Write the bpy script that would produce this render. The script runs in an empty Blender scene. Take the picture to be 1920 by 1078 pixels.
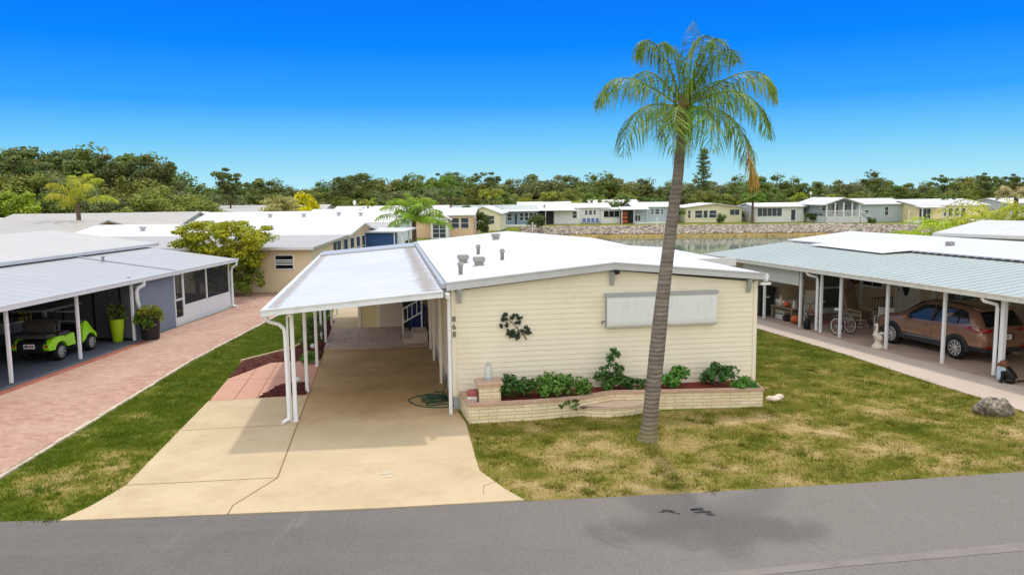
import bpy, math, random
import numpy as np
from mathutils import Vector, Matrix, noise as mnoise
random.seed(7)
SC = bpy.context.scene
COL = SC.collection
rad = math.radians
# ------------------------------------------------------------------ camera
F_PX, HCAM, PITCH, ROLL = 1480.0, 5.2, rad(6.784), rad(0.637)
_cp, _sp, _cr, _sr = math.cos(PITCH), math.sin(PITCH), math.cos(ROLL), math.sin(ROLL)
FWD = Vector((0, _cp, -_sp)); _d0 = Vector((0, -_sp, -_cp)); _x0 = Vector((1, 0, 0))
RIGHT = _cr*_x0 + _sr*_d0
DOWN = -_sr*_x0 + _cr*_d0
cam = bpy.data.cameras.new('camera')
cam.sensor_width = 36; cam.lens = F_PX/1920*36
cam.clip_start = 0.1; cam.clip_end = 6000
camo = bpy.data.objects.new('camera', cam); COL.objects.link(camo)
m = Matrix.Identity(4)
for i in range(3):
    m[i][0] = RIGHT[i]; m[i][1] = -DOWN[i]; m[i][2] = -FWD[i]
m[2][3] = HCAM
camo.matrix_world = m
SC.camera = camo

def ray(px, py):
    return RIGHT*((px-960)/F_PX) + DOWN*((py-539)/F_PX) + FWD
def gp(px, py, z=0.0):          # where the sight line of a photo point meets the height z
    d = ray(px, py); return d*((z-HCAM)/d.z) + Vector((0, 0, HCAM))
def dp(px, py, Y):              # ... and where it meets the depth Y
    d = ray(px, py); return d*(Y/d.y) + Vector((0, 0, HCAM))

# ------------------------------------------------------------------ mesh builder
class MB:
    def __init__(s): s.v = []; s.f = []; s.sm = []; s.mi = []; s.cur = 0
    def add(s, vs, fs, smooth=False):
        n = len(s.v); s.v += [tuple(p) for p in vs]
        for f in fs:
            s.f.append(tuple(i+n for i in f)); s.sm.append(smooth); s.mi.append(s.cur)
        return s
    def box(s, x0, x1, y0, y1, z0, z1):
        return s.add([(x0,y0,z0),(x1,y0,z0),(x1,y1,z0),(x0,y1,z0),(x0,y0,z1),(x1,y0,z1),(x1,y1,z1),(x0,y1,z1)],
                     [(3,2,1,0),(4,5,6,7),(0,1,5,4),(1,2,6,5),(2,3,7,6),(3,0,4,7)])
    def bbox(s, x0, x1, y0, y1, z0, z1, b=.01):     # box with chamfered vertical and top edges
        prof = [(x0+b,y0),(x1-b,y0),(x1,y0+b),(x1,y1-b),(x1-b,y1),(x0+b,y1),(x0,y1-b),(x0,y0+b)]
        cx, cy = (x0+x1)/2, (y0+y1)/2
        kx = (x1-x0-2*b)/max(x1-x0,1e-6); ky = (y1-y0-2*b)/max(y1-y0,1e-6)
        top = [(cx+(x-cx)*kx, cy+(y-cy)*ky) for x, y in prof]
        vs = [(x,y,z0) for x,y in prof]+[(x,y,z1-b) for x,y in prof]+[(x,y,z1) for x,y in top]
        fs = [tuple(range(7,-1,-1)), tuple(range(16,24))]
        for k in (0, 8):
            fs += [(k+i, k+(i+1)%8, k+8+(i+1)%8, k+8+i) for i in range(8)]
        return s.add(vs, fs)
    def obox(s, c, ax, ay, az):
        c, ax, ay, az = Vector(c), Vector(ax), Vector(ay), Vector(az)
        vs = [c+ax*i+ay*j+az*k for k in (-1,1) for j in (-1,1) for i in (-1,1)]
        return s.add(vs, [(2,3,1,0),(4,5,7,6),(0,1,5,4),(1,3,7,5),(3,2,6,7),(2,0,4,6)])
    def prism(s, pts, z0, z1):
        n = len(pts)
        return s.add([(x,y,z0) for x,y in pts]+[(x,y,z1) for x,y in pts],
                     [tuple(range(n-1,-1,-1)), tuple(range(n,2*n))]+[(i,(i+1)%n,n+(i+1)%n,n+i) for i in range(n)])
    def face(s, pts): return s.add(pts, [tuple(range(len(pts)))])
    def slab(s, a, b, c, d, t):                       # quad a b c d (counter-clockwise from above) with thickness t below
        a,b,c,d = map(Vector,(a,b,c,d)); n = Vector((0,0,-t))
        vs = [a+n,b+n,c+n,d+n,a,b,c,d]
        return s.add(vs, [(3,2,1,0),(4,5,6,7),(0,1,5,4),(1,2,6,5),(2,3,7,6),(3,0,4,7)])
    def xprism(s, pts, y0, y1):                       # outline in x,z extruded along y
        n = len(pts)
        return s.add([(x,y0,z) for x,z in pts]+[(x,y1,z) for x,z in pts],
                     [tuple(range(n)), tuple(range(2*n-1,n-1,-1))]+[(i,n+i,n+(i+1)%n,(i+1)%n) for i in range(n)])
    def yprism(s, pts, x0, x1):                       # outline in y,z extruded along x
        n = len(pts)
        return s.add([(x0,y,z) for y,z in pts]+[(x1,y,z) for y,z in pts],
                     [tuple(range(n-1,-1,-1)), tuple(range(n,2*n))]+[(i,(i+1)%n,n+(i+1)%n,n+i) for i in range(n)])
    def tube(s, pts, r, n=8, cap=True, closed=False):
        pts = [Vector(p) for p in pts]; m_ = len(pts)
        rs = r if isinstance(r, (list, tuple)) else [r]*m_
        vs = []; up = Vector((0,0,1)); prev = None
        for i, p in enumerate(pts):
            if closed: t = pts[(i+1)%m_]-pts[i-1]
            else: t = pts[min(i+1,m_-1)]-pts[max(i-1,0)]
            if t.length < 1e-9: t = Vector((0,0,1))
            t.normalize()
            if prev is None:
                a = t.cross(up) if abs(t.z) < .95 else t.cross(Vector((1,0,0)))
            else: a = prev - t*prev.dot(t)
            if a.length < 1e-6: a = t.orthogonal()
            a.normalize(); prev = a; b = t.cross(a)
            vs += [p+(a*math.cos(2*math.pi*k/n)+b*math.sin(2*math.pi*k/n))*rs[i] for k in range(n)]
        fs = []
        for i in range(m_ if closed else m_-1):
            j = (i+1) % m_
            fs += [(i*n+k, i*n+(k+1)%n, j*n+(k+1)%n, j*n+k) for k in range(n)]
        s.add(vs, fs, True)
        if cap and not closed:
            s.add(vs[:n], [tuple(range(n-1,-1,-1))]); s.add(vs[-n:], [tuple(range(n))])
        return s
    def lathe(s, prof, c=(0,0,0), n=16, axis='z', smooth=True):
        c = Vector(c); vs = []
        for r, h in prof:
            for k in range(n):
                a = 2*math.pi*k/n; x, y = r*math.cos(a), r*math.sin(a)
                vs.append(c+(Vector((x,y,h)) if axis == 'z' else Vector((h,x,y)) if axis == 'x' else Vector((y,h,x))))
        fs = []
        for i in range(len(prof)-1):
            fs += [(i*n+k, i*n+(k+1)%n, (i+1)*n+(k+1)%n, (i+1)*n+k) for k in range(n)]
        return s.add(vs, fs, smooth)
    def ball(s, c, rx, ry=None, rz=None, n=12, m_=8):
        ry = rx if ry is None else ry; rz = rx if rz is None else rz
        vs = []; c = Vector(c)
        for i in range(m_+1):
            t = math.pi*i/m_-math.pi/2
            for k in range(n):
                a = 2*math.pi*k/n
                vs.append(c+Vector((rx*math.cos(t)*math.cos(a), ry*math.cos(t)*math.sin(a), rz*math.sin(t))))
        fs = [(i*n+k, i*n+(k+1)%n, (i+1)*n+(k+1)%n, (i+1)*n+k) for i in range(m_) for k in range(n)]
        return s.add(vs, fs, True)
    def build(s, name, mat, parent=None, loc=None):
        me = bpy.data.meshes.new(name)
        me.from_pydata(s.v, [], s.f); 
        me.polygons.foreach_set('use_smooth', s.sm)
        for mm in (mat if isinstance(mat, (list, tuple)) else [mat]): me.materials.append(mm)
        if any(s.mi): me.polygons.foreach_set('material_index', s.mi)
        me.update()
        o = bpy.data.objects.new(name, me); COL.objects.link(o)
        if parent: o.parent = parent
        if loc is not None: o.location = loc
        return o

def np_mesh(name, verts, faces, mat, parent=None, attr=None):
    """verts (n,3), faces (m,k) arrays -> one mesh object"""
    me = bpy.data.meshes.new(name)
    verts = np.asarray(verts, np.float32); faces = np.asarray(faces, np.int32); k = faces.shape[1]
    me.vertices.add(len(verts)); me.vertices.foreach_set('co', verts.ravel())
    me.loops.add(faces.size); me.loops.foreach_set('vertex_index', faces.ravel())
    me.polygons.add(len(faces)); me.polygons.foreach_set('loop_start', np.arange(len(faces), dtype=np.int32)*k)
    me.update(calc_edges=True); me.validate()
    if attr is not None:
        a = me.attributes.new('dry', 'FLOAT', 'POINT'); a.data.foreach_set('value', np.asarray(attr, np.float32))
    me.materials.append(mat)
    o = bpy.data.objects.new(name, me); COL.objects.link(o)
    if parent: o.parent = parent
    return o

# ------------------------------------------------------------------ tagging
def tag(o, label=None, cat=None, group=None, kind=None):
    if label: o['label'] = label
    if cat: o['category'] = cat
    if group: o['group'] = group
    if kind: o['kind'] = kind
    return o
def thing(name, label, cat, loc=(0,0,0), rotz=0.0, group=None, kind=None):
    o = bpy.data.objects.new(name, None); COL.objects.link(o)
    o.empty_display_size = .3
    o.location = loc; o.rotation_euler = (0,0,rotz)
    return tag(o, label, cat, group, kind)
KIDS = {}
def kids(o):
    return [c for c in bpy.data.objects if c.parent == o]
def copy_tree(o, parent=None, tree=None):
    c = o.copy(); COL.objects.link(c); c.parent = parent
    for ch in kids(o) if tree is None else tree.get(o.name, []):
        copy_tree(ch, c, tree)
    return c

# ------------------------------------------------------------------ materials
def lin(c): c /= 255.0; return c/12.92 if c <= .04045 else ((c+.055)/1.055)**2.4
def S(r, g, b, k=1.0): return (lin(r)*k, lin(g)*k, lin(b)*k, 1)
class NT:
    def __init__(s, name):
        s.mat = bpy.data.materials.new(name); s.mat.use_nodes = True
        s.t = s.mat.node_tree; s.n = s.t.nodes
        s.b = s.n['Principled BSDF']; s.out = s.n['Material Output']
        s.b.inputs['Specular IOR Level'].default_value = .3
    def node(s, typ, **kw):
        nd = s.n.new(typ)
        for k, v in kw.items():
            if k.startswith('i_'): nd.inputs[k[2:].replace('_', ' ')].default_value = v
            else: setattr(nd, k, v)
        return nd
    def link(s, a, b): s.t.links.new(a, b)
    def pos(s, obj=False, scale=None, rot=None):
        o = s.node('ShaderNodeTexCoord').outputs['Object'] if obj else s.node('ShaderNodeNewGeometry').outputs['Position']
        if scale or rot:
            mp = s.node('ShaderNodeMapping')
            if scale: mp.inputs['Scale'].default_value = scale
            if rot: mp.inputs['Rotation'].default_value = rot
            s.link(o, mp.inputs['Vector']); o = mp.outputs['Vector']
        return o
    def noise(s, vec, scale, detail=4, rough=.6):
        nd = s.node('ShaderNodeTexNoise'); nd.inputs['Scale'].default_value = scale
        nd.inputs['Detail'].default_value = detail; nd.inputs['Roughness'].default_value = rough
        s.link(vec, nd.inputs['Vector']); return nd.outputs['Fac']
    def ramp(s, fac, stops, interp='LINEAR'):
        r = s.node('ShaderNodeValToRGB'); r.color_ramp.interpolation = interp
        el = r.color_ramp.elements
        while len(el) < len(stops): el.new(.5)
        for e, (p, c) in zip(el, stops):
            e.position = p; e.color = c if len(c) == 4 else (*c, 1)
        s.link(fac, r.inputs['Fac']); return r.outputs['Color']
    def mix(s, a, b, fac, mode='MIX'):
        x = s.node('ShaderNodeMix', data_type='RGBA', blend_type=mode)
        for i, v in ((0, fac), (6, a), (7, b)):
            if isinstance(v, (int, float)): x.inputs[i].default_value = v
            elif isinstance(v, tuple): x.inputs[i].default_value = v
            else: s.link(v, x.inputs[i])
        return x.outputs[2]
    def math(s, op, a, b=0.0, c=None):
        x = s.node('ShaderNodeMath', operation=op)
        for i, v in enumerate((a, b, c)):
            if v is None: continue
            if isinstance(v, (int, float)): x.inputs[i].default_value = v
            else: s.link(v, x.inputs[i])
        return x.outputs[0]
    def color(s, c):
        if isinstance(c, tuple): s.b.inputs['Base Color'].default_value = c
        else: s.link(c, s.b.inputs['Base Color'])
    def bump(s, h, strength=.3, dist=.01):
        b = s.node('ShaderNodeBump'); b.inputs['Strength'].default_value = strength; b.inputs['Distance'].default_value = dist
        s.link(h, b.inputs['Height']); s.link(b.outputs[0], s.b.inputs['Normal'])
    def set(s, rough=None, metal=None, spec=None):
        if rough is not None: s.b.inputs['Roughness'].default_value = rough
        if metal is not None: s.b.inputs['Metallic'].default_value = metal
        if spec is not None: s.b.inputs['Specular IOR Level'].default_value = spec
        return s
BW = [(0.,(0,0,0,1)),(1.,(1,1,1,1))]
def sc(c, k): return (min(c[0]*k,1), min(c[1]*k,1), min(c[2]*k,1), 1)
def mk(name, col, rough=.6, var=.12, scale=3.0, bump=0, bscale=40, metal=0, spec=.3, fine=0, stain=None):
    """plain surface: colour varied by two noises; stain=(colour, amount, scale) adds blotches of dirt"""
    t = NT(name); p = t.pos()
    c = t.ramp(t.noise(p, scale, 5), [(.25, sc(col, 1-var)), (.75, sc(col, 1+var))])
    if fine:
        c = t.mix(c, t.ramp(t.noise(p, bscale, 3), [(.3, (1-fine,)*3+(1,)), (.7, (1+fine,)*3+(1,))]), 1.0, 'MULTIPLY')
    if stain:
        f = t.ramp(t.noise(p, stain[2], 7, .7), [(.5, (0,0,0,1)), (.75, (stain[1],)*3+(1,))])
        c = t.mix(c, stain[0], f)
    t.color(c); t.set(rough, metal, spec)
    if bump: t.bump(t.noise(p, bscale, 5), bump, .01)
    return t.mat
def leafmat(name, ca, cb, scale=1.2, obj_var=.25, trans=.25, cc=None, k=1.7):
    ca, cb, cc = sc(ca, k), sc(cb, k), (sc(cc, k) if cc else None)
    t = NT(name); p = t.pos()
    stops = [(.3, ca), (.7, cb)] if cc is None else [(.28, ca), (.55, cb), (.78, cc)]
    c = t.ramp(t.noise(p, scale, 5, .7), stops)
    oi = t.node('ShaderNodeObjectInfo').outputs['Random']
    hs = t.node('ShaderNodeHueSaturation')
    t.link(c, hs.inputs['Color'])
    t.link(t.math('MULTIPLY_ADD', oi, obj_var*2, 1-obj_var), hs.inputs['Value'])
    t.link(t.math('MULTIPLY_ADD', oi, .03, .485), hs.inputs['Hue'])
    t.color(hs.outputs[0]); t.set(.55, 0, .25)
    tr = t.node('ShaderNodeBsdfTranslucent'); t.link(hs.outputs[0], tr.inputs['Color'])
    ms = t.node('ShaderNodeMixShader'); ms.inputs[0].default_value = trans
    t.link(t.b.outputs[0], ms.inputs[1]); t.link(tr.outputs[0], ms.inputs[2]); t.link(ms.outputs[0], t.out.inputs['Surface'])
    return t.mat
# ------------------------------------------------------------------ frames of the three lots
HO, HY = (-1.43, 18.71), rad(9.156)
LO, LY = (-14.2, 21.9), rad(-3.635)
RO, RY = (12.8, 23.1), rad(16.127)
def fr(o, a, u, v, z=0.0): return Vector((o[0]+u*math.cos(a)-v*math.sin(a), o[1]+u*math.sin(a)+v*math.cos(a), z))
def HF(u, v, z=0.0): return fr(HO, HY, u, v, z)
def LF(u, v, z=0.0): return fr(LO, LY, u, v, z)
def RF(u, v, z=0.0): return fr(RO, RY, u, v, z)

# ------------------------------------------------------------------ materials
white_paint = mk('white_paint', S(228,230,230), .45, .05, 2.0, stain=(S(170,165,150), .35, 3.0))
white_metal = mk('white_metal', S(226,229,232), .35, .04, 2.0)
grey_metal = mk('grey_metal', S(168,172,176), .4, .08, 3.0)
fascia_metal = mk('fascia_metal', S(196,199,204), .4, .06, 1.5, stain=(S(150,150,148), .4, 2.5))
dark_grey = mk('dark_grey', S(60,62,66), .6, .15)
black = mk('black_plastic', S(22,22,24), .45, .1)
rubber = mk('rubber', S(24,24,25), .75, .15)
chrome = mk('bright_alloy', S(200,200,202), .25, .05, metal=.85)
cream = mk('cream_siding', S(234,228,208), .5, .03, .8, stain=(S(206,196,164), .4, 1.1))
cream_trim = mk('cream_trim', S(236,229,210), .5, .03)
cream_side = mk('cream_side_siding', S(225,205,150), .55, .05, 1.0)
shed_paint = mk('shed_siding', S(225,210,160), .6, .04, 1.0)
def roofmat(name, col, dirt, amt=.3, rib=None, axis=0, scl=.35):
    t = NT(name); p = t.pos(obj=True); w = t.pos()
    c = t.ramp(t.noise(w, .5, 5), [(.3, sc(col,.95)), (.7, sc(col,1.03))])
    st = t.node('ShaderNodeMapping'); t.link(p, st.inputs['Vector'])
    st.inputs['Scale'].default_value = (scl, 2.2, 1) if axis == 0 else (2.2, scl, 1)
    f = t.ramp(t.noise(st.outputs[0], 1.3, 7, .7), [(.42, (0,0,0,1)), (.8, (amt,)*3+(1,))])
    c = t.mix(c, dirt, f)
    t.color(c); t.set(.45, 0, .3)
    t.bump(t.noise(w, 6, 4), .15, .01)
    return t.mat
roof_white = roofmat('roof_white', S(216,217,218), S(188,189,192), .5)
roof_pan = roofmat('roof_pan_white', S(206,208,213), S(176,178,184), .35)
roof_blue = roofmat('roof_pale_blue_grey', S(172,174,175), S(156,158,160), .45)
roof_green = roofmat('roof_pale_green', S(166,177,174), S(152,163,159), .4)
roof_cream = roofmat('roof_cream', S(190,188,179), S(174,170,158), .5)
roof_dull = roofmat('roof_dull_grey', S(176,173,166), S(150,142,130), .7)
roof_light = roofmat('roof_light_grey', S(202,202,203), S(178,176,170), .5)
def concrete(name, ca, cb, stain, amt, dark=None):
    t = NT(name); p = t.pos()
    c = t.ramp(t.noise(p, .55, 6, .65), [(.3, ca), (.7, cb)])
    f = t.ramp(t.noise(p, 1.3, 8, .75), [(.48, (0,0,0,1)), (.72, (amt,)*3+(1,))])
    c = t.mix(c, stain, f)
    if dark:
        mq = t.node('ShaderNodeMapping'); mq.inputs['Scale'].default_value = (1, 2.6, 1); mq.inputs['Rotation'].default_value = (0,0,.25); t.link(p, mq.inputs[0])
        f2 = t.ramp(t.noise(mq.outputs[0], 2.2, 9, .8), [(.56, (0,0,0,1)), (.72, (.75,)*3+(1,))]); c = t.mix(c, dark, f2)
    c = t.mix(c, t.ramp(t.noise(p, 90, 2), [(.3, (.9,.9,.9,1)), (.7, (1.08,1.08,1.08,1))]), 1.0, 'MULTIPLY')
    t.color(c); t.set(.75, 0, .25); t.bump(t.noise(p, 60, 4), .25, .004)
    return t.mat
drive_conc = concrete('driveway_concrete', S(182,163,130), S(198,179,146), S(168,147,112), .6)
def stained_slab():
    t = NT('carport_concrete'); p = t.pos()
    c = t.ramp(t.noise(p, .55, 6, .65), [(.3, S(182,163,130)), (.7, S(198,179,146))])
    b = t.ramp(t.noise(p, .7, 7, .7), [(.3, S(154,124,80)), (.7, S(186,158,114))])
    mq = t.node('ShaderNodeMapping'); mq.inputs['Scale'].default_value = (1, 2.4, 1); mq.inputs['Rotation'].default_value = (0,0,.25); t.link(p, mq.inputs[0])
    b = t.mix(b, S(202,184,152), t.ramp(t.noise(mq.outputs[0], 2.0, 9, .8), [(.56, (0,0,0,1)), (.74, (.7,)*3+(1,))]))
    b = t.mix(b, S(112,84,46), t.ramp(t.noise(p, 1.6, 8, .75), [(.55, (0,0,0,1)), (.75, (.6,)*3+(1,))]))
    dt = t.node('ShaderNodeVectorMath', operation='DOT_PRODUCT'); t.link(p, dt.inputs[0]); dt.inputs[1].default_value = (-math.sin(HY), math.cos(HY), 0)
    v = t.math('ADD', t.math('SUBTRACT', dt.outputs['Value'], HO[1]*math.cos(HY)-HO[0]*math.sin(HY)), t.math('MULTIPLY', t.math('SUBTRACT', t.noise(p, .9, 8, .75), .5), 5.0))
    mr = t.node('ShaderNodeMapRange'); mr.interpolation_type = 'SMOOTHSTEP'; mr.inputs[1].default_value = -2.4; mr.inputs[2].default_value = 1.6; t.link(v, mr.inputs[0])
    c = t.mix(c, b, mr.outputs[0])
    c = t.mix(c, t.ramp(t.noise(p, 90, 2), [(.3, (.9,.9,.9,1)), (.7, (1.08,1.08,1.08,1))]), 1.0, 'MULTIPLY')
    t.color(c); t.set(.7, 0, .3); t.bump(t.noise(p, 60, 4), .25, .004)
    return t.mat
carport_conc = stained_slab()
walk_conc = concrete('walk_concrete', S(184,168,154), S(198,183,170), S(166,150,136), .4)
pink_slab = concrete('pink_slab', S(184,138,116), S(198,154,132), S(168,126,108), .5)
porch_conc = concrete('porch_concrete', S(164,142,128), S(190,166,150), S(136,118,108), .6, S(206,190,176))
slate_floor = concrete('slate_floor', S(74,80,92), S(92,98,110), S(64,66,74), .6)
curb_conc = concrete('curb_concrete', S(184,172,150), S(204,192,170), S(150,134,112), .6)
gutter_conc = concrete('gutter_concrete', S(122,116,111), S(134,128,122), S(106,101,97), .8)
def brickmat(name, c1, c2, mortar, bw, bh, rot=0.0, wall=False, msize=.012, patch=None):
    t = NT(name); p = t.pos(obj=wall)
    if wall:
        sx = t.node('ShaderNodeSeparateXYZ'); t.link(p, sx.inputs[0])
        cx = t.node('ShaderNodeCombineXYZ'); t.link(t.math('ADD', sx.outputs[0], sx.outputs[1]), cx.inputs[0]); t.link(sx.outputs[2], cx.inputs[1])
        p2 = cx.outputs[0]
    else:
        mp = t.node('ShaderNodeMapping'); mp.inputs['Rotation'].default_value = (0,0,rot); t.link(p, mp.inputs['Vector']); p2 = mp.outputs[0]
    b = t.node('ShaderNodeTexBrick'); t.link(p2, b.inputs['Vector'])
    b.inputs['Scale'].default_value = 1; b.inputs['Brick Width'].default_value = bw; b.inputs['Row Height'].default_value = bh
    b.inputs['Mortar Size'].default_value = msize; b.inputs['Mortar Smooth'].default_value = .3; b.inputs['Bias'].default_value = 0
    b.inputs['Color1'].default_value = c1; b.inputs['Color2'].default_value = c2; b.inputs['Mortar'].default_value = mortar
    c = b.outputs['Color']
    c = t.mix(c, t.ramp(t.noise(p, 2.5, 6), [(.3, (.86,.86,.86,1)), (.7, (1.1,1.1,1.1,1))]), 1.0, 'MULTIPLY')
    if patch:
        c = t.mix(c, patch, t.ramp(t.noise(p, .45, 6, .7), [(.4, (0,0,0,1)), (.7, (.6,.6,.6,1))]))
    t.color(c); t.set(.8, 0, .2)
    t.bump(t.math('SUBTRACT', t.noise(p, 30, 4), t.math('MULTIPLY', b.outputs['Fac'], 2.0)), .5, .01)
    return t.mat
paver = brickmat('brick_pavers', S(184,150,132), S(166,124,108), S(156,130,114), .22, .11, LY+.4, False, .008, S(190,164,146))
paver_edge = brickmat('paver_border', S(170,98,80), S(150,86,72), S(130,90,78), .11, .22, LY, False, .008)
planter_brick = brickmat('planter_brick', S(234,222,190), S(222,206,170), S(184,162,128), .40, .08, 0, True, .007)
tile_patio = brickmat('patio_tile', S(176,158,146), S(186,168,156), S(140,118,104), 1.0, 1.0, -HY, False, .012)
tan_stucco = mk('tan_stucco', S(224,206,176), .85, .07, .7, .25, 60, stain=(S(204,184,150), .4, .9))
siding_grey = mk('grey_blue_stucco', S(128,138,152), .85, .06, 2.0, .3, 60)
dark_stucco = mk('dark_slate_wall', S(78,80,88), .85, .1, 2.0, .3, 60)
brown_wall = mk('taupe_siding', S(206,188,160), .7, .08, 2.0)
glass_dark = NT('dark_glass'); glass_dark.color(S(24,30,36)); glass_dark.set(.06, 0, .6); glass_dark = glass_dark.mat
glass_blue = NT('pale_window_glass'); glass_blue.color(S(70,92,108)); glass_blue.set(.08, 0, .6); glass_blue = glass_blue.mat
def screenmat(name, col, alpha):
    t = NT(name); t.color(col); t.set(.6); t.b.inputs['Alpha'].default_value = alpha; return t.mat
screen = screenmat('insect_screen', S(40,40,44), .55)
far_pane = mk('far_pane', S(58,70,82), .15, .3, 1.0, spec=.5)
mulch = mk('mulch', S(92,46,38), .95, .35, 25, .8, 30)
bark_mat = mk('bark', S(104,88,72), .9, .25, 3, .6, 12)

# grass ------------------------------------------------------------
def grassmat():
    t = NT('lawn_grass'); p = t.pos()
    a = t.node('ShaderNodeAttribute'); a.attribute_name = 'dry'
    n1 = t.math('SUBTRACT', t.noise(p, 7, 7, .8), .5); n2 = t.math('SUBTRACT', t.noise(p, 24, 4, .75), .5)
    f = t.math('ADD', a.outputs['Fac'], t.math('ADD', t.math('MULTIPLY', n1, 1.1), t.math('MULTIPLY', n2, .7)))
    c = t.ramp(f, [(.08, S(74,92,18)), (.34, S(112,116,40)), (.52, S(140,128,66)), (.72, S(162,142,92)), (.97, S(190,166,122))])
    c = t.mix(c, t.ramp(t.noise(p, 55, 4, .7), [(.3, (.5,.5,.46,1)), (.7, (1.3,1.3,1.25,1))]), 1.0, 'MULTIPLY')
    t.color(c); t.set(.9, 0, .1); t.bump(t.noise(p, 50, 4, .7), .8, .03)
    return t.mat
lawn_mat = grassmat()
def groundmat():
    t = NT('ground_grass'); p = t.pos()
    c = t.ramp(t.noise(p, .25, 7, .7), [(.3, S(96,104,40)), (.6, S(124,128,54)), (.8, S(150,140,84))])
    c = t.mix(c, t.ramp(t.noise(p, 6, 5, .7), [(.3, (.7,.7,.68,1)), (.7, (1.2,1.2,1.15,1))]), 1.0, 'MULTIPLY')
    sx = t.node('ShaderNodeSeparateXYZ'); t.link(p, sx.inputs[0])
    lo = t.node('ShaderNodeMapRange'); lo.inputs[1].default_value = -.9; lo.inputs[2].default_value = -.25
    t.link(t.math('ADD', sx.outputs[2], t.math('MULTIPLY', t.noise(p, .8, 4), .3)), lo.inputs[0])
    c = t.mix(S(164,142,92), c, lo.outputs[0])
    t.color(c); t.set(.95, 0, .1)
    return t.mat
ground_mat = groundmat()
def blademat(green):
    t = NT('grass_blades'); p = t.pos()
    c = t.ramp(t.noise(p, 1.1, 6, .7), [(.3, S(78,104,18)), (.55, S(112,128,32)), (.8, S(156,150,72))] if green else [(.3, S(84,104,24)), (.5, S(128,130,48)), (.72, S(176,158,94))])
    c = t.mix(c, t.ramp(t.noise(p, 30, 3), [(.3, (.6,.65,.6,1)), (.7, (1.3,1.25,1.2,1))]), 1.0, 'MULTIPLY')
    t.color(c); t.set(.7, 0, .15)
    tr = t.node('ShaderNodeBsdfTranslucent'); t.link(c, tr.inputs['Color'])
    ms = t.node('ShaderNodeMixShader'); ms.inputs[0].default_value = .3
    t.link(t.b.outputs[0], ms.inputs[1]); t.link(tr.outputs[0], ms.inputs[2]); t.link(ms.outputs[0], t.out.inputs['Surface'])
    return t.mat
blade_mat, blade_green = blademat(False), blademat(True)
def asphaltmat():
    t = NT('asphalt'); p = t.pos()
    c = t.ramp(t.noise(p, .4, 6, .65), [(.3, S(96,93,90)), (.7, S(109,105,101))])
    mp = t.node('ShaderNodeMapping'); mp.inputs['Rotation'].default_value = (0,0,-.1); mp.inputs['Scale'].default_value = (.12, 1.6, 1); t.link(p, mp.inputs[0])
    c = t.mix(c, S(118,114,111), t.ramp(t.noise(mp.outputs[0], 1.2, 6), [(.5, (0,0,0,1)), (.75, (.45,.45,.45,1))]))
    # the pavement colour grows paler towards the right
    sxx = t.node('ShaderNodeSeparateXYZ'); t.link(p, sxx.inputs[0])
    wr = t.node('ShaderNodeMapRange'); wr.interpolation_type = 'SMOOTHSTEP'; wr.inputs[1].default_value = -3; wr.inputs[2].default_value = 7; t.link(t.math('ADD', sxx.outputs[0], t.math('MULTIPLY', t.noise(p, .5, 5), 4)), wr.inputs[0])
    c = t.mix(c, S(122,117,111), t.math('MULTIPLY', wr.outputs[0], .75))
    # chalky runs of cement wash
    mp2 = t.node('ShaderNodeMapping'); mp2.inputs['Scale'].default_value = (3.0, .45, 1); t.link(p, mp2.inputs[0])
    c = t.mix(c, S(142,138,134), t.ramp(t.noise(mp2.outputs[0], .8, 7, .7), [(.6, (0,0,0,1)), (.85, (.5,.5,.5,1))]))
    g = t.ramp(t.noise(p, 130, 2, .5), [(.3, (.68,.68,.7,1)), (.5, (1,1,1,1)), (.72, (1.4,1.38,1.36,1))])
    c = t.mix(c, g, 1.0, 'MULTIPLY')
    c = t.mix(c, t.ramp(t.noise(p, 34, 4, .8), [(.3, (.78,.78,.78,1)), (.5, (1,1,1,1)), (.7, (1.22,1.22,1.21,1))]), 1.0, 'MULTIPLY')
    vo = t.node('ShaderNodeTexVoronoi', feature='DISTANCE_TO_EDGE'); vo.inputs['Scale'].default_value = .55
    wp = t.node('ShaderNodeMix', data_type='RGBA'); wp.inputs[0].default_value = .25; t.link(p, wp.inputs[6])
    nz = t.node('ShaderNodeTexNoise'); nz.inputs['Scale'].default_value = 1.6; nz.inputs['Detail'].default_value = 6; t.link(p, nz.inputs['Vector']); t.link(nz.outputs['Color'], wp.inputs[7])
    t.link(wp.outputs[2], vo.inputs['Vector'])
    ck = t.ramp(vo.outputs['Distance'], [(.0, (1,1,1,1)), (.006, (0,0,0,1))])
    ck = t.math('MULTIPLY', ck, t.ramp(t.noise(p, .5, 3), [(.52, (0,0,0,1)), (.6, (.22,.22,.22,1))]))
    c = t.mix(c, S(52,49,48), ck)
    t.color(c); t.set(.85, 0, .25); t.bump(t.noise(p, 120, 3), .5, .006)
    return t.mat
asphalt = asphaltmat()
def watermat():
    t = NT('lake_water'); p = t.pos(scale=(1,.5,1))
    t.color(S(98,120,106)); t.set(.06, 0, .5); t.bump(t.noise(p, .9, 3), .05, .05)
    return t.mat
water_mat = watermat()

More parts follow.
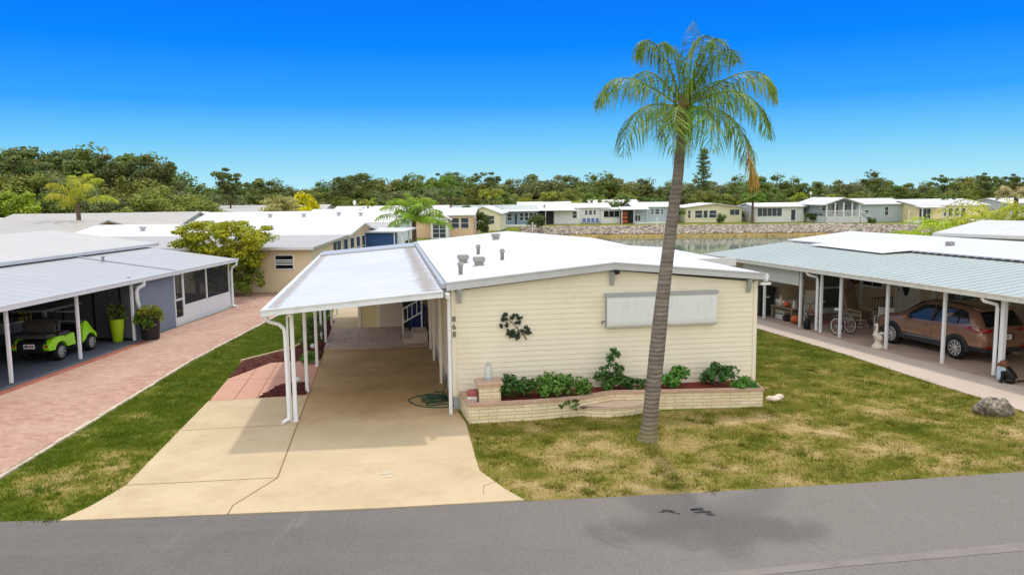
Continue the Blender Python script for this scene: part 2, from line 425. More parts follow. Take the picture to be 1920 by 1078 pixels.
# ------------------------------------------------------------------ sun and sky
SUN_EL = rad(57.0); SUN_DIR = Vector((.07, math.cos(SUN_EL), math.sin(SUN_EL))).normalized()
sun = bpy.data.lights.new('sun', 'SUN'); sun.energy = 2.0; sun.angle = rad(2.0); sun.color = (1, .95, .86)
so = bpy.data.objects.new('sun', sun); COL.objects.link(so); so.location = (0, 0, 60)
so.rotation_euler = SUN_DIR.to_track_quat('Z', 'Y').to_euler()
BACK_FILL = 1.42
w = bpy.data.worlds.new('World'); SC.world = w; w.use_nodes = True
nt = w.node_tree; bg = nt.nodes['Background']
sky = nt.nodes.new('ShaderNodeTexSky'); sky.sky_type = 'NISHITA'; sky.sun_disc = False
sky.sun_elevation = SUN_EL; sky.sun_rotation = math.atan2(SUN_DIR.x, SUN_DIR.y)
tc = nt.nodes.new('ShaderNodeTexCoord'); sx = nt.nodes.new('ShaderNodeSeparateXYZ'); nt.links.new(tc.outputs['Generated'], sx.inputs[0])
rp = nt.nodes.new('ShaderNodeValToRGB'); nt.links.new(sx.outputs['Z'], rp.inputs[0])
stops = [(0, S(190,236,248)), (.03, S(160,225,249)), (.065, S(116,203,253)), (.11, S(56,166,255)), (.175, S(12,136,255)), (.24, S(8,118,250)),
         (.31, S(60,140,235)), (.5, (.84,.83,.81,1)), (1, (.88,.86,.83,1))]
el = rp.color_ramp.elements
while len(el) < len(stops): el.new(.5)
for e, (p_, c_) in zip(el, stops): e.position = p_; e.color = c_
mp = nt.nodes.new('ShaderNodeMapRange'); mp.inputs[1].default_value = .28; mp.inputs[2].default_value = .6; mp.inputs[4].default_value = .1
nt.links.new(sx.outputs['Z'], mp.inputs[0])
mx = nt.nodes.new('ShaderNodeMix'); mx.data_type = 'RGBA'; mx.blend_type = 'ADD'
# white fill glow added to the unseen sky behind the camera, lifts front walls
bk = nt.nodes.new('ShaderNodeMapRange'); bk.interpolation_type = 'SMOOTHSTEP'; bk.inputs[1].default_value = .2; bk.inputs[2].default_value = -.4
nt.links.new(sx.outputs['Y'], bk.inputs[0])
m2 = nt.nodes.new('ShaderNodeMix'); m2.data_type = 'RGBA'; nt.links.new(bk.outputs[0], m2.inputs[0]); nt.links.new(rp.outputs[0], m2.inputs[6]); m2.inputs[7].default_value = (BACK_FILL*1.0, BACK_FILL*.955, BACK_FILL*.89, 1)
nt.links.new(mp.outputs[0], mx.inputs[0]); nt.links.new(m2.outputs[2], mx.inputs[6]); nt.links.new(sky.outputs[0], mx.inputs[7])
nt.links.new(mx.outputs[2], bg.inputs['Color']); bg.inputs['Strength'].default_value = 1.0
SC.view_settings.view_transform = 'Standard'; SC.view_settings.look = 'None'
SC.view_settings.exposure = 0.0; SC.view_settings.gamma = 1.0

# ------------------------------------------------------------------ ground, lake, road
def pip(x, y, poly):
    x = np.asarray(x); y = np.asarray(y); ins = np.zeros(x.shape, bool); n = len(poly)
    for i in range(n):
        x1, y1 = poly[i][0], poly[i][1]; x2, y2 = poly[(i+1)%n][0], poly[(i+1)%n][1]
        c = ((y1 > y) != (y2 > y)) & (x < (x2-x1)*(y-y1)/((y2-y1) or 1e-9)+x1); ins ^= c
    return ins
def sdist(x, y, poly):
    d = np.full(x.shape, 1e9); n = len(poly)
    for i in range(n):
        ax, ay = poly[i][0], poly[i][1]; bx, by = poly[(i+1)%n][0], poly[(i+1)%n][1]
        t = np.clip(((x-ax)*(bx-ax)+(y-ay)*(by-ay))/((bx-ax)**2+(by-ay)**2+1e-9), 0, 1)
        d = np.minimum(d, np.hypot(x-ax-t*(bx-ax), y-ay-t*(by-ay)))
    return np.where(pip(x, y, poly), d, -d)
LAKE = [(3.5,116),(14,114.2),(30,113.2),(44,113),(56,109),(66,101),(72,88),(70,66),(60,56),(40,52),(20,50),(12,49),(6,56),(3.5,75),(2.5,95)]
xs = np.concatenate([[-2500,-600,-250,-120,-60,-25], np.arange(-12,90,1.5), [110,150,250,600,2500]])
ys = np.concatenate([[-300,-60,-10,20,36], np.arange(42,124,1.5), [135,160,220,400,900,3500]])
X, Y = np.meshgrid(xs, ys); sd = sdist(X, Y, LAKE)
Z = np.where(sd > -5, -1.3*np.clip((sd+5)/5, 0, 1)-np.clip(sd, 0, 3)*.4, 0)
nx, ny = len(xs), len(ys)
idx = np.arange(nx*ny).reshape(ny, nx)
F = np.stack([idx[:-1,:-1], idx[:-1,1:], idx[1:,1:], idx[1:,:-1]], -1).reshape(-1, 4)
gr = np_mesh('ground', np.stack([X.ravel(), Y.ravel(), Z.ravel()], -1), F, ground_mat); tag(gr, kind='structure')
b = MB(); b.face([(x, y, -1.3) for x, y in [(-3,44),(82,44),(82,118),(-3,118)]])
tag(b.build('lake_water', water_mat), kind='structure')

ROADE = [(-60,9.6),(-30,11.0),(-14,11.95),(-8.35,12.27),(-4.7,12.5),(-2.35,12.65),(.14,12.88),(3.11,13.18),(6.03,13.54),(9.4,14.03),(16,15.3),(30,19),(60,31)]
b = MB(); b.face([(x,y,.014) for x,y in ROADE[::-1]]+[(x,y-9.5,.014) for x,y in ROADE])
tag(b.build('road', asphalt), kind='structure')
GUT = [gp(x,y) for x,y in [(700,1150),(1000,1110),(1300,1080),(1600,1049),(1920,1018),(2100,998)]]
GUT2 = [gp(x,y) for x,y in [(700,1162),(1000,1123),(1300,1093),(1600,1062),(1920,1034),(2100,1016)]]
b = MB(); b.face([(p.x,p.y,.019) for p in GUT2]+[(p.x,p.y,.019) for p in GUT[::-1]])
tag(b.build('road_gutter_strip', gutter_conc), kind='structure')

# driveway of the cream home ---------------------------------------
APRON = [HF(*p) for p in [(-6.9,-5.42),(-6.62,-4.9),(-6.32,-3.95),(-6.12,1.98),(-3.66,2.02)]] + [HF(-3.66,-4.08), HF(-4.23,-5.3), Vector((-4.72,12.45,0))]
def sheet(name, pts, z, mat):
    n = sum((a.x*b_.y-b_.x*a.y) for a, b_ in zip(pts, pts[1:]+pts[:1]))
    if n < 0: pts = pts[::-1]
    b = MB(); b.face([(p.x,p.y,z) for p in pts]); return b.build(name, mat)
# raised slabs, their edges show against the grass
def slab(name, pts, z, mat):
    n = sum((a.x*b_.y-b_.x*a.y) for a, b_ in zip(pts, pts[1:]+pts[:1]))
    if n < 0: pts = pts[::-1]
    b = MB(); b.prism([(p.x,p.y) for p in pts], -.05, z); return b.build(name, mat)
drv = slab('driveway', APRON, .03, drive_conc)
tag(drv, kind='structure')
d2 = slab('driveway', [Vector((-4.70,12.455,0)), HF(-4.21,-5.3), HF(-3.635,-4.09), HF(-3.635,-3.6), HF(.09,-3.6), HF(.08,-4.4), HF(.40,-5.4), HF(.66,-5.98), Vector((-2.35,12.62,0))], .03, drive_conc)
tag(d2, kind='structure')
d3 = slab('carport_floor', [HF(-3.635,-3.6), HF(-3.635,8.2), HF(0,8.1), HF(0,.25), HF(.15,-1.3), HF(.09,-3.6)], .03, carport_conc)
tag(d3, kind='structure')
b = MB()
def strip(b, p, q, w_, z):
    p, q = Vector(p), Vector(q); d = (q-p).normalized(); n = Vector((-d.y, d.x, 0))*w_/2
    b.face([(*(p-n)[:2], z), (*(q-n)[:2], z), (*(q+n)[:2], z), (*(p+n)[:2], z)])
joint_mat = mk('joint', S(142,116,82), .9, .1)
strip(b, HF(-3.645,8.1), HF(-3.645,-4.08), .03, .034); strip(b, HF(-3.645,-4.08), HF(-4.22,-5.3), .025, .034); strip(b, HF(-4.22,-5.3), Vector((-4.71,12.46,0)), .02, .034)
strip(b, HF(-6.18,-.6), HF(-3.66,-.6), .018, .034); strip(b, HF(-6.33,-3.95), HF(-3.66,-4.08), .018, .034)
strip(b, HF(.06,-5.2), HF(.5,-4.95), .012, .034); strip(b, HF(.06,-5.2), HF(.0,-5.6), .012, .034)
b.build('joint', joint_mat, drv)
b = MB()
for x, y, w_ in [(722,890,.07),(733,888,.05),(730,896,.06),(742,893,.04)]:
    q = gp(x, y); b.face([(q.x-w_,q.y-w_*.7,.036),(q.x+w_,q.y-w_*.5,.036),(q.x+w_*.8,q.y+w_*.8,.036),(q.x-w_*.9,q.y+w_*.6,.036)])
b.build('paint_mark', mk('paint_mark', S(196,188,170), .8, .2, 20), d2)
rd = bpy.data.objects['road']; b = MB()
for i, (x, y, w_) in enumerate([(1241,961,.05),(1252,959,.09),(1262,962,.05),(1272,964,.04),(1299,957,.05),(1309,956,.11),(1322,961,.10),(1332,966,.07),(1306,962,.05)]):
    q = gp(x, y); b.face([(q.x+w_*(1+.3*math.sin(k*2.1+i))*math.cos(k*.7854), q.y+w_*.6*(1+.3*math.cos(k*1.7+i))*math.sin(k*.7854), .018) for k in range(8)])
b.build('oil_spot', mk('oil_spot', S(46,44,46), .6, .1), rd)
# pink slab walk with cut-out mulch beds, tiled patio, back path
tag(slab('pink_slab_walk', [HF(-6.1,2.03), HF(-6.1,4.5), HF(-5.2,6.5), HF(-3.66,6.6), HF(-3.66,2.07)], .022, pink_slab), kind='structure')
b = MB()
for u in (-5.5,-4.95,-4.4): strip(b, HF(u,2.05), HF(u,6.5), .02, .027)
strip(b, HF(-6.1,4.3), HF(-3.68,4.3), .015, .027)
tag(b.build('slab_joints', mk('slab_joint', S(150,100,84), .9, .1)), kind='structure')
tag(slab('patio_floor', [HF(-3.7,8.21), HF(-3.7,12.55), HF(0,12.55), HF(0,8.11)], .05, tile_patio), kind='structure')
tag(slab('back_path', [HF(-3.9,12.56), HF(-3.9,18.5), HF(-2.4,18.5), HF(-2.4,12.56)], .03, drive_conc), kind='structure')
# left lot: brick paver drive, kerb and carport floor
PAV = [LF(.36,-12), LF(.36,6.45), LF(.12,6.5), LF(.12,15.2), LF(-2.5,15.2), LF(-2.5,20.3), LF(2.4,20.3), LF(2.9,16), LF(3.15,11.35), LF(3.7,2.88), LF(4.9,-7), LF(5.6,-12)]
tag(slab('brick_paver_drive', PAV, .03, paver), kind='structure')
kerb = MB()
edge = [LF(2.42,20.3), LF(2.95,16), LF(3.2,11.35), LF(3.75,2.88), LF(4.95,-7), LF(5.65,-12)]
for p, q in zip(edge, edge[1:]):
    n = int((q-p).length/.4)
    for i in range(n):
        a, c = p.lerp(q, i/n), p.lerp(q, (i+.94)/n); o = Vector((.1+random.uniform(-.012,.012), .02, 0)); h = .045+random.uniform(0,.02)
        kerb.prism([(a.x,a.y),(c.x,c.y),((c+o).x,(c+o).y),((a+o).x,(a+o).y)], -.03, h)
tag(kerb.build('paver_kerb', curb_conc), kind='structure')
b = MB(); 
tag(sheet('paver_border', [LF(.37,-12), LF(.37,6.4), LF(.66,6.4), LF(.66,-12)], .034, paver_edge), kind='structure')
tag(slab('left_carport_floor', [LF(-4.3,-12), LF(-4.3,6.5), LF(.34,6.5), LF(.34,-12)], .04, slate_floor), kind='structure')
# right lot: carport floor, pale walk along it
tag(slab('right_carport_floor', [RF(-.25,-9), RF(-.25,13.3), RF(4.3,13.3), RF(4.3,-9)], .035, porch_conc), kind='structure')
tag(slab('side_walk', [RF(-2.5,-9), RF(-2.1,-1.5), RF(-1.75,2), RF(-1.6,6.8), RF(-1.4,13.5), RF(-.27,13.5), RF(-.27,-9)], .03, walk_conc), kind='structure')

# lawns -------------------------------------------------------------
def dryness(x, y):
    v = mnoise.fractal((x*.5, y*.5, 3.1), 1.0, 2.0, 3)*.30 + mnoise.fractal((x*1.7, y*1.7, 9.7), 1.0, 2.1, 4)*.5
    return v
def dry_at(x, y, right):
    d = dryness(x, y)
    if right:
        base = .48 - .03*max(0, y-17.5)*1.2
        base += .10*math.exp(-((x-3)**2+(y-15.2)**2)/6)
    else:
        base = .17 - .012*max(0, y-16)
        base += .42*math.exp(-((x+7.7)**2/1.0+(y-14.6)**2/1.2))
    return min(1, max(0, base + d*.75))
LAWN_R = [Vector(p+(0,)) for p in [(.25,12.92),(3.11,13.2),(6.03,13.56),(9.4,14.06),(16,15.35)]] + [RF(-2.5,-9), RF(-2.08,-1.5), RF(-1.73,2), RF(-1.58,6.8), RF(-1.38,13.5), Vector((9,40,0)), HF(7.9,17), HF(7.85,.3), HF(7.5,.2), HF(7.5,-1.3), HF(.2,-1.3), HF(.1,-4.4), HF(.42,-5.4), HF(.66,-5.95)]
LAWN_L = [Vector((-30,11.05,0)), Vector((-14,12.0,0)), Vector((-8.35,12.3,0)), HF(-6.95,-5.4), HF(-6.66,-4.9), HF(-6.36,-3.95), HF(-6.15,2), HF(-6.13,4.5), HF(-6.1,6.7), HF(-4.9,9), HF(-4.6,13), HF(-3.92,18.5), HF(-2.4,24), LF(4.5,24), LF(2.55,20.3), LF(3.08,16), LF(3.33,11.35), LF(3.88,2.88), LF(5.08,-7), LF(5.8,-12)]
def lawn(name, poly, right, step):
    xs_ = [p.x for p in poly]; ys_ = [p.y for p in poly]
    gx = np.arange(max(min(xs_),-16), min(max(xs_),17)+step, step); gy = np.arange(min(ys_), min(max(ys_),42)+step, step)
    X, Y = np.meshgrid(gx, gy); P = [(p.x,p.y) for p in poly]
    nx, ny = len(gx), len(gy)
    ins = pip(X, Y, P)
    idx = np.arange(nx*ny).reshape(ny, nx)
    ok = ins[:-1,:-1]|ins[:-1,1:]|ins[1:,1:]|ins[1:,:-1]
    F = np.stack([idx[:-1,:-1], idx[:-1,1:], idx[1:,1:], idx[1:,:-1]], -1)[ok]
    used = np.unique(F); rem = np.zeros(nx*ny, int); rem[used] = np.arange(len(used)); F = rem[F]
    xx, yy = X.ravel()[used], Y.ravel()[used]
    dry = [dry_at(a, c, right) for a, c in zip(xx, yy)]
    zz = [.008+.002*max(-1, min(1, mnoise.noise((a*2, c*2, 0)))) for a, c in zip(xx, yy)]
    tag(np_mesh(name, np.stack([xx, yy, zz], -1), F, lawn_mat, attr=dry), kind='structure')
lawn('lawn', LAWN_R, True, .13); lawn('lawn', LAWN_L, False, .13)
def blades(poly, right, dens, seed):
    rng = np.random.default_rng(seed); P = [(p.x,p.y) for p in poly]
    xs_ = [p[0] for p in P]; ys_ = [p[1] for p in P]
    x0, x1, y0, y1 = max(min(xs_),-13), min(max(xs_),17), min(ys_), min(max(ys_),38)
    n = int((x1-x0)*(y1-y0)*dens)
    x = rng.uniform(x0,x1,n); y = rng.uniform(y0,y1,n)
    keep = pip(x, y, P) & (rng.random(n) < np.clip(17/np.maximum(y,12), .35, 1)**1.5); x, y = x[keep], y[keep]
    d = np.array([dry_at(a, c, right) for a, c in zip(x, y)])
    keep = rng.random(len(x)) < np.clip(1.15-1.25*d, .05, 1); x, y, d = x[keep], y[keep], d[keep]
    V = []; k = 5
    for j in range(k):
        ox, oy = rng.normal(0,.045,len(x)), rng.normal(0,.045,len(x)); a = rng.uniform(0,2*np.pi,len(x))
        h = rng.uniform(.03,.075,len(x))*(1.15-.7*d); w_ = rng.uniform(.006,.012,len(x)); l = rng.uniform(.2,.9,len(x))*h
        bx, by = x+ox, y+oy; dx, dy = np.cos(a), np.sin(a)
        p0 = np.stack([bx-dy*w_, by+dx*w_, np.full(len(x),.004)], -1); p1 = np.stack([bx+dy*w_, by-dx*w_, np.full(len(x),.004)], -1)
        p2 = np.stack([bx+dx*l, by+dy*l, .008+h], -1)
        V.append(np.stack([p0,p1,p2], 1))
    # taller darker weed tufts
    nc = int((x1-x0)*(y1-y0)*(.9 if right else 1.3)); cx = rng.uniform(x0,x1,nc); cy = rng.uniform(y0,y1,nc); ok = pip(cx, cy, P); cx, cy = cx[ok], cy[ok]
    for j in range(46):
        r_ = rng.gamma(2.0,.045,len(cx)); t_ = rng.uniform(0,2*np.pi,len(cx)); bx, by = cx+r_*np.cos(t_), cy+r_*np.sin(t_)
        a = t_+rng.normal(0,.7,len(cx)); h = rng.uniform(.05,.11,len(cx)); w_ = rng.uniform(.008,.015,len(cx)); dx, dy = np.cos(a), np.sin(a)
        V.append(np.stack([np.stack([bx-dy*w_, by+dx*w_, np.full(len(cx),.004)],-1), np.stack([bx+dy*w_, by-dx*w_, np.full(len(cx),.004)],-1), np.stack([bx+dx*h*.9, by+dy*h*.9, h],-1)],1))
    V = np.concatenate(V).reshape(-1,3)
    o = np_mesh('grass', V, np.arange(len(V)).reshape(-1,3), blade_mat if right else blade_green); tag(o, kind='stuff')
    o['label'] = 'short patchy lawn grass with dry spots in front of the cream home' if right else 'greener strip of lawn grass between the driveway and brick pavers'
blades(LAWN_R, True, 220, 1); blades(LAWN_L, False, 260, 2)
# ------------------------------------------------------------------ the cream home
def laps(b, x0, x1, z0, z1, top=None, y=0.0, out=.016, step=.127, axis='x', side=-1, left=None, right=None):
    """lapped siding on a wall plane; axis x: wall runs along x facing y*side, axis y: wall along y facing x*side"""
    z = z0
    while z < z1-1e-4:
        zt = min(z+step, z1)
        a0, a1 = x0, x1; t0, t1 = x0, x1
        if top:                                   # top(z) -> (xa, xb) clipped span
            a0, a1 = top(z); t0, t1 = top(zt)
            if a1-a0 < .02: break
        o0, o1 = y+side*out, y+side*.004
        if axis == 'x': P = lambda x, yy, zz: (x, yy, zz)
        else: P = lambda x, yy, zz: (yy, x, zz)
        b.add([P(a0,o0,z), P(a1,o0,z), P(t1,o1,zt), P(t0,o1,zt), P(a0,o1,z), P(a1,o1,z)], [(0,1,2,3),(4,5,1,0)])
        z = zt
house = thing('manufactured_home', 'cream sided home numbered 868 with long white carport roof and rolled window shutter', 'house', (*HO,0), HY)
GW = 7.74
def gtop(z, e=2.9, p=3.30, px=3.97):
    if z <= e: return (0, GW)
    k = (z-e)/(p-e); return (px*k, GW-(GW-px)*k)
b = MB(); laps(b, 0, GW, .37, 3.29, gtop)
laps(b, .0, 16.7, .37, 2.93, None, 0.0, .014, .127, 'y', -1)
b.box(.012, GW-.012, .012, 16.7, .3, 2.9)
laps(b, .0, 16.7, .37, 2.93, None, GW, .014, .127, 'y', 1)
b.build('wall', cream, house)
b = MB(); b.box(.02, GW-.02, .03, 16.7, 0, .36); b.box(-.004, .02, .03, 16.7, 0, .34); b.build('skirting', grey_metal, house)
for x0, x1 in ((-.035, .07), (GW-.07, GW+.035)):
    b = MB(); b.bbox(x0, x1, -.035, .08, .34, 2.93, .01); b.build('corner_trim', cream_trim, house)
# roof: two shallow slopes
b = MB()
Z0, ZP, ZR, PX = 3.12, 3.50, 3.13, 3.97
b.slab((-.14,-.16,Z0), (PX,-.16,ZP), (PX,16.9,ZP), (-.14,16.9,Z0), .05)
b.slab((PX,-.16,ZP), (GW+.14,-.16,ZR), (GW+.14,16.9,ZR), (PX,16.9,ZP), .05)
roof = b.build('roof', roof_white, house)
b = MB()
b.xprism([(-.15,Z0-.012),(PX,ZP-.012),(GW+.15,ZR-.012),(GW+.15,ZR-.155),(PX,ZP-.17),(-.15,Z0-.19)], -.195, -.165)
b.xprism([(-.16,Z0+.016),(PX,ZP+.016),(GW+.16,ZR+.016),(GW+.16,ZR-.02),(PX,ZP-.02),(-.16,Z0-.02)], -.215, -.163)
b.build('fascia', fascia_metal, house)
b = MB(); b.box(-.26,-.16,-.16,16.9,Z0-.13,Z0-.02); b.build('gutter', grey_metal, house)
b = MB(); b.xprism([(GW+.155,ZR-.12),(GW+.26,ZR-.12),(GW+.26,ZR-.02),(GW+.155,ZR-.02)], -.16, 16.8); b.build('gutter', white_metal, house)
vent_grey = mk('vent_grey', S(150,149,146), .6, .12, 6, stain=(S(100,98,94), .6, 9))
def zroof(u): return Z0+(ZP-Z0)*(u+.14)/(PX+.14)
for u, v, kind in [(.70,4.3,'b'),(1.02,3.05,'b'),(.34,1.35,'p'),(1.42,6.6,'p'),(1.80,3.9,'p'),(2.8,12.3,'b')]:
    b = MB(); z = zroof(u)
    if kind == 'b':
        b.box(u-.12,u+.12,v-.1,v+.1,z-.03,z+.13); b.bbox(u-.16,u+.16,v-.14,v+.14,z+.11,z+.24,.02)
        b.build('roof_vent', vent_grey, roof)
    else:
        b.lathe([(.0,z-.03),(.055,z-.03),(.055,z+.2),(.075,z+.2),(.075,z+.27),(.06,z+.31),(0,z+.31)], (u,v,0), 12); b.build('vent_pipe', vent_grey, roof)
# low lanai roof at the far right corner
b = MB(); b.slab((GW+.2,6.2,3.02),(10.0,6.2,2.86),(10.0,13.5,2.86),(GW+.2,13.5,3.02),.06)
b.box(9.96,10.06,6.2,13.5,2.70,2.87); b.box(GW+.2,10.04,6.1,6.19,2.72,2.98); b.build('lanai_roof', roof_white, house)
b = MB()
for v in (6.4, 8.8, 11.2, 13.3): b.box(9.88,9.95,v-.04,v+.04,0,2.8)
b.box(9.9,9.93,6.4,13.3,0,.6); b.build('lanai_frame', white_metal, house)
# eave brackets / corner lamps
for u, z in ((.16, 2.72), (3.93, 3.03), (GW-.22, 2.75)):
    b = MB(); b.yprism([(-.17,z+.24),(-.02,z+.24),(-.02,z-.10),(-.05,z-.10)], u-.05, u+.05)
    b.build('eave_bracket', grey_metal, house)
b = MB(); b.lathe([(0,0),(.04,.0),(.06,.09),(.07,.16),(0,.16)], (4.02,-.30,3.27), 10, 'y'); b.build('floodlight', black, house)
b = MB(); b.lathe([(0,0),(.05,.0),(.06,.1),(0,.12)], (GW+.2,-.12,2.92), 10); b.box(GW+.04,GW+.3,-.2,-.14,2.84,2.9); b.build('corner_light', white_paint, house)
# roll-down shutter over the front window
b = MB(); pr = [(-.03,2.70),(-.10,2.70),(-.16,2.66),(-.17,2.55),(-.17,2.02),(-.16,1.94),(-.13,1.89),(-.09,1.87),(-.03,1.87)]
b.yprism(pr, 3.78, 6.62)
sm = NT('shutter_paint'); p = sm.pos()
mp = sm.node('ShaderNodeMapping'); mp.inputs['Scale'].default_value = (9, 9, .9); sm.link(p, mp.inputs[0])
f = sm.ramp(sm.noise(mp.outputs[0], 1.0, 7, .75), [(.52, (0,0,0,1)), (.75, (.55,.55,.55,1))])
f2 = sm.ramp(sm.noise(p, 1.6, 4), [(.4, (0,0,0,1)), (.62, (1,1,1,1))])
sm.color(sm.mix(S(224,228,231), S(140,140,134), sm.math('MULTIPLY', f, f2))); sm.set(.4)
sh = b.build('window_shutter', sm.mat, house)
b = MB(); b.box(3.74,6.66,-.19,-.02,2.66,2.74); b.box(3.765,3.778,-.13,-.02,1.87,2.66); b.box(6.622,6.635,-.13,-.02,1.87,2.66); b.build('shutter_frame', grey_metal, sh)
b = MB(); b.tube([(3.74,-.1,2.05),(3.66,-.12,2.05),(3.66,-.12,1.98)], .015, 6); b.build('crank', dark_grey, sh)
# house number, one figure below the other
for i, ch in enumerate('868'):
    cu = bpy.data.curves.new('house_number', 'FONT'); cu.body = ch; cu.size = .19; cu.extrude = .008; cu.align_x = 'CENTER'; cu.offset = -.002
    tmp = bpy.data.objects.new('tmp', cu); COL.objects.link(tmp); bpy.context.view_layer.update()
    me = bpy.data.meshes.new_from_object(tmp.evaluated_get(bpy.context.evaluated_depsgraph_get())); bpy.data.objects.remove(tmp)
    me.name = 'house_number'; o = bpy.data.objects.new('house_number', me); COL.objects.link(o); o.parent = house
    o.location = (.025, -.05, 2.17-i*.185); o.rotation_euler = (rad(90), 0, 0); me.materials.clear(); me.materials.append(black)

# carport: roof, trims, posts --------------------------------------
cpm = NT('carport_roof_white'); p = cpm.pos(obj=True); wv = cpm.pos()
sxx = cpm.node('ShaderNodeSeparateXYZ'); cpm.link(p, sxx.inputs[0])
c = cpm.ramp(cpm.noise(wv, .5, 5), [(.3, S(200,202,204)), (.7, S(212,213,215))])
mp = cpm.node('ShaderNodeMapping'); mp.inputs['Scale'].default_value = (.35, 2.5, 1); cpm.link(p, mp.inputs[0])
c = cpm.mix(c, S(180,182,186), cpm.ramp(cpm.noise(mp.outputs[0], 1.1, 7, .7), [(.42, (0,0,0,1)), (.8, (.45,.45,.45,1))]))
def edge_dirt(c, centre, wid, amt):
    d = cpm.math('ABSOLUTE', cpm.math('SUBTRACT', sxx.outputs[0], centre))
    k = cpm.math('SUBTRACT', 1.0, cpm.math('DIVIDE', d, wid)); k = cpm.math('MAXIMUM', k, 0.0)
    f = cpm.ramp(cpm.math('ADD', cpm.math('MULTIPLY', k, .5), cpm.math('MULTIPLY', cpm.noise(wv, 4, 8, .75), .75)), [(.6, (0,0,0,1)), (.78, (amt,)*3+(1,))])
    return cpm.mix(c, S(150,134,104), f)
c = edge_dirt(c, -.55, .5, .75); c = edge_dirt(c, -4.1, .35, .65)
cpm.color(c); cpm.set(.4); cpm.bump(cpm.noise(wv, 5, 4), .15, .01)
b = MB()
VA, VB = -.75, 15.0
n = 26
for i in range(n):                       # pans across the roof with raised seams
    v0, v1 = VA+(VB-VA)*i/n, VA+(VB-VA)*(i+1)/n
    b.slab((-4.2,v0,2.68),(-.27,v0,2.98),(-.27,v1-.03,2.98),(-4.2,v1-.03,2.68),.05)
    b.slab((-4.2,v1-.03,2.684),(-.27,v1-.03,2.984),(-.27,v1,2.984),(-4.2,v1,2.684),.05)
cr = b.build('carport_roof', cpm.mat, house)
b = MB(); b.slab((-4.22,15.0,2.75),(-.27,15.0,3.05),(-.27,17.1,3.05),(-4.22,17.1,2.75),.12); b.build('rear_roof_panel', grey_metal, cr)
b = MB()
b.xprism([(-4.3,2.70),(-.27,3.005),(-.27,2.86),(-4.3,2.56)], -.80, -.755)
b.xprism([(-4.32,2.715),(-.27,3.02),(-.27,2.985),(-4.32,2.68)], -.83, -.75)
b.box(-4.32,-4.21,-.75,17.1,2.56,2.69); b.box(-4.30,-4.23,-.75,17.1,2.67,2.71)
b.build('carport_fascia', mk('carport_fascia_paint', S(222,228,236), .4, .05, 1.2, stain=(S(180,178,170), .4, 3)), cr)
b = MB(); b.box(-3.76,-3.66,-.6,16.9,2.50,2.60); b.box(-.2,-.1,-.6,16.9,2.80,2.90)
b.build('beam', white_metal, cr)
for v in (-.31, 2.52, 5.76, 9.55, 12.9, 16.3):
    b = MB(); b.bbox(-3.755,-3.665,v-.045,v+.045,.0,2.52,.012)
    b.bbox(-3.78,-3.64,v-.06,v+.06,.0,.045,.01); b.build('post', white_metal, house)
b = MB(); b.bbox(-3.93,-3.85,9.9,9.98,0,2.54,.012); b.build('post', white_metal, house)
for v in (-.45, 2.67, 5.75, 7.6):
    b = MB(); b.bbox(-.165,-.085,v-.04,v+.04,.0,2.82,.012); b.build('post', cream_trim if v > 0 else white_metal, house)
b = MB()
b.tube([(-4.26,-.36,2.58),(-4.26,-.36,2.46),(-4.2,-.36,2.38),(-3.98,-.36,2.31),(-3.88,-.36,2.2),(-3.86,-.36,2.05),(-3.85,-.36,.2),(-3.86,-.38,.1),(-3.98,-.52,.06)], .045, 10)
b.build('downspout', white_metal, house)
b = MB(); b.box(-3.83,-3.79,-.34,-.28,0,2.5); b.build('post_trim', white_metal, house)
# left wall details under the carport: door with trim, kick panel
b = MB(); b.box(-.03,-.016,9.2,10.15,.55,2.55); b.build('entry_door', white_paint, house)
b = MB(); b.box(-.05,-.018,3.4,5.0,1.2,2.3); wn = b.build('window', cream_trim, house)
b = MB(); b.box(-.056,-.045,3.5,4.9,1.28,2.22); b.build('pane', glass_dark, wn)
# utility shed closing the rear of the carport
sv = 12.35
b = MB(); b.box(-2.62,-.02,sv,15.5,.05,2.62); laps(b, -2.62, -.02, .06, 2.58, None, sv-.002, .014, .15)
shd = b.build('utility_shed', shed_paint, house)
b = MB(); b.box(-1.82,-.88,sv-.04,sv-.005,.06,2.08)
for k in range(8): b.box(-1.80+k*.115,-1.71+k*.115,sv-.05,sv-.038,.1,2.04)
dr = b.build('shed_door', mk('shed_door_paint', S(214,200,184), .5, .05, 2), shd)
b = MB()
b.box(-1.92,-1.82,sv-.05,sv-.012,.055,2.18); b.box(-.88,-.78,sv-.05,sv-.012,.055,2.18); b.box(-1.92,-.78,sv-.052,sv-.012,2.08,2.19); b.box(-2.66,-2.55,sv-.045,sv+.05,.06,2.6)
b.build('door_trim', cream_trim, shd)
b = MB(); b.ball((-1.0,sv-.08,1.05), .035); b.build('door_handle', chrome, dr)
# entry steps with a white railing
st = thing('entry_steps', 'short flight of concrete steps with white railing beside the cream home door', 'steps', (*HF(0,0)[:2],0), HY)
b = MB(); b.box(-1.0,-.17,8.6,9.85,.05,.23); b.box(-.68,-.17,8.6,9.85,.232,.41); b.build('step', walk_conc, st)
b = MB()
for z in (0, -.50): b.tube([(-.98,9.92,1.08+z),(-.30,9.92,1.45+z)], .03, 6)
for k in range(5):
    u = -.98+k*.17; zt = 1.08+(u+.98)*.544; b.tube([(u,9.92,.05 if k in (0,4) else zt-.50),(u,9.92,zt)], .03 if k in (0,4) else .016, 6)
b.build('railing', white_metal, st)

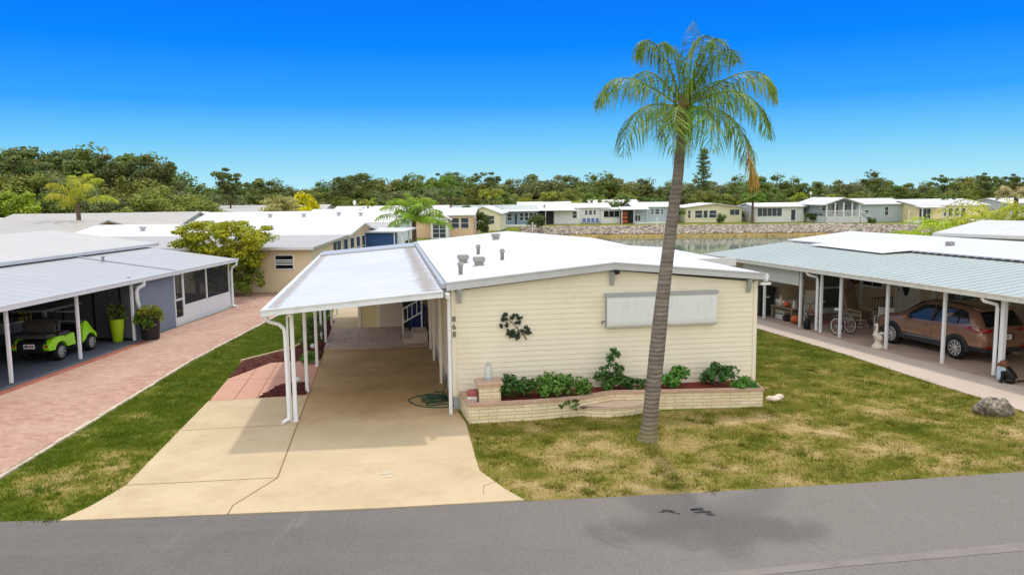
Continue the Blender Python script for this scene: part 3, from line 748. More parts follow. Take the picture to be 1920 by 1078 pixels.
# things kept under the carport -------------------------------------
def wheelie_bin(name, label, loc, rotz, mat, lidmat=None, k=1.0, mark=None):
    t = thing(name, label, 'bin', loc, rotz)
    b = MB()
    n = 5
    w0, w1, d0, d1, h_ = .24*k, .30*k, .26*k, .36*k, 1.0*k
    vs = []
    for f, (ww, dd) in ((0.08*k,(w0,d0)),(.9*k,(w1,d1)),(.9*k,(w1+.02,d1+.02)),(h_,(w1+.02,d1+.02))):
        vs += [(-ww,-dd,f),(ww,-dd,f),(ww,dd,f),(-ww,dd,f)]
    fs = [(3,2,1,0),(12,13,14,15)]
    for q in (0,4,8): fs += [(q+i,q+(i+1)%4,q+4+(i+1)%4,q+4+i) for i in range(4)]
    b.add(vs, fs); b.build('body', mat, t)
    b = MB(); b.yprism([(-d1-.05,h_+.01),(d1+.05,h_+.01),(d1+.05,h_+.05),(.1,h_+.10),(-d1-.05,h_+.05)], -w1-.04, w1+.04); b.build('lid', lidmat or mat, t)
    for x in (-w0-.02, w0+.02):
        b = MB(); b.lathe([(0,-.03),(.11*k,-.03),(.11*k,.03),(0,.03)], (x,d0,.11*k), 12, 'x'); b.build('wheel', rubber, t)
    b = MB(); b.tube([(-w1,d1+.06,.95*k),(w1,d1+.06,.95*k)], .015, 6); b.build('handle', mat, t)
    if mark:
        b = MB(); b.box(-.12,.12,-d1*.93-.006,-d1*.93+.002,.70*k,.74*k); b.obox((.06,-d1*.93-.003,.75*k),(.05,0,.02),(0,.004,0),(-.006,0,.015)); b.build('mark', white_paint, t)
    return t
green_bin = mk('dark_green_plastic', S(34,46,40), .5, .1)
blue_bin = mk('blue_plastic', S(36,46,110), .5, .1)
wheelie_bin('wheelie_bin', 'dark green wheelie bin beside the shed door under the white carport', HF(-.62,11.75,.05), HY, green_bin)
wheelie_bin('recycling_bin', 'blue recycling bin behind the white stair railing under the carport', HF(-.42,11.2,.05), HY+.1, blue_bin, None, .9)
# hose
hs = thing('garden_hose', 'dark green garden hose coiled on the carport floor by the right post', 'hose', HF(-.45,.75,.028), HY)
b = MB(); pts = []
rnd = random.Random(3)
for i in range(120):
    a = i*.33; r_ = .30+.1*math.sin(i*.17)+rnd.uniform(-.015,.015); pts.append((.05+r_*math.cos(a)*.9+.04*math.sin(i*.05), .06+r_*math.sin(a)*.75, .02+.0011*i+.008*math.sin(i*.7)))
b.tube(pts, .013, 6)
loop = [(.25,.5,.05),(-.1,.62,.03),(-.48,.52,.015),(-.62,.2,.015),(-.48,-.25,.015),(-.22,-.5,.015),(.1,-.62,.015),(.4,-.58,.015),(.46,-.35,.02),(.2,-.36,.02),(-.12,-.4,.02),(-.2,-.25,.03),(.1,-.1,.05)]
sp = []
for i in range(len(loop)-1):
    p0, p1, p2, p3 = [Vector(loop[max(0,min(len(loop)-1,i+k))]) for k in (-1,0,1,2)]
    for t_ in (0,.25,.5,.75):
        sp.append(.5*((2*p1)+(-p0+p2)*t_+(2*p0-5*p1+4*p2-p3)*t_**2+(-p0+3*p1-3*p2+p3)*t_**3))
b.tube(sp, .014, 6)
b.tube([(.25,.5,.05),(.34,.42,.3),(.36,.35,.6)], .013, 6)
b.build('hose_coil', mk('hose_green', S(28,74,60), .4, .2), hs)

# brick planter along the front -------------------------------------
pl = thing('brick_planter', 'long low cream brick planter with brown cap along the front of the cream home', 'planter', (*HO,0), HY)
front = [(.14,-.02),(.22,-1.26),(1.7,-1.28),(2.85,-1.16),(3.75,-.80),(4.9,-.98),(7.36,-1.26),(7.62,-.02)]
def offs(pts, d):
    out = []
    for i, p in enumerate(pts):
        p = Vector((*p,0)); a = Vector((*pts[max(i-1,0)],0)); c = Vector((*pts[min(i+1,len(pts)-1)],0))
        n1 = (p-a).normalized() if i else (c-p).normalized(); n2 = (c-p).normalized() if i < len(pts)-1 else n1
        t = (n1+n2).normalized(); nn = Vector((-t.y,t.x,0))/max(.4, math.sqrt((1+n1.dot(n2))/2)); out.append((p+nn*d)[:2])
    return out
inner = offs(front, .13)
b = MB()
def wallstrip(b, A, B, z0, z1):
    for i in range(len(A)-1): b.prism([A[i],A[i+1],B[i+1],B[i]], z0, z1)
wallstrip(b, front, inner, 0, .40); b.build('wall', planter_brick, pl)
capm = mk('planter_cap', S(190,160,138), .8, .15, 4, .4, 30, stain=(S(140,112,96), .5, 5))
b = MB(); wallstrip(b, offs(front,-.025), offs(front,.17), .402, .455); b.build('cap', capm, pl)
b = MB(); b.face([(x,y,.385) for x,y in inner]); b.build('mulch_bed', mk('planter_mulch', S(120,52,42), .95, .35, 25, .9, 30), pl)
hr = [(2.8,-1.19)]+[(3.66+.80*math.cos(a), -1.02-.38*math.sin(a)) for a in [math.pi*(1-k/10) for k in range(1,10)]]+[(4.55,-.98),(3.75,-.83)]
b = MB(); b.prism(hr[:-1]+[(3.75,-.82)], 0, .2); b.build('half_round_step', planter_brick, pl)
b = MB(); b.prism([(x-.01*(3.6-x)*.0, y-.02) for x,y in hr[:-1]]+[(3.75,-.82)], .202, .24); b.build('step_cap', mk('step_cap', S(200,178,156), .8, .12, 4, .4, 30), pl)
b = MB(); b.box(.50,1.0,-.98,-.5,.40,.80); b.build('pillar', planter_brick, pl)
b = MB(); b.bbox(.44,1.06,-1.04,-.44,.802,.87,.02); b.box(.56,.94,-.92,-.56,.868,.876); b.build('pillar_cap', capm, pl)
# lantern on the pillar
ln = thing('glass_lantern', 'clear glass lantern standing on the planter pillar', 'lantern', HF(.75,-.72,.876), HY)
gl = NT('clear_glass'); gl.color(S(215,222,222)); gl.set(.1); gl.b.inputs['Alpha'].default_value = .35; gl = gl.mat
b = MB(); b.lathe([(.10,.02),(.115,.05),(.115,.24),(.10,.3),(.06,.34),(.055,.36)], (0,0,0), 14); b.build('glass_shade', gl, ln)
b = MB(); b.lathe([(0,0),(.11,0),(.11,.02),(0,.025)], (0,0,0), 14); b.lathe([(.06,.345),(.065,.37),(.03,.39),(.012,.43),(0,.435)], (0,0,0), 12); 
for a in range(4): b.tube([(.105*math.cos(a*1.57+.4),.105*math.sin(a*1.57+.4),.02),(.105*math.cos(a*1.57+.4),.105*math.sin(a*1.57+.4),.28),(.05*math.cos(a*1.57+.4),.05*math.sin(a*1.57+.4),.35)], .006, 5)
b.build('lantern_frame', grey_metal, ln)
# two small clay ornaments in the planter corner
b = MB(); b.bbox(-.11,.11,-.09,.09,0,.13,.015); o1 = thing('clay_block', 'small red and white clay block in the left planter corner', 'ornament', HF(.36,-.72,.39), HY)
b.build('base', white_paint, o1); b = MB(); b.bbox(-.12,.12,-.1,.1,.132,.26,.03); b.build('top', mk('red_clay', S(160,92,84), .8, .1), o1)
o2 = MB(); o2.bbox(-.03,.03,-.1,.1,0,.24,.01); o2 = o2.build('ornament_slat', mk('dark_wood', S(66,52,44), .7, .2), None, HF(.50-.04,-1.02+.4,.39)); o2.rotation_euler.z = HY
tag(o2, 'thin dark wooden slat between the clay block and planter pillar', 'ornament')
# metal branch on the wall
bm = thing('wall_ornament', 'dark green metal leafy branch hung on the cream siding', 'ornament', HF(1.47,-.03,1.98), HY)
b = MB(); rnd = random.Random(11)
stem = [Vector((.36,-.015,-.36)),Vector((.26,-.015,-.2)),Vector((.1,-.015,-.02)),Vector((-.06,-.015,.14)),Vector((-.22,-.015,.32))]
b.tube(stem, [.014,.012,.01,.009,.006], 6)
tw = [((.26,-.2),(.33,-.05)),((.26,-.2),(.06,-.26)),((.1,-.02),(.16,.2)),((.1,-.02),(-.12,-.1)),((-.06,.14),(-.0,.3)),((-.06,.14),(-.3,.06)),((.3,-.26),(.38,-.14)),((.15,-.08),(-.05,-.2)),((-.12,.2),(-.26,.22))]
ends = []
for (a,c),(d,e) in tw:
    b.tube([(a,-.015,c),((a+d)/2+.01,-.02,(c+e)/2),(d,-.015,e)], .006, 5); ends += [((d,e),(d-a,e-c)), (((a+d)/2,(c+e)/2),(d-a,e-c))]
ends += [((-.22,.32),(-.16,.18))]
b.build('stem', mk('bronze', S(48,50,44), .5, .2, metal=.4), bm)
b = MB()
for (x,z),(dx,dz) in ends:
    a0 = math.atan2(dz,dx)
    for k in range(6):
        a = a0+rnd.uniform(-1.5,1.5); L = rnd.uniform(.09,.15); d = Vector((math.cos(a),0,math.sin(a))); nrm = Vector((-d.z,0,d.x)); tl = rnd.uniform(-.035,.0)
        base = Vector((x+rnd.uniform(-.02,.02),-.022+rnd.uniform(-.008,0),z+rnd.uniform(-.02,.02)))
        b.add([base, base+d*L*.45+nrm*L*.3+Vector((0,tl,0)), base+d*L+Vector((0,tl*.6,0)), base+d*L*.45-nrm*L*.3+Vector((0,tl*.3,0)), base+d*L*.5+Vector((0,tl-.02,0))], [(0,4,1),(1,4,2),(2,4,3),(3,4,0)])
b.build('leaves', mk('bronze_leaf', S(56,70,58), .5, .35, 14, metal=.3), bm); bm.scale = (.88,1,.88)
# white splash rocks at the planter end
for i, (u, v, s_) in enumerate([(7.9,-.75,.2),(8.15,-.55,.16)]):
    b = MB(); b.ball((0,0,.03), s_, s_*.8, s_*.45, 9, 6)
    b.v = [(x+.035*mnoise.noise((x*9,y*9,z*9+i)), y+.035*mnoise.noise((x*9+5,y*9,z*9)), z+.03*mnoise.noise((x*8,y*8,z*8+9))) for x,y,z in b.v]
    o = b.build('white_rock', mk('pale_rock%d'%i, S(214,200,182), .9, .15, 8, .4, 30), None, HF(u,v,0)); o.rotation_euler.z = i
    tag(o, ['larger whitish stone lying against the right end of the brick planter', 'smaller whitish stone on the grass just right of the planter end'][i], 'rock')
# ------------------------------------------------------------------ home on the left lot
lh = thing('manufactured_home', 'slate blue home with pale blue metal carport roof, screened porch and lime golf cart inside', 'house', (*LO,0), LY)
b = MB(); b.slab((-9,-6,3.68),(-3.85,-6,3.02),(-3.85,15.9,3.02),(-9,15.9,3.68),.06); b.slab((-14.2,-6,3.02),(-9,-6,3.68),(-9,15.9,3.68),(-14.2,15.9,3.02),.06)
b.build('roof', roof_cream, lh)
b = MB(); b.box(-3.84,-3.78,-6,15.9,2.9,3.03); b.build('fascia', fascia_metal, lh)
b = MB()
for i in range(36):
    v0, v1 = -6+21.3*i/36, -6+21.3*(i+1)/36
    b.slab((-3.99,v0,2.86),(.2,v0,2.29),(.2,v1-.03,2.29),(-3.99,v1-.03,2.86),.05)
    b.slab((-3.99,v1-.03,2.864),(.2,v1-.03,2.294),(.2,v1,2.294),(-3.99,v1,2.864),.05)
lcr = b.build('carport_roof', roof_blue, lh)
b = MB(); b.slab((-3.9,9.45,2.885),(.2,9.45,2.325),(.2,9.62,2.325),(-3.9,9.62,2.885),.03); b.lathe([(0,0),(.05,0),(.05,.16),(.08,.16),(.08,.22),(0,.25)], (-2.6,9.2,2.70), 10)
b.build('roof_seam', grey_metal, lcr)
b = MB()
for i in range(30): b.box(-4.04,-3.99,-2+i*.58,-2+i*.58+.36,2.84,2.90)
b.build('roof_end_gap', dark_grey, lcr)
b = MB(); b.box(.2,.31,-6,15.35,2.15,2.30); b.box(.305,.325,-6,15.35,2.27,2.315); b.build('gutter', white_metal, lh)
b = MB(); b.box(-13.6,-4.3,-6,15.6,0,3.0); b.build('wall', dark_stucco, lh)
b = MB(); b.box(-4.29,-.04,6.47,6.6,.04,2.34); b.build('end_wall', dark_stucco, lh)
b = MB()
for u in (-1.43,-.42,-2.6): b.box(u-.03,u+.03,6.44,6.475,.05,2.34)
b.box(-4.29,-.05,6.43,6.47,.04,.14); b.build('wall_batten', black, lh)
b = MB(); b.box(-.1,0,6.65,9.62,.0,2.2); b.build('side_wall', siding_grey, lh)
b = MB(); b.box(-.08,-.02,10.45,15.0,.0,.72); b.build('knee_panel', white_metal, lh)
b = MB()
for v in (10.47, 12.6, 14.97): b.box(-.09,-.01,v-.045,v+.045,.0,2.2)
b.box(-.09,-.01,10.4,15.0,.72,.78); b.box(-.09,-.01,9.65,15.0,2.12,2.2)
scf = b.build('screen_frame', white_metal, lh)
for a0, a1 in ((10.52,12.55),(12.65,14.92)):
    b = MB(); b.box(-.056,-.046,a0,a1,.78,2.12); b.build('screen_panel', screen, scf)
b = MB(); b.box(-4.2,-.08,14.95,15.02,.0,.72); b.build('rear_knee_panel', white_metal, lh)
for v, hgt in ((14.3,2.0),(11.9,1.9)):
    b = MB(); n = 9; vs = []
    for i in range(n): vs += [(-.2+.03*math.sin(i*2.2),v+i*.06,.15),(-.2+.03*math.sin(i*2.2),v+i*.06,2.1)]
    b.add(vs, [(2*i,2*i+2,2*i+3,2*i+1) for i in range(n-1)], True); b.build('curtain', mk('curtain', S(150,138,130), .9, .1), lh)
b = MB(); b.box(-.09,-.0,9.66,9.74,.0,2.15); b.box(-.09,-.0,10.36,10.44,.0,2.15); b.box(-.085,-.005,9.74,10.36,2.06,2.15); b.box(-.085,-.005,9.74,10.36,.0,.34); b.box(-.085,-.005,9.74,10.36,1.02,1.10)
sd = b.build('screen_door', white_metal, lh)
b = MB(); b.box(-.05,-.04,9.74,10.36,.34,1.02); b.box(-.05,-.04,9.74,10.36,1.10,2.06); b.build('screen_panel', screen, sd)
b = MB(); b.tube([(.03,9.80,1.1),(.03,9.80,1.26)], .014, 6); b.build('door_handle', chrome, sd)
for v in (-3.2, 0, 3.24, 6.5):
    b = MB(); b.bbox(-.045,.045,v-.045,v+.045,0,2.22,.01); b.build('post', white_metal, lh)
b = MB(); b.tube([(.24,6.95,2.2),(.24,6.93,2.02),(.12,6.72,1.92),(.1,6.68,1.8),(.1,6.68,1.5),(.12,6.74,1.25),(.16,6.98,1.0),(.18,7.02,.8),(.18,7.03,.1)], .075, 12); b.build('downspout', white_metal, lh)
b = MB(); b.tube([(.26,15.25,2.18),(.26,15.25,2.05),(.1,15.1,1.9),(.06,15.08,1.7),(.06,15.08,.2),(.12,15.0,.08),(.35,14.9,.05)], .055, 10); b.build('downspout', white_metal, lh)
# kept inside the left carport
def LT(name, label, cat, u, v, z=.04, rz=0): return thing(name, label, cat, LF(u,v,z), LY+rz)
t = LT('beach_towel', 'yellow green towel hanging on the dark end wall behind the golf cart', 'towel', -4.02, 6.40)
b = MB(); n = 8; vs = []
for i in range(n): vs += [(-.24+i*.07,.015*math.sin(i*1.9),.62),(-.24+i*.07,.01*math.sin(i*1.9),1.36)]
b.add(vs, [(2*i,2*i+2,2*i+3,2*i+1) for i in range(n-1)], True); b.build('cloth', mk('towel', S(196,190,70), .95, .15, 6), t)
b = MB(); b.tube([(-.3,.04,1.37),(.3,.04,1.37)], .012, 6); b.build('rail', chrome, t)
t = LT('hanging_lamp', 'pale grey lantern hung on the dark wall above the golf cart seat', 'lamp', -3.25, 6.36)
b = MB(); b.lathe([(.0,.86),(.07,.88),(.09,1.0),(.085,1.2),(.05,1.27),(0,1.3)], (0,0,0), 12); b.build('lamp_shade', mk('lamp_pale', S(176,178,180), .5, .1), t)
b = MB(); b.tube([(0,0,1.29),(0,.06,1.42)], .01, 5); b.build('bracket', black, t)
t = LT('storage_shelf', 'dark storage shelf with cushions and boxes at the back of the left carport', 'shelf', -3.5, 4.2)
b = MB()
for z in (.0,.55,1.1): b.box(-.45,.45,-1.1,1.1,z+.02,z+.06)
for x in (-.43,.43):
    for y in (-1.08,1.08): b.box(x-.02,x+.02,y-.02,y+.02,0,1.5)
b.build('frame', dark_grey, t)
t2 = LT('cushion', 'dull red and tan cushion lying on the carport storage shelf', 'cushion', -3.3, 3.5, .04+1.1)
b = MB(); b.ball((0,0,.2), .3,.42,.15, 12, 6); b.build('pad', mk('cushion_red', S(150,110,96), .9, .35, 8), t2)
t3 = LT('storage_box', 'grey plastic storage box on the carport shelf beside the cushion', 'box', -3.4, 4.6, .04+.6)
b = MB(); b.bbox(-.3,.3,-.4,.4,0,.34,.03); b.build('body', mk('box_grey', S(130,132,138), .6, .1), t3); b = MB(); b.bbox(-.32,.32,-.42,.42,.342,.38,.015); b.build('lid', white_paint, t3)

# ------------------------------------------------------------------ home on the right lot
rh = thing('manufactured_home', 'taupe home under pale green metal carport roof with brown car parked beneath', 'house', (*RO,0), RY)
b = MB(); b.slab((4.1,-9,2.90),(7.6,-9,3.22),(7.6,13.45,3.22),(4.1,13.45,2.90),.06); b.slab((7.6,-9,3.22),(11.2,-9,2.88),(11.2,13.45,2.88),(7.6,13.45,3.22),.06)
rroof = b.build('roof', roof_pan, rh)
for u, v, k in [(5.7,5.6,'b'),(4.9,1.4,'p'),(5.3,-1.6,'p'),(5.9,-2.2,'p'),(5.7,-2.5,'b'),(6.6,2.0,'b')]:
    b = MB(); z = 2.9+(u-4.1)*.0914
    if k == 'b': b.bbox(u-.14,u+.14,v-.12,v+.12,z-.03,z+.16,.03)
    else: b.lathe([(0,z-.03),(.06,z-.03),(.06,z+.12),(.085,z+.12),(.085,z+.2),(0,z+.22)], (u,v,0), 10)
    b.build('roof_vent', vent_grey, rroof)
b = MB()
for i in range(64):
    v0, v1 = -9+22.4*i/64, -9+22.4*(i+1)/64
    b.slab((-.3,v0,2.37),(4.02,v0,2.80),(4.02,v1-.06,2.80),(-.3,v1-.06,2.37),.04)
    b.slab((-.3,v1-.05,2.382),(4.02,v1-.05,2.812),(4.02,v1,2.812),(-.3,v1,2.382),.06)
rcr = b.build('carport_roof', roof_green, rh)
b = MB()
for i in range(44): b.box(4.02,4.06,-9+i*.35,-9+i*.35+.2,2.79,2.87)
b.build('roof_end_gap', dark_grey, rcr)
b = MB(); b.slab((3.2,6.3,2.80),(4.3,5.6,2.945),(4.3,10.4,2.945),(3.5,11.0,2.84),.02); b.build('roof_patch', mk('patch_white', S(236,237,239), .4, .02), rcr)
b = MB(); b.box(-.43,-.31,-9,13.42,2.23,2.375); b.box(-.445,-.425,-9,13.42,2.35,2.39); b.build('gutter', mk('aged_white_gutter', S(222,218,206), .45, .06, 2, stain=(S(160,150,128), .5, 3)), rh)
b = MB(); b.slab((-.3,13.42,2.37),(4.0,13.42,2.80),(4.0,13.5,2.80),(-.3,13.5,2.37),.14); b.build('end_fascia', white_metal, rh)
b = MB(); b.box(4.3,11,-9,13.3,.0,2.88); 
b.build('wall', brown_wall, rh)
b = MB(); laps(b, -9, 9.28, .45, 2.72, None, 4.298, .02, .2, 'y', -1); b.build('siding', brown_wall, rh)
# utility room
b = MB(); b.box(.95,4.28,9.32,13.2,.035,2.4); laps(b, .95, 4.28, .06, 2.36, None, 9.318, .02, .16); laps(b, 9.32, 13.2, .06, 2.36, None, .948, .02, .16, 'y', -1); b.build('utility_room', brown_wall, rh)
b = MB()
b.box(4.2,4.26,5.52,6.5,.42,2.45)
do = b.build('entry_door', mk('door_cream', S(222,220,205), .5, .04), rh)
b = MB(); pts = [(.19*math.cos(a*math.pi/10), .5*math.sin(a*math.pi/10)) for a in range(20)]; b.yprism([(6.05+y_, 1.62+z_) for y_, z_ in pts], 4.17, 4.199); b.build('pane', glass_dark, do)
b = MB(); pts2 = [(6.05+1.25*y_, 1.62+1.12*z_) for y_, z_ in pts]; b.yprism(pts2, 4.186, 4.1995); b.build('oval_trim', white_paint, do)
b = MB(); b.ball((4.16,6.40,1.35), .035); b.build('door_handle', black, do)
b = MB(); b.ball((4.16,6.40,1.55), .03); b.build('door_lock', black, do)
b = MB(); b.box(4.18,4.27,5.4,5.5,.4,2.52); b.box(4.18,4.27,6.52,6.62,.4,2.52); b.box(4.18,4.27,5.4,6.62,2.46,2.56); b.build('door_trim', white_paint, rh)
b = MB(); b.box(3.2,4.25,5.3,6.7,.04,.40); b.build('step', porch_conc, rh)
b = MB()
for z in (.45+.55, .45+.1): b.tube([(3.25,6.75,z),(4.2,6.75,z)], .018, 6)
for k in range(8): b.tube([(3.25+k*.135,6.75,.40),(3.25+k*.135,6.75,1.0)], .011, 5)
b.build('railing', black, rh)
for v0, v1, z0, z1 in ((7.25,8.45,1.25,2.05),(2.9,4.1,.95,2.1),(-.5,.7,.95,2.1),(-4,-2.6,.95,2.1)):
    b = MB(); b.box(4.17,4.25,v0,v1,z0,z1); wn = b.build('window', white_paint, rh)
    b = MB(); b.box(4.155,4.168,v0+.08,(v0+v1)/2-.03,z0+.08,z1-.08); b.box(4.155,4.168,(v0+v1)/2+.03,v1-.08,z0+.08,z1-.08); b.build('pane', glass_dark, wn)
for v in (8.55, 4.75, 1.6):
    b = MB(); b.box(4.2,4.27,v-.06,v+.06,.45,2.7); b.build('wall_batten', white_paint, rh)
# greenish glazed panel on the utility room
b = MB(); b.box(2.55,3.75,9.22,9.29,.05,2.2); wn = b.build('window', white_paint, rh)
b = MB(); b.box(2.63,3.67,9.205,9.218,.3,1.1); b.box(2.63,3.67,9.205,9.218,1.18,2.1); b.build('pane', mk('green_glass', S(96,108,92), .2, .2, 3, spec=.5), wn)
for v in (-2.0, 0, 2.3, 4.53, 5.58, 6.77, 9.1, 13.2):
    b = MB(); w_ = .065 if v == -2.0 else .045
    b.bbox(-w_,w_,v-w_,v+w_,0,2.3,.01); b.build('post', white_metal, rh)
for v in (5.70, -1.86):
    b = MB(); b.tube([(-.38,v+.25,2.22),(-.36,v+.2,2.14),(-.12,v,2.06),(-.1,v-.01,1.95),(-.1,v-.01,.1)], .05, 8); b.build('downspout', white_metal, rh)
b = MB(); b.box(-.06,-.04,6.85,10.6,1.66,2.26); b.box(-.07,-.03,6.8,10.65,1.62,1.66); b.build('sun_screen', mk('sunscreen', S(206,206,200), .7, .06, 12), rh)

def RT(name, label, cat, u, v, z=.035, rz=0, group=None): return thing(name, label, cat, RF(u,v,z), RY+rz, group)
wheelie_bin('wheelie_bin', 'dark green wheelie bin at the far end of the green roofed right carport', RF(.35,9.75,.035), RY-.15, green_bin, None, 1.15, True)
# potting bench, toys, pumpkin
t = RT('wooden_bench', 'weathered wooden potting bench under the green carport roof', 'bench', .55, 8.4, rz=.0)
wood = mk('weathered_wood', S(128,112,92), .85, .2, 4); b = MB()
for k in range(4): b.bbox(-.25+k*.13,-.13+k*.13,-.75,.75,.50,.54,.008)
b.build('seat', wood, t)
for x in (-.2,.22):
    for y in (-.65,.65):
        b = MB(); b.box(x-.04,x+.04,y-.04,y+.04,0,.499); b.build('leg', wood, t)
b = MB(); b.box(-.16,.18,-.62,.62,.38,.44); b.build('rail', wood, t)
t = RT('crate', 'white slatted crate behind the potting bench', 'crate', .86, 8.85)
b = MB()
for k in range(4): b.box(-.3,.3,-.3,-.27,.02+k*.2,.17+k*.2); b.box(-.3,-.27,-.27,.3,.02+k*.2,.17+k*.2)
b.box(-.3,.3,-.3,.3,0,.02); b.build('slats', white_paint, t)
t = RT('basket', 'dark low basket on the floor under the potting bench', 'basket', .5, 8.2)
b = MB(); b.lathe([(0,0),(.18,0),(.24,.18),(.22,.18),(.17,.03),(0,.03)], (0,0,0), 14); b.build('body', mk('dark_basket', S(50,44,40), .9, .2, 10), t)
orange = mk('pumpkin_orange', S(196,98,48), .5, .15, 6)
def pumpkin(t, r):
    b = MB(); n, m_ = 24, 8; vs = []
    for i in range(m_+1):
        a = math.pi*i/m_-math.pi/2
        for k in range(n):
            th = 2*math.pi*k/n; rr = r*(1-.08*abs(math.sin(th*4)))*math.cos(a); vs.append((rr*math.cos(th), rr*math.sin(th), r*.8+r*.8*math.sin(a)*(1-.12*math.cos(a)**6)))
    b.add(vs, [(i*n+k,i*n+(k+1)%n,(i+1)*n+(k+1)%n,(i+1)*n+k) for i in range(m_) for k in range(n)], True); b.build('body', orange, t)
    b = MB(); b.tube([(0,0,r*1.5),(.01,0,r*1.75),(.04,0,r*1.9)], .025*r/.2, 6); b.build('stem', mk('stem', S(92,90,50), .8), t)
pumpkin(RT('pumpkin', 'large orange pumpkin on the floor beside the white post', 'pumpkin', .38, 7.55), .21)
pumpkin(RT('pumpkin', 'small orange pumpkin on the bench between the white figurines', 'pumpkin', .52, 8.35, .575), .14)
figw = mk('figurine_white', S(216,206,190), .7, .15, 10)
def rabbit(t, k, dark=None):
    b = MB(); b.ball((0,0,.13*k), .10*k,.09*k,.13*k); b.ball((0,-.02*k,.30*k), .075*k,.075*k,.075*k)
    for s in (-1,1): b.ball((.035*k*s,0,.42*k), .02*k,.015*k,.07*k, 8, 5); b.ball((.07*k*s,-.09*k,.04*k), .035*k,.06*k,.035*k, 8, 5); b.ball((.09*k*s,-.05*k,.17*k), .028*k,.03*k,.06*k, 8, 5)
    b.build('body', figw, t)
    b = MB(); 
    for s in (-1,1): b.ball((.028*k*s,-.088*k,.315*k), .011*k)
    b.build('eyes', black, t)
rabbit(RT('rabbit_figurine', 'white rabbit figurine at the near end of the potting bench', 'figurine', .5, 7.85, .575), .75)
rabbit(RT('rabbit_figurine', 'white rabbit figurine beside the pumpkin at the far end of the potting bench', 'figurine', .5, 8.72, .575), .85)
t = RT('wind_chime', 'string of pale shells hanging in front of the taupe utility room', 'wind chime', .5, 7.3, 1.1)
b = MB(); b.tube([(0,0,0),(0,0,1.25)], .004, 4); b.build('cord', dark_grey, t)
for k in range(5): b = MB(); b.ball((0,0,.05+k*.15), .04,.02,.04, 8, 5); b.build('shell', figw, t)
# adult tricycle
def wheel3(parent, c, r, lean=0.0):
    c = Vector(c); a = Vector((math.sin(lean), math.cos(lean), 0)); z = Vector((0,0,1)); n = 28
    b = MB(); b.tube([c+(a*math.cos(2*math.pi*k/n)+z*math.sin(2*math.pi*k/n))*(r-.022) for k in range(n)], .022, 6, closed=True); w_ = b.build('wheel', rubber, parent)
    b = MB(); b.tube([c+(a*math.cos(2*math.pi*k/n)+z*math.sin(2*math.pi*k/n))*(r-.06) for k in range(n)], .018, 6, closed=True); b.build('rim', mk_once('rim_white', S(214,210,204)), w_)
    b = MB()
    for k in range(14): b.tube([c, c+(a*math.cos(2*math.pi*k/14)+z*math.sin(2*math.pi*k/14))*(r-.06)], .003, 4)
    b.lathe([(0,-.03),(.03,-.03),(.03,.03),(0,.03)], c, 8, 'x'); b.build('spokes', chrome, w_)
_once = {}
def mk_once(n, c, **k):
    if n not in _once: _once[n] = mk(n, c, **k)
    return _once[n]
t = RT('tricycle', 'red adult tricycle with white saddle parked between the carport posts', 'tricycle', .15, 5.5, rz=.08)
red = mk('frame_red', S(132,24,30), .35, .05)
wheel3(t, (.0,1.02,.33), .33, .45); wheel3(t, (-.02,-.58,.33), .33); wheel3(t, (.62,-.55,.33), .33)
b = MB(); b.tube([(.08,.86,.92),(.04,.93,.62),(.0,1.02,.33)], .02, 8); b.tube([(.07,.84,.72),(.2,.5,.36),(.28,.1,.32),(.3,-.2,.36)], .024, 8); b.tube([(.3,-.12,.34),(.31,-.22,.82)], .02, 8); b.tube([(.3,-.2,.36),(.3,-.56,.33)], .02, 8); b.tube([(-.0,-.57,.33),(.6,-.56,.33)], .018, 8)
b.build('frame', red, t)
b = MB(); b.tube([(-.32,.62,1.04),(-.28,.8,1.0),(-.05,.86,.96),(.1,.86,.94),(.26,.86,.96),(.46,.78,1.0),(.5,.6,1.04)], .016, 8); b.build('handlebar', chrome, t)
b = MB(); b.ball((.31,-.25,.87), .11,.15,.05); b.build('saddle', white_paint, t)
wire = mk('wire_grey', S(150,150,150), .4, metal=.6); b = MB()
for z in (.5,.66,.82): b.tube([(.02,-.34,z),(.58,-.34,z),(.58,-.86,z),(.02,-.86,z)], .008, 4, closed=True)
for k in range(8):
    x = .02+k*.08
    for y in (-.34,-.86): b.tube([(x,y,.5),(x,y,.82)], .006, 4)
    b.tube([(x,-.34,.5),(x,-.86,.5)], .006, 4); 
for k in range(7):
    y = -.34-k*.087
    for x in (.02,.58): b.tube([(x,y,.5),(x,y,.82)], .006, 4)
b.build('basket', wire, t)
b = MB(); b.lathe([(0,0),(.1,0),(.13,.06),(.12,.3),(.07,.4),(0,.42)], (0,0,0), 12)
tag(b.build('black_bag', black, None, RF(-.02,6.32,.035)), 'small black bag standing at the foot of the double white post', 'bag')
# sling chair seen edge on, swing chair, plastic chair
cream_metal = mk('cream_metal', S(200,192,172), .5, .08)
t = RT('patio_chair', 'tall cream sling chair seen edge on behind the tricycle', 'chair', .95, 7.35, rz=2.6)
b = MB(); b.obox((0,.30,.92),(.26,0,0),(0,.015,.0),(0,.16,.44)); b.build('backrest', mk('sling_grey', S(176,172,160), .8, .1), t)
b = MB(); b.obox((0,-.02,.42),(.26,0,0),(0,.26,-.03),(0,0,.015)); b.build('seat', mk_once('sling_grey2', S(170,166,154)), t)
for s in (-1,1):
    b = MB(); b.tube([(.29*s,-.3,0),(.29*s,-.28,.4),(.29*s,-.05,.64),(.29*s,.25,.66),(.29*s,.2,.38),(.29*s,.34,0)], .017, 6); b.tube([(.29*s,.15,.45),(.29*s,.47,1.38)], .017, 6); b.build('armrest', cream_metal, t)
t = RT('glider_chair', 'tan cushioned glider chair with cream tube frame beside the entry door', 'chair', 2.2, 6.25, rz=.35)
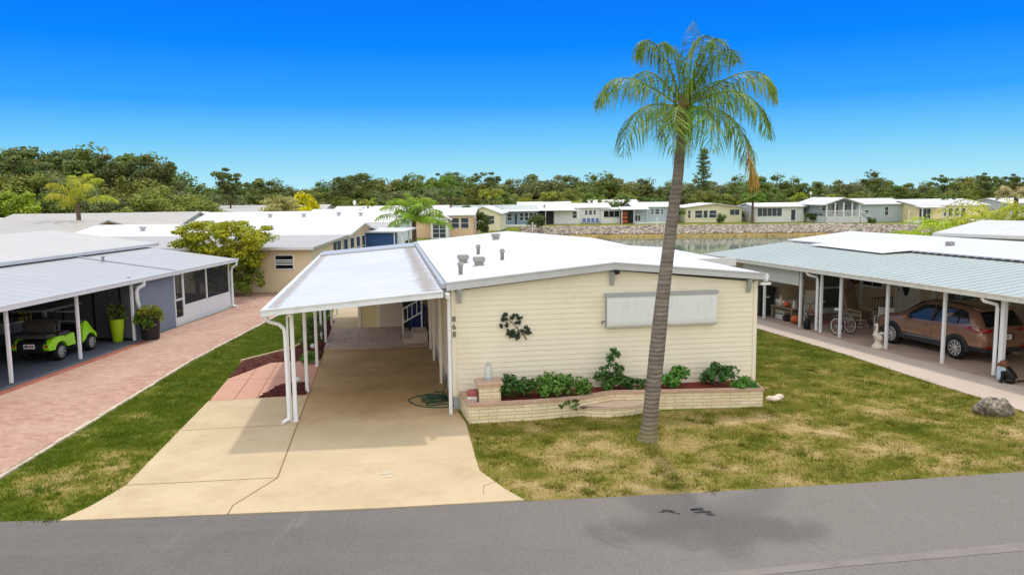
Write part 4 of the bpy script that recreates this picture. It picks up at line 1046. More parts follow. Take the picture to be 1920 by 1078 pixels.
tan_c = mk('tan_cushion', S(146,128,108), .95, .15, 5)
b = MB(); b.bbox(-.38,.38,-.32,.3,.42,.54,.04); b.build('seat', tan_c, t)
b = MB(); b.obox((0,.34,.92),(.38,0,0),(0,.06,.0),(0,.12,.46)); b.obox((0,.40,.86),(.46,0,0),(0,.02,0),(0,.12,.52)); b.build('backrest', tan_c, t)
for s in (-1,1):
    b = MB(); b.tube([(.44*s,-.36,.15),(.46*s,-.36,.62),(.46*s,.1,.68),(.44*s,.34,.55)], .02, 6); b.tube([(.44*s,-.36,.3),(.44*s,.3,.3)], .018, 6); b.build('armrest', cream_metal, t)
b = MB(); n = 24; b.tube([(.4*math.cos(2*math.pi*k/n),.4*math.sin(2*math.pi*k/n),.03) for k in range(n)], .022, 6, closed=True); b.tube([(-.4,0,.03),(-.3,0,.26),(.3,0,.26),(.4,0,.03)], .02, 6); b.tube([(0,-.4,.03),(0,-.3,.26),(0,.3,.26),(0,.4,.03)], .02, 6); b.build('base', cream_metal, t)
t = RT('patio_chair', 'white slat back armchair between the glider and the brown car', 'chair', 1.9, 4.55, rz=-.9)
b = MB(); b.bbox(-.24,.24,-.26,.22,.40,.44,.015); b.build('seat', white_paint, t)
b = MB()
for k in range(5): b.obox((0,.24+.016*k,.54+k*.085),(.23,0,0),(0,.012,0),(0,.006,.032))
b.build('backrest', white_paint, t)
for s in (-1,1):
    b = MB(); b.tube([(.27*s,-.28,0),(.27*s,-.27,.62),(.27*s,.0,.66),(.27*s,.27,.62)], .02, 6); b.build('armrest', white_paint, t)
    b = MB(); b.tube([(.25*s,.32,0),(.25*s,.22,.42),(.25*s,.33,.94)], .02, 6); b.build('leg', white_paint, t)
# round fan and wreath on the wall
t = RT('wreath', 'dried brown and red wreath hanging on the taupe wall', 'wreath', 4.2, 8.9, 1.55)
b = MB(); rnd = random.Random(5); n = 20
b.tube([(0,.22*math.cos(2*math.pi*k/n),.22*math.sin(2*math.pi*k/n)) for k in range(n)], .05, 6, closed=True)
for k in range(90):
    a = rnd.uniform(0,6.28); r_ = .22+rnd.uniform(-.07,.07); c_ = Vector((-.04-rnd.uniform(0,.04), r_*math.cos(a), r_*math.sin(a))); d = Vector((rnd.uniform(-.05,0),rnd.uniform(-.06,.06),rnd.uniform(-.06,.06))); e = Vector((0,rnd.uniform(-.03,.03),rnd.uniform(-.03,.03)))
    b.add([c_-e, c_+d, c_+e], [(0,1,2)])
b.build('ring', mk('wreath_brown', S(128,84,62), .9, .35, 20), t)
t = RT('wall_fan', 'pale round fan ornament on the taupe wall next to the wreath', 'ornament', 4.18, 9.2, 1.22)
b = MB(); b.lathe([(0,-.03),(.16,-.03),(.18,0),(.16,.02),(0,.02)], (0,0,0), 18, 'x'); b.build('disc', mk('fan_pale', S(190,176,156), .8, .15, 8), t)
# goose statue
t = RT('goose_statue', 'white concrete goose statue with raised neck beside the middle carport post', 'statue', -.14, 2.5, .03, .2)
gw = mk('goose_white', S(216,208,194), .8, .12, 8, .3, 40)
t.scale = (.86,.86,.86)
b = MB(); b.lathe([(0,0),(.2,0),(.22,.04),(.2,.12),(.14,.17),(.13,.22),(0,.23)], (0,0,0), 16); b.build('base', gw, t)
b = MB()
b.tube([(0,-.16,.36),(0,-.1,.38),(0,.02,.42),(0,.1,.46)], [.05,.12,.14,.11], 12); b.tube([(0,.08,.46),(0,.10,.56),(0,.08,.68),(0,.06,.80),(0,.07,.87)], [.11,.075,.052,.046,.05], 10); b.ball((0,.08,.89), .055,.065,.055); b.tube([(0,.12,.89),(0,.2,.875)], [.03,.01], 8)
for s in (-1,1): b.tube([(.1*s,.1,.5),(.2*s,.0,.56),(.26*s,-.12,.54),(.2*s,-.2,.42)], [.06,.065,.05,.02], 8)
b.tube([(0,0,.2),(0,.01,.36)], [.12,.09], 10)
b.build('body', gw, t)
# bag and dog ornament at the right edge
t = RT('dog_statue', 'small black and brown dog figure with pale bandana at the foot of the downspout post', 'statue', -.28, -2.45, .03, -2.2)
b = MB(); b.tube([(0,.12,.1),(0,.06,.2),(0,-.02,.34),(0,-.06,.42)], [.15,.16,.13,.09], 12); b.tube([(.08,-.1,.34),(.09,-.13,.15),(.09,-.16,.03)], [.05,.04,.045], 8); b.tube([(-.08,-.1,.34),(-.09,-.13,.15),(-.09,-.16,.03)], [.05,.04,.045], 8)
for s in (-1,1): b.ball((.13*s,.05,.08), .06,.13,.08)
b.tube([(0,.24,.06),(0,.38,.07),(.05,.46,.16)], [.03,.025,.012], 6)
b.build('body', black, t)
b = MB(); b.ball((0,-.09,.52), .1,.11,.095); b.tube([(0,-.15,.5),(0,-.25,.47)], [.055,.04], 8)
for s in (-1,1): b.ball((.1*s,-.07,.5), .025,.045,.08)
b.build('head', mk('dog_brown', S(112,76,56), .8, .3, 10), t)
b = MB(); b.ball((0,-.1,.36), .13,.1,.09); b.ball((.02,-.2,.2), .1,.06,.16); b.build('bandana', mk('bandana', S(170,186,200), .8, .2, 8), t)
# coral rock by the walk
b = MB(); b.ball((0,0,.12), .46,.30,.26, 40, 22)
b.v = [(x*(1+.35*mnoise.fractal((x*3,y*3,z*3),1,2,5)), y*(1+.35*mnoise.fractal((x*3+7,y*3,z*3),1,2,5)), max(-.05, z*(1+.45*mnoise.fractal((x*4,y*4+3,z*4),1,2,5)))) for x,y,z in b.v]
tr_ = NT('coral_rock'); p = tr_.pos()
tr_.color(tr_.ramp(tr_.noise(p, 14, 8, .75), [(.36, S(58,54,48)), (.5, S(130,122,110)), (.66, S(196,186,170))])); tr_.set(.95, 0, .1); tr_.bump(tr_.noise(p, 22, 6, .7), 1.0, .03)
o = b.build('rock', tr_.mat, None, gp(1873,778)+Vector((0,.1,.0))); o.rotation_euler.z = .1; tag(o, 'rough grey coral boulder on the grass beside the right walk', 'rock')
# ------------------------------------------------------------------ brown car
car = thing('parked_car', 'brown sport utility car parked under the green carport roof, rear to the road', 'car', RF(1.76,.36,.035), RY)
pm = NT('brown_car_paint'); p = pm.pos(); pm.color(S(146,108,88)); pm.set(.3, .4, .5); pm.b.inputs['Coat Weight'].default_value = .8; pm.b.inputs['Coat Roughness'].default_value = .06; paint = pm.mat; alloy = mk('wheel_alloy', S(190,190,188), .35, .05, metal=.25)
clad = mk('car_cladding', S(50,50,52), .6, .08)
lamp_red = NT('lamp_red'); lamp_red.color(S(150,14,20)); lamp_red.set(.15, 0, .6); lamp_red = lamp_red.mat
#      y     zb    zbelt ztop  ws   wb   wt
ST = [(-.93, .42, .66, .72, .70, .72, .60), (-.90, .36, .80, .92, .80, .82, .70), (-.85, .34, .96, 1.07, .86, .87, .74), (-.66, .33, 1.03, 1.34, .895, .895, .72), (-.48, .32, 1.04, 1.56, .905, .905, .68),
      (-.1, .31, 1.04, 1.625, .915, .915, .68), (.5, .31, 1.02, 1.66, .915, .92, .69), (1.1, .31, .99, 1.655, .915, .92, .69), (1.55, .31, .97, 1.60, .915, .92, .67), (1.9, .31, .96, 1.40, .915, .92, .70), (2.3, .31, .96, 1.15, .915, .92, .76),
      (2.52, .32, .96, 1.05, .915, .915, .78), (2.9, .33, .93, 1.01, .91, .90, .74), (3.25, .34, .87, .94, .87, .86, .68), (3.45, .36, .78, .84, .78, .78, .6), (3.54, .40, .62, .68, .62, .62, .5)]
def sect(s_):
    y, zb, zl, zt, ws, wb, wt = s_
    h_ = zt-zl
    return [(ws*.9,zb),(ws,zb+.08),(ws+.012,min(.5,zl-.1)),(wb+.008,zl-.1),(wb-.015,zl),(wb-.015+(wt-wb)*.52,zl+h_*.52),(wt,zl+h_*.88),(wt*.8,zt-.012),(wt*.4,zt),(0,zt)]
b = MB(); n = 10; vs = []
for s_ in ST:
    h_ = sect(s_); ring = [(x,s_[0],z) for x,z in h_]+[(-x,s_[0],z) for x,z in h_[-2::-1]]; vs += ring
m_ = 19; fs = []; 
for i in range(len(ST)-1):
    fs += [(i*m_+k, i*m_+k+1, (i+1)*m_+k+1, (i+1)*m_+k) for k in range(m_-1)] + [(i*m_+m_-1, i*m_, (i+1)*m_, (i+1)*m_+m_-1)]
b.add(vs, fs, True); b.add(vs, [tuple(range(m_-1,-1,-1)), tuple(range((len(ST)-1)*m_, len(ST)*m_))])
for i, f in enumerate(b.f):
    zz = [b.v[k][2] for k in f]
    b.mi[i] = 1 if max(zz) <= .51 else 0
body = b.build('body', [paint, clad], car)
def interp(y):
    for a, c in zip(ST, ST[1:]):
        if a[0] <= y <= c[0]:
            t = (y-a[0])/(c[0]-a[0]); return tuple(p+(q-p)*t for p, q in zip(a, c))
    return ST[-1] if y > 0 else ST[0]
def side_x(y, z):
    h_ = sect(interp(y))
    for (x0,z0),(x1,z1) in zip(h_, h_[1:]):
        if z0 <= z <= z1+1e-6 and z1 > z0: return x0+(x1-x0)*(z-z0)/(z1-z0)
    return h_[0][0]
def side_patch(b, pts, s, off):
    """patch on the body side through outline points (y,z), split in strips so that it follows the body"""
    vs = [(s*(side_x(y,z)+off), y, z) for y, z in pts]; f = tuple(range(len(pts)))
    b.add(vs, [f if s < 0 else f[::-1]])
def top_y(z, rear=True):
    seq = ST[:6] if rear else ST[:7:-1]
    for a, c in zip(seq, seq[1:]):
        if a[3] <= z <= c[3]: return a[0]+(c[0]-a[0])*(z-a[3])/(c[3]-a[3])
    return seq[-1][0]
car_glass = NT('car_glass'); car_glass.color(S(20,24,27)); car_glass.set(.05, 0, .7); car_glass = car_glass.mat
WIN = [[(1.0,1.03),(2.08,1.0),(2.0,1.14),(1.72,1.36),(1.5,1.49),(1.02,1.53)], [(.05,1.08),(.93,1.04),(.95,1.53),(.5,1.54),(.05,1.52)], [(-.42,1.16),(-.02,1.1),(-.02,1.51),(-.2,1.46)]]
for s in (-1, 1):
    for wv_ in WIN:
        b = MB(); side_patch(b, wv_, s, .012); b.build('window', car_glass, car)
    b = MB()
    for y0, y1, z0, z1 in ((.94,.99,1.03,1.54),(-.02,.05,1.09,1.52)): side_patch(b, [(y0,z0),(y1,z0),(y1,z1),(y0,z1)], s, .009)
    b.build('window_pillar', black, car)
    b = MB(); side_patch(b, [(-.84,.93),(-.62,.94),(-.34,1.0),(-.4,1.08),(-.62,1.09),(-.80,1.05)], s, .014)
    b.build('tail_light', lamp_red, car)
    for y in (.02, 1.1): b = MB(); b.obox((s*(side_x(y+.1,.88)+.02),y+.12,.88),(.012,0,0),(0,.09,0),(0,0,.013)); b.build('door_handle', paint, car)
    b = MB()
    for y in (-.05, .96, 2.02):
        for z0, z1 in ((.42,.5),(.5,.85),(.85,.95)): side_patch(b, [(y-.006,z0),(y+.006,z0),(y+.006,z1),(y-.006,z1)], s, .004)
    b.build('door_seam', black, car)
    b = MB(); b.ball((s*1.0,1.95,1.03), .1,.06,.075); b.tube([(s*.88,1.93,.99),(s*.97,1.95,1.0)], .02, 6); b.build('wing_mirror', paint, car)
    b = MB(); b.tube([(s*.66,-.3,1.60),(s*.665,-.2,1.655),(s*.67,.5,1.69),(s*.66,1.2,1.675),(s*.65,1.3,1.64)], .014, 6); b.build('roof_rail', black, car)
    b = MB()
    for y in (0, 2.64):                     # dark wheel-arch cladding
        pts = [(y+.47*math.cos(a), .34+.45*math.sin(a)) for a in [math.pi*k/12 for k in range(13)]]
        pts = [(y+.47,.30)]+pts+[(y-.47,.30)]
        x0, x1 = sorted((s*.80, s*.938)); b.yprism(pts, x0, x1)
    x0, x1 = sorted((s*.85, s*.935)); b.box(x0, x1, .45, 2.2, .30, .44)
    b.build('cladding', clad, car)
    b = MB(); b.tube([(s*.932,.5,.475),(s*.934,2.15,.445)], .012, 5); b.build('sill_trim', chrome, car)
    for y in (0, 2.64):
        b = MB(); x = s*.845
        b.lathe([(.235,-.115),(.30,-.12),(.345,-.09),(.352,0),(.345,.09),(.30,.12),(.235,.115)], (x,y,.35), 28, 'x'); wl = b.build('wheel', rubber, car)
        b = MB(); b.lathe([(0,s*.05),(.235,s*.05),(.24,s*.115),(.222,s*.115),(.215,s*.07),(0,s*.06)], (x,y,.35), 28, 'x'); b.build('rim', dark_grey, wl)
        b = MB()
        for k in range(10):
            a = 2*math.pi*k/10; d = Vector((0,math.cos(a),math.sin(a))); d2 = Vector((0,math.cos(a+.22),math.sin(a+.22))); e = Vector((0,-d.z,d.y))
            c0 = Vector((x+s*.10,y,.35)); b.add([c0+d*.04-e*.014, c0+d*.04+e*.014, c0+d2*.228+e*.028, c0+d2*.228-e*.022, *[q-Vector((s*.03,0,0)) for q in (c0+d*.04-e*.014, c0+d*.04+e*.014, c0+d2*.228+e*.028, c0+d2*.228-e*.022)]], [(0,1,2,3),(0,4,5,1),(1,5,6,2),(2,6,7,3),(3,7,4,0)])
        b.lathe([(0,s*.12),(.05,s*.115),(.055,s*.08)], (x,y,.35), 12, 'x'); b.lathe([(.222,s*.118),(.24,s*.118),(.24,s*.1),(.222,s*.1)], (x,y,.35), 28, 'x')
        b.build('spokes', alloy, wl)
b = MB(); zz = [1.09,1.2,1.34,1.48,1.53]; vs = []
for z in zz:
    wx = .70-.10*(z-1.09)/.44; y = top_y(z)-.012
    vs += [(-wx,y,z),(wx,y,z)]
b.add(vs, [(2*i,2*i+1,2*i+3,2*i+2) for i in range(4)], True); b.build('rear_window', car_glass, car)
b = MB(); b.slab((-.66,-.62,1.555),(.66,-.62,1.555),(.64,-.3,1.615),(-.64,-.3,1.615),.03); b.build('spoiler', paint, car)
b = MB(); zz = [1.08,1.2,1.35,1.5,1.58]; vs = []
for z in zz:
    wx = .74-.10*(z-1.08)/.5; y = top_y(z, False)+.012
    vs += [(wx,y,z),(-wx,y,z)]
b.add(vs, [(2*i,2*i+1,2*i+3,2*i+2) for i in range(4)], True); b.build('windshield', car_glass, car)
for s in (-1, 1):
    b = MB(); b.add([(s*.40,-.875,.96),(s*.62,-.875,.93),(s*.87,-.84,.935),(s*.86,-.82,1.05),(s*.6,-.88,1.05),(s*.42,-.90,1.02)], [tuple(range(6)) if s > 0 else tuple(range(5,-1,-1))])
    b.v = [(x,y-.035,z) for x,y,z in b.v]; b.build('tail_light', lamp_red, car)
    b = MB(); b.obox((s*.68,-.94,.50),(.11,0,0),(0,.02,0),(0,0,.035)); b.build('reflector', lamp_red, car)
b = MB(); b.bbox(-.83,.83,-.955,-.75,.36,.47,.03); b.box(-.5,.5,-.97,-.85,.33,.40); b.build('rear_bumper', clad, car)
b = MB(); b.box(-.26,.26,-.955,-.91,.70,.88); b.build('plate_recess', clad, car)
b = MB(); b.box(-.16,.16,-.965,-.956,.715,.865); pl_ = b.build('number_plate', white_paint, car)
b = MB(); b.obox((0,-.968,.80),(.045,0,0),(0,.002,0),(0,0,.02)); b.build('plate_mark', mk('plate_green', S(70,110,80), .5), pl_)
b = MB(); b.tube([(.04*math.cos(k*.63),-.93,.98+.024*math.sin(k*.63)) for k in range(10)], .006, 5, closed=True); b.build('emblem', chrome, car)
b = MB(); b.tube([(-.3,-.76,1.14),(.1,-.735,1.17)], .012, 5); b.build('rear_wiper', black, car)

# ------------------------------------------------------------------ lime golf cart
gc = thing('golf_cart', 'lime green golf cart parked in the left carport among white posts', 'golf cart', LF(-1.08,3.05,.04), LY-.0)
lm = NT('lime_paint'); lm.color(S(150,226,16)); lm.set(.25, 0, .5); lm.b.inputs['Coat Weight'].default_value = .6; lime = lm.mat
seatm = mk('cart_seat_grey', S(66,64,62), .6, .1)
def arch(cy, r, a0, a1, n=9): return [(cy+r*math.cos(a0+(a1-a0)*k/n), .29+r*math.sin(a0+(a1-a0)*k/n)) for k in range(n+1)]
b = MB()
pr = [(-.60,.42),(-.66,.50),(-.64,.60),(-.42,.74),(-.15,.80),(.12,.78),(.20,.74),(.62,.80),(.70,.76),(.74,.40)]+arch(0,.34,.35,math.pi-.35)
for x0, x1 in ((-.60,-.44),(.44,.60)): b = MB(); b.yprism(pr, x0, x1); b.build('rear_fender', lime, gc)
b = MB(); b.box(-.439,.439,-.58,.70,.34,.72); b.bbox(-.44,.44,-.68,-.585,.40,.66,.02); b.build('rear_panel', black, gc)
pf = [(1.20,.36),(1.22,.62),(1.30,.98),(1.42,1.06),(1.52,1.0),(1.78,.72),(1.98,.56),(2.0,.46),(1.97,.40)]+arch(1.65,.32,.4,math.pi-.5)
for x0, x1 in ((-.56,-.40),(.40,.56)): b = MB(); b.yprism(pf, x0, x1); b.build('front_fender', lime, gc)
b = MB(); b.yprism([(1.24,.38),(1.24,.9),(1.36,.98),(1.5,.93),(1.78,.66),(1.96,.52),(1.96,.40)], -.398, .398); b.build('front_panel', black, gc)
b = MB(); b.box(-.56,.56,.70,1.24,.30,.36); b.build('floor', black, gc)
b = MB(); b.bbox(-.54,.54,.05,.62,.745,.88,.04); b.build('seat', seatm, gc)
b = MB(); b.obox((0,.06,1.12),(.54,0,0),(0,.05,-.01),(0,.03,.18)); b.build('backrest', seatm, gc)
b = MB(); b.bbox(-.52,.52,-.62,-.12,.805,.90,.03); b.obox((0,-.08,1.08),(.50,0,0),(0,.04,0),(0,.02,.15)); b.build('rear_seat', seatm, gc)
b = MB()
for x in (-.52,.52):
    for st_ in ([(x,1.36,1.02),(x,1.12,1.65)], [(x,.0,.85),(x,-.08,1.65)], [(x,-.64,.6),(x,-.62,1.65)]): b = MB(); b.tube(st_, .018, 6); b.build('roof_strut', black, gc)
b = MB(); b.bbox(-.60,.60,-.72,1.25,1.66,1.72,.025); b.build('canopy', mk('canopy_grey', S(92,94,98), .4, .1), gc)
b = MB(); b.tube([(-.28,1.28,.95),(-.28,1.02,1.12)], .018, 6); n = 16; b.tube([(-.28+.17*math.cos(2*math.pi*k/n),1.02+.07*math.sin(2*math.pi*k/n),1.12+.15*math.sin(2*math.pi*k/n)) for k in range(n)], .013, 6, closed=True); b.build('steering_wheel', black, gc)
b = MB(); b.box(-.50,.50,1.33,1.345,1.04,1.07); b.box(-.5,.5,1.22,1.235,1.38,1.41); b.build('windshield_frame', grey_metal, gc)
b = MB(); b.bbox(-.5,.5,1.2,1.34,.98,1.05,.02); b.build('dashboard', seatm, gc)
for s in (-1, 1):
    b = MB(); b.obox((s*.53,-.655,.56),(.05,0,0),(0,.012,0),(0,0,.03)); b.build('tail_light', lamp_red, gc)
    for y in (0, 1.65):
        x = s*.50; b = MB(); b.lathe([(.17,-.10),(.24,-.11),(.275,-.08),(.28,0),(.275,.08),(.24,.11),(.17,.10)], (x,y,.28), 24, 'x'); wl = b.build('wheel', rubber, gc)
        b = MB(); b.lathe([(0,s*.06),(.17,s*.06),(.18,s*.105),(.172,s*.11),(.165,s*.07),(0,s*.065)], (x,y,.28), 24, 'x'); b.build('rim', black, wl)
        b = MB()
        for k in range(7):
            a = 2*math.pi*k/7; d = Vector((0,math.cos(a),math.sin(a))); e = Vector((0,-d.z,d.y)); c0 = Vector((x+s*.10,y,.28))
            q = [c0+d*.03-e*.012, c0+d*.03+e*.012, c0+d*.17+e*.022, c0+d*.17-e*.018]; b.add(q+[v-Vector((s*.03,0,0)) for v in q], [(0,1,2,3),(0,4,5,1),(1,5,6,2),(2,6,7,3),(3,7,4,0)])
        b.lathe([(.165,s*.112),(.182,s*.112),(.182,s*.1),(.165,s*.1)], (x,y,.28), 24, 'x'); b.build('spokes', alloy, wl)
b = MB(); b.box(-.18,.18,-.70,-.685,.50,.64); fp = b.build('number_plate', white_paint, gc)
b = MB(); b.box(-.14,-.03,-.705,-.701,.53,.61); b.build('plate_patch', mk('plate_blue', S(70,90,110), .5), fp)
b = MB(); b.box(.0,.07,-.705,-.701,.54,.60); b.box(.085,.15,-.705,-.701,.54,.60); b.build('plate_patch', mk('plate_red', S(140,40,50), .5), fp)

# pots by the left carport -------------------------------------------
def pot_leaves(b, n, c, r, h_, size, rnd, droop=0.0):
    for i in range(n):
        a = rnd.uniform(0,6.283); q = math.sqrt(rnd.random()); e = rnd.random()
        P = Vector(c)+Vector((r*q*math.cos(a), r*q*math.sin(a), h_*e*(1-.5*q*q)-droop*max(0,q-.6)*rnd.random()))
        d = Vector((math.cos(a)+rnd.uniform(-.7,.7), math.sin(a)+rnd.uniform(-.7,.7), rnd.uniform(-.4,.9))).normalized()*size*rnd.uniform(.6,1.2)
        s_ = d.orthogonal().normalized(); s_.rotate(Matrix.Rotation(rnd.uniform(0,6.28),3,d)); s_ *= size*.3
        b.add([P, P+d*.5+s_, P+d, P+d*.5-s_], [(0,1,2,3)])
leaf_dark = leafmat('leaf_dark', S(50,66,34), S(84,104,50), 6, .1)
leaf_mid = leafmat('leaf_mid', S(58,92,36), S(96,132,50), 6, .1)
leaf_gold = leafmat('leaf_gold', S(120,120,40), S(186,176,70), 5, .1)
leaf_fresh = leafmat('leaf_fresh', S(96,116,26), S(158,160,36), 1.6, .05, .3, S(206,190,50), k=1.25)
leaf_pot = leafmat('leaf_pot', S(84,104,32), S(126,132,40), 4, .05, .25, S(196,184,70), k=1.2)
rnd = random.Random(21)
t = thing('potted_plant', 'tall lime green pot with small dark shrub beside the white carport post', 'plant pot', LF(-.42,6.15,.04), LY)
b = MB(); b.lathe([(0,.0),(.14,0),(.17,.05),(.22,.5),(.25,.80),(.26,.84),(.235,.84),(.22,.76),(0,.74)], (0,0,0), 24); b.build('pot', mk('lime_pot', S(156,186,30), .35, .06), t)
b = MB(); pot_leaves(b, 420, (0,0,.84), .27, .62, .12, rnd); b.build('foliage', leaf_dark, t)
b = MB(); b.tube([(0,0,.74),(.02,0,1.2)], .015, 5); b.build('stem', bark_mat, t)
t = thing('potted_plant', 'big black tapered planter with yellow trailing foliage by the downspout', 'plant pot', LF(.46,6.78,.03), LY)
b = MB(); b.lathe([(0,0),(.29,0),(.31,.04),(.36,.9),(.37,.95),(.33,.95),(.32,.88),(0,.86)], (0,0,0), 24); b.build('pot', mk('black_pot', S(40,40,44), .55, .1), t)
b = MB(); pot_leaves(b, 900, (0,0,.92), .42, .32, .11, rnd, .9); b.build('foliage', leaf_pot, t)
b = MB(); pot_leaves(b, 300, (.12,-.34,.52), .13, .45, .10, rnd, .4); pot_leaves(b, 260, (-.24,-.30,.7), .14, .3, .10, rnd, .4); b.build('trailing_foliage', leaf_mid, t)
b = MB(); b.tube([(0,0,.86),(.0,0,1.05)], .03, 5); b.build('stem', bark_mat, t)
# ------------------------------------------------------------------ other homes of the park
wall_tan = mk('wall_pinkish_tan', S(222,192,160), .75, .05, 1.0)
wall_white = mk('wall_white', S(222,226,226), .6, .04, 1.0)
wall_grey = mk('wall_grey', S(168,182,188), .65, .05, 1.0)
wall_blue = mk('wall_blue', S(122,152,172), .65, .05, 1.0)
wall_cream = mk('wall_cream', S(224,220,190), .65, .05, 1.0)
wall_ochre = mk('wall_ochre', S(170,140,84), .7, .08, 1.0)
wall_yellow = mk('wall_pale_yellow', S(228,214,164), .65, .05, 1.0)
wall_pale = mk('wall_pale_grey', S(200,206,208), .65, .05, 1.0)
deep_blue = mk('deep_blue_panel', S(48,84,138), .6, .1)
teal = mk('teal_panel', S(160,196,196), .6, .1)
def window(parent, side, a0, a1, z0, z1, L, kind='w', mat=None, y0=0.0, d=0.0):
    """window, door or screen on the front (f) or right (r) wall; frame part with its pane as sub-part"""
    fr_, t = .06, .035
    def bx(b, p0, p1, q0, q1, o0, o1):
        if side == 'f': b.box(p0,p1,y0-o1,y0-o0,q0,q1)
        elif side == 'r': b.box(L+o0,L+o1,p0,p1,q0,q1)
        else: b.box(-o1,-o0,p0,p1,q0,q1)
    b = MB()
    bx(b,a0-fr_,a1+fr_,z1,z1+fr_,.004,t); bx(b,a0-fr_,a1+fr_,z0-fr_,z0,.004,t+.02); bx(b,a0-fr_,a0,z0,z1,.004,t); bx(b,a1,a1+fr_,z0,z1,.004,t)
    if kind == 'w': bx(b,a0,a1,(z0+z1)/2-.025,(z0+z1)/2+.025,.004,t-.004)
    if kind in ('s','m'):
        n = max(2, int(round((a1-a0)/.75)))
        for k in range(1,n): xk = a0+(a1-a0)*k/n; bx(b,xk-.03,xk+.03,z0,z1,.004,t-.004)
    if kind == 'm':
        for k in range(1,4): zk = z0+(z1-z0)*k/4; bx(b,a0,a1,zk-.02,zk+.02,.004,t-.008)
    w_ = b.build('door' if kind == 'd' else 'window', white_paint, parent)
    b = MB(); bx(b,a0,a1,z0,z1,.004,.018); b.build('pane', mat or far_pane, w_)
    return w_
def home(label, loc, rotz, L, Dp, e, r, wall, roofm, wins=(), axis='x', over=.35, wname='wall', vents=(), y0=0.0, cat='house', z0=0.0):
    t = thing('manufactured_home', label, cat, (loc[0],loc[1],0), rotz)
    b = MB()
    if axis == 'x': b.yprism([(y0,z0),(y0+Dp,z0),(y0+Dp,e),(y0+Dp/2,r-.05),(y0,e)], 0, L)
    else: b.xprism([(0,z0),(0,e),(L/2,r-.05),(L,e),(L,z0)][::-1], y0, y0+Dp)
    b.build(wname, wall, t)
    b = MB(); th = .12; k = (r-e)/((Dp if axis == 'x' else L)/2); ez = e-k*over+.06
    if axis == 'x':
        b.slab((-over,y0-over,ez),(L+over,y0-over,ez),(L+over,y0+Dp/2,r+.06),(-over,y0+Dp/2,r+.06),th)
        b.slab((-over,y0+Dp/2,r+.06),(L+over,y0+Dp/2,r+.06),(L+over,y0+Dp+over,ez),(-over,y0+Dp+over,ez),th)
    else:
        b.slab((-over,y0-over,ez),(L/2,y0-over,r+.06),(L/2,y0+Dp+over,r+.06),(-over,y0+Dp+over,ez),th)
        b.slab((L/2,y0-over,r+.06),(L+over,y0-over,ez),(L+over,y0+Dp+over,ez),(L/2,y0+Dp+over,r+.06),th)
    rf = b.build('roof', roofm, t)
    for (x, y) in vents:
        z = e+k*min(y-y0, y0+Dp-y)
        b = MB(); b.box(x-.1,x+.1,y-.1,y+.1,z,z+.25); b.bbox(x-.2,x+.2,y-.16,y+.16,z+.2,z+.34,.04); b.build('roof_vent', grey_metal, rf)
    for w_ in wins: window(t, *w_[:5], L, *(w_[5:]))
    return t
def lean(t, name, x0, x1, ya, za, yb, zb, mat, th=.1):
    b = MB(); b.slab((x0,ya,za),(x1,ya,za),(x1,yb,zb),(x0,yb,zb),th); return b.build(name, mat, t)
def posts(t, pts, z1, mat=None, w_=.05):
    for x, y in pts:
        b = MB(); b.box(x-w_,x+w_,y-w_,y+w_,0,z1); b.build('post', mat or white_metal, t)
# tan stucco home behind the left lot -------------------------------
t = home('tan stucco home with low rear annex and jalousie window beyond the brick drive', (-28.8,43.45), rad(-3), 18, 7.3, 2.75, 3.3, wall_tan, roof_white, y0=7.5, vents=[(4,9),(8,9),(8.8,9),(12.5,9)])
b = MB(); b.yprism([(0,0),(7.48,0),(7.48,2.62),(0,2.36)], 0.0, 17.97); b.build('annex_wall', tan_stucco, t)
lean(t, 'annex_roof', -.3, 18.25, -.35, 2.46, 7.2, 2.76, roof_dull, .14)
b = MB(); b.box(-.3,18.26,-.40,-.352,2.33,2.47); b.build('annex_fascia', roof_white, t)
wn = window(t, 'f', 16.05, 17.0, 1.3, 2.0, 18, 'w', glass_dark)
b = MB()
for z in (1.53, 1.76): b.box(16.06,16.99,-.06,-.03,z-.03,z+.03)
b.build('louvre', white_metal, wn)
for a0 in (5.1, 6.7, 8.3, 9.9, 11.4): window(t, 'r', a0, a0+.95, 1.1, 2.45, 18, 'w', far_pane)
b = MB()
for a0 in (4.55, 12.55): b.box(18.004,18.04,a0,a0+.45,1.0,2.5)
b.build('shutter', mk('shutter_dark', S(70,80,84), .6), t)
b = MB(); b.box(18.0,20.2,12.5,12.6,0,2.6); b.box(19.4,19.5,12.6,16,0,2.5); b.build('porch_panel', deep_blue, t)
lean(t, 'porch_roof', 17.9, 20.8, 12.3, 2.7, 17.5, 2.75, roof_pan, .1); posts(t, [(20.6,12.5),(20.6,15)], 2.62)
b = MB(); b.box(20.0,20.08,12.48,12.6,0,2.6); b.build('porch_trim', white_paint, t)
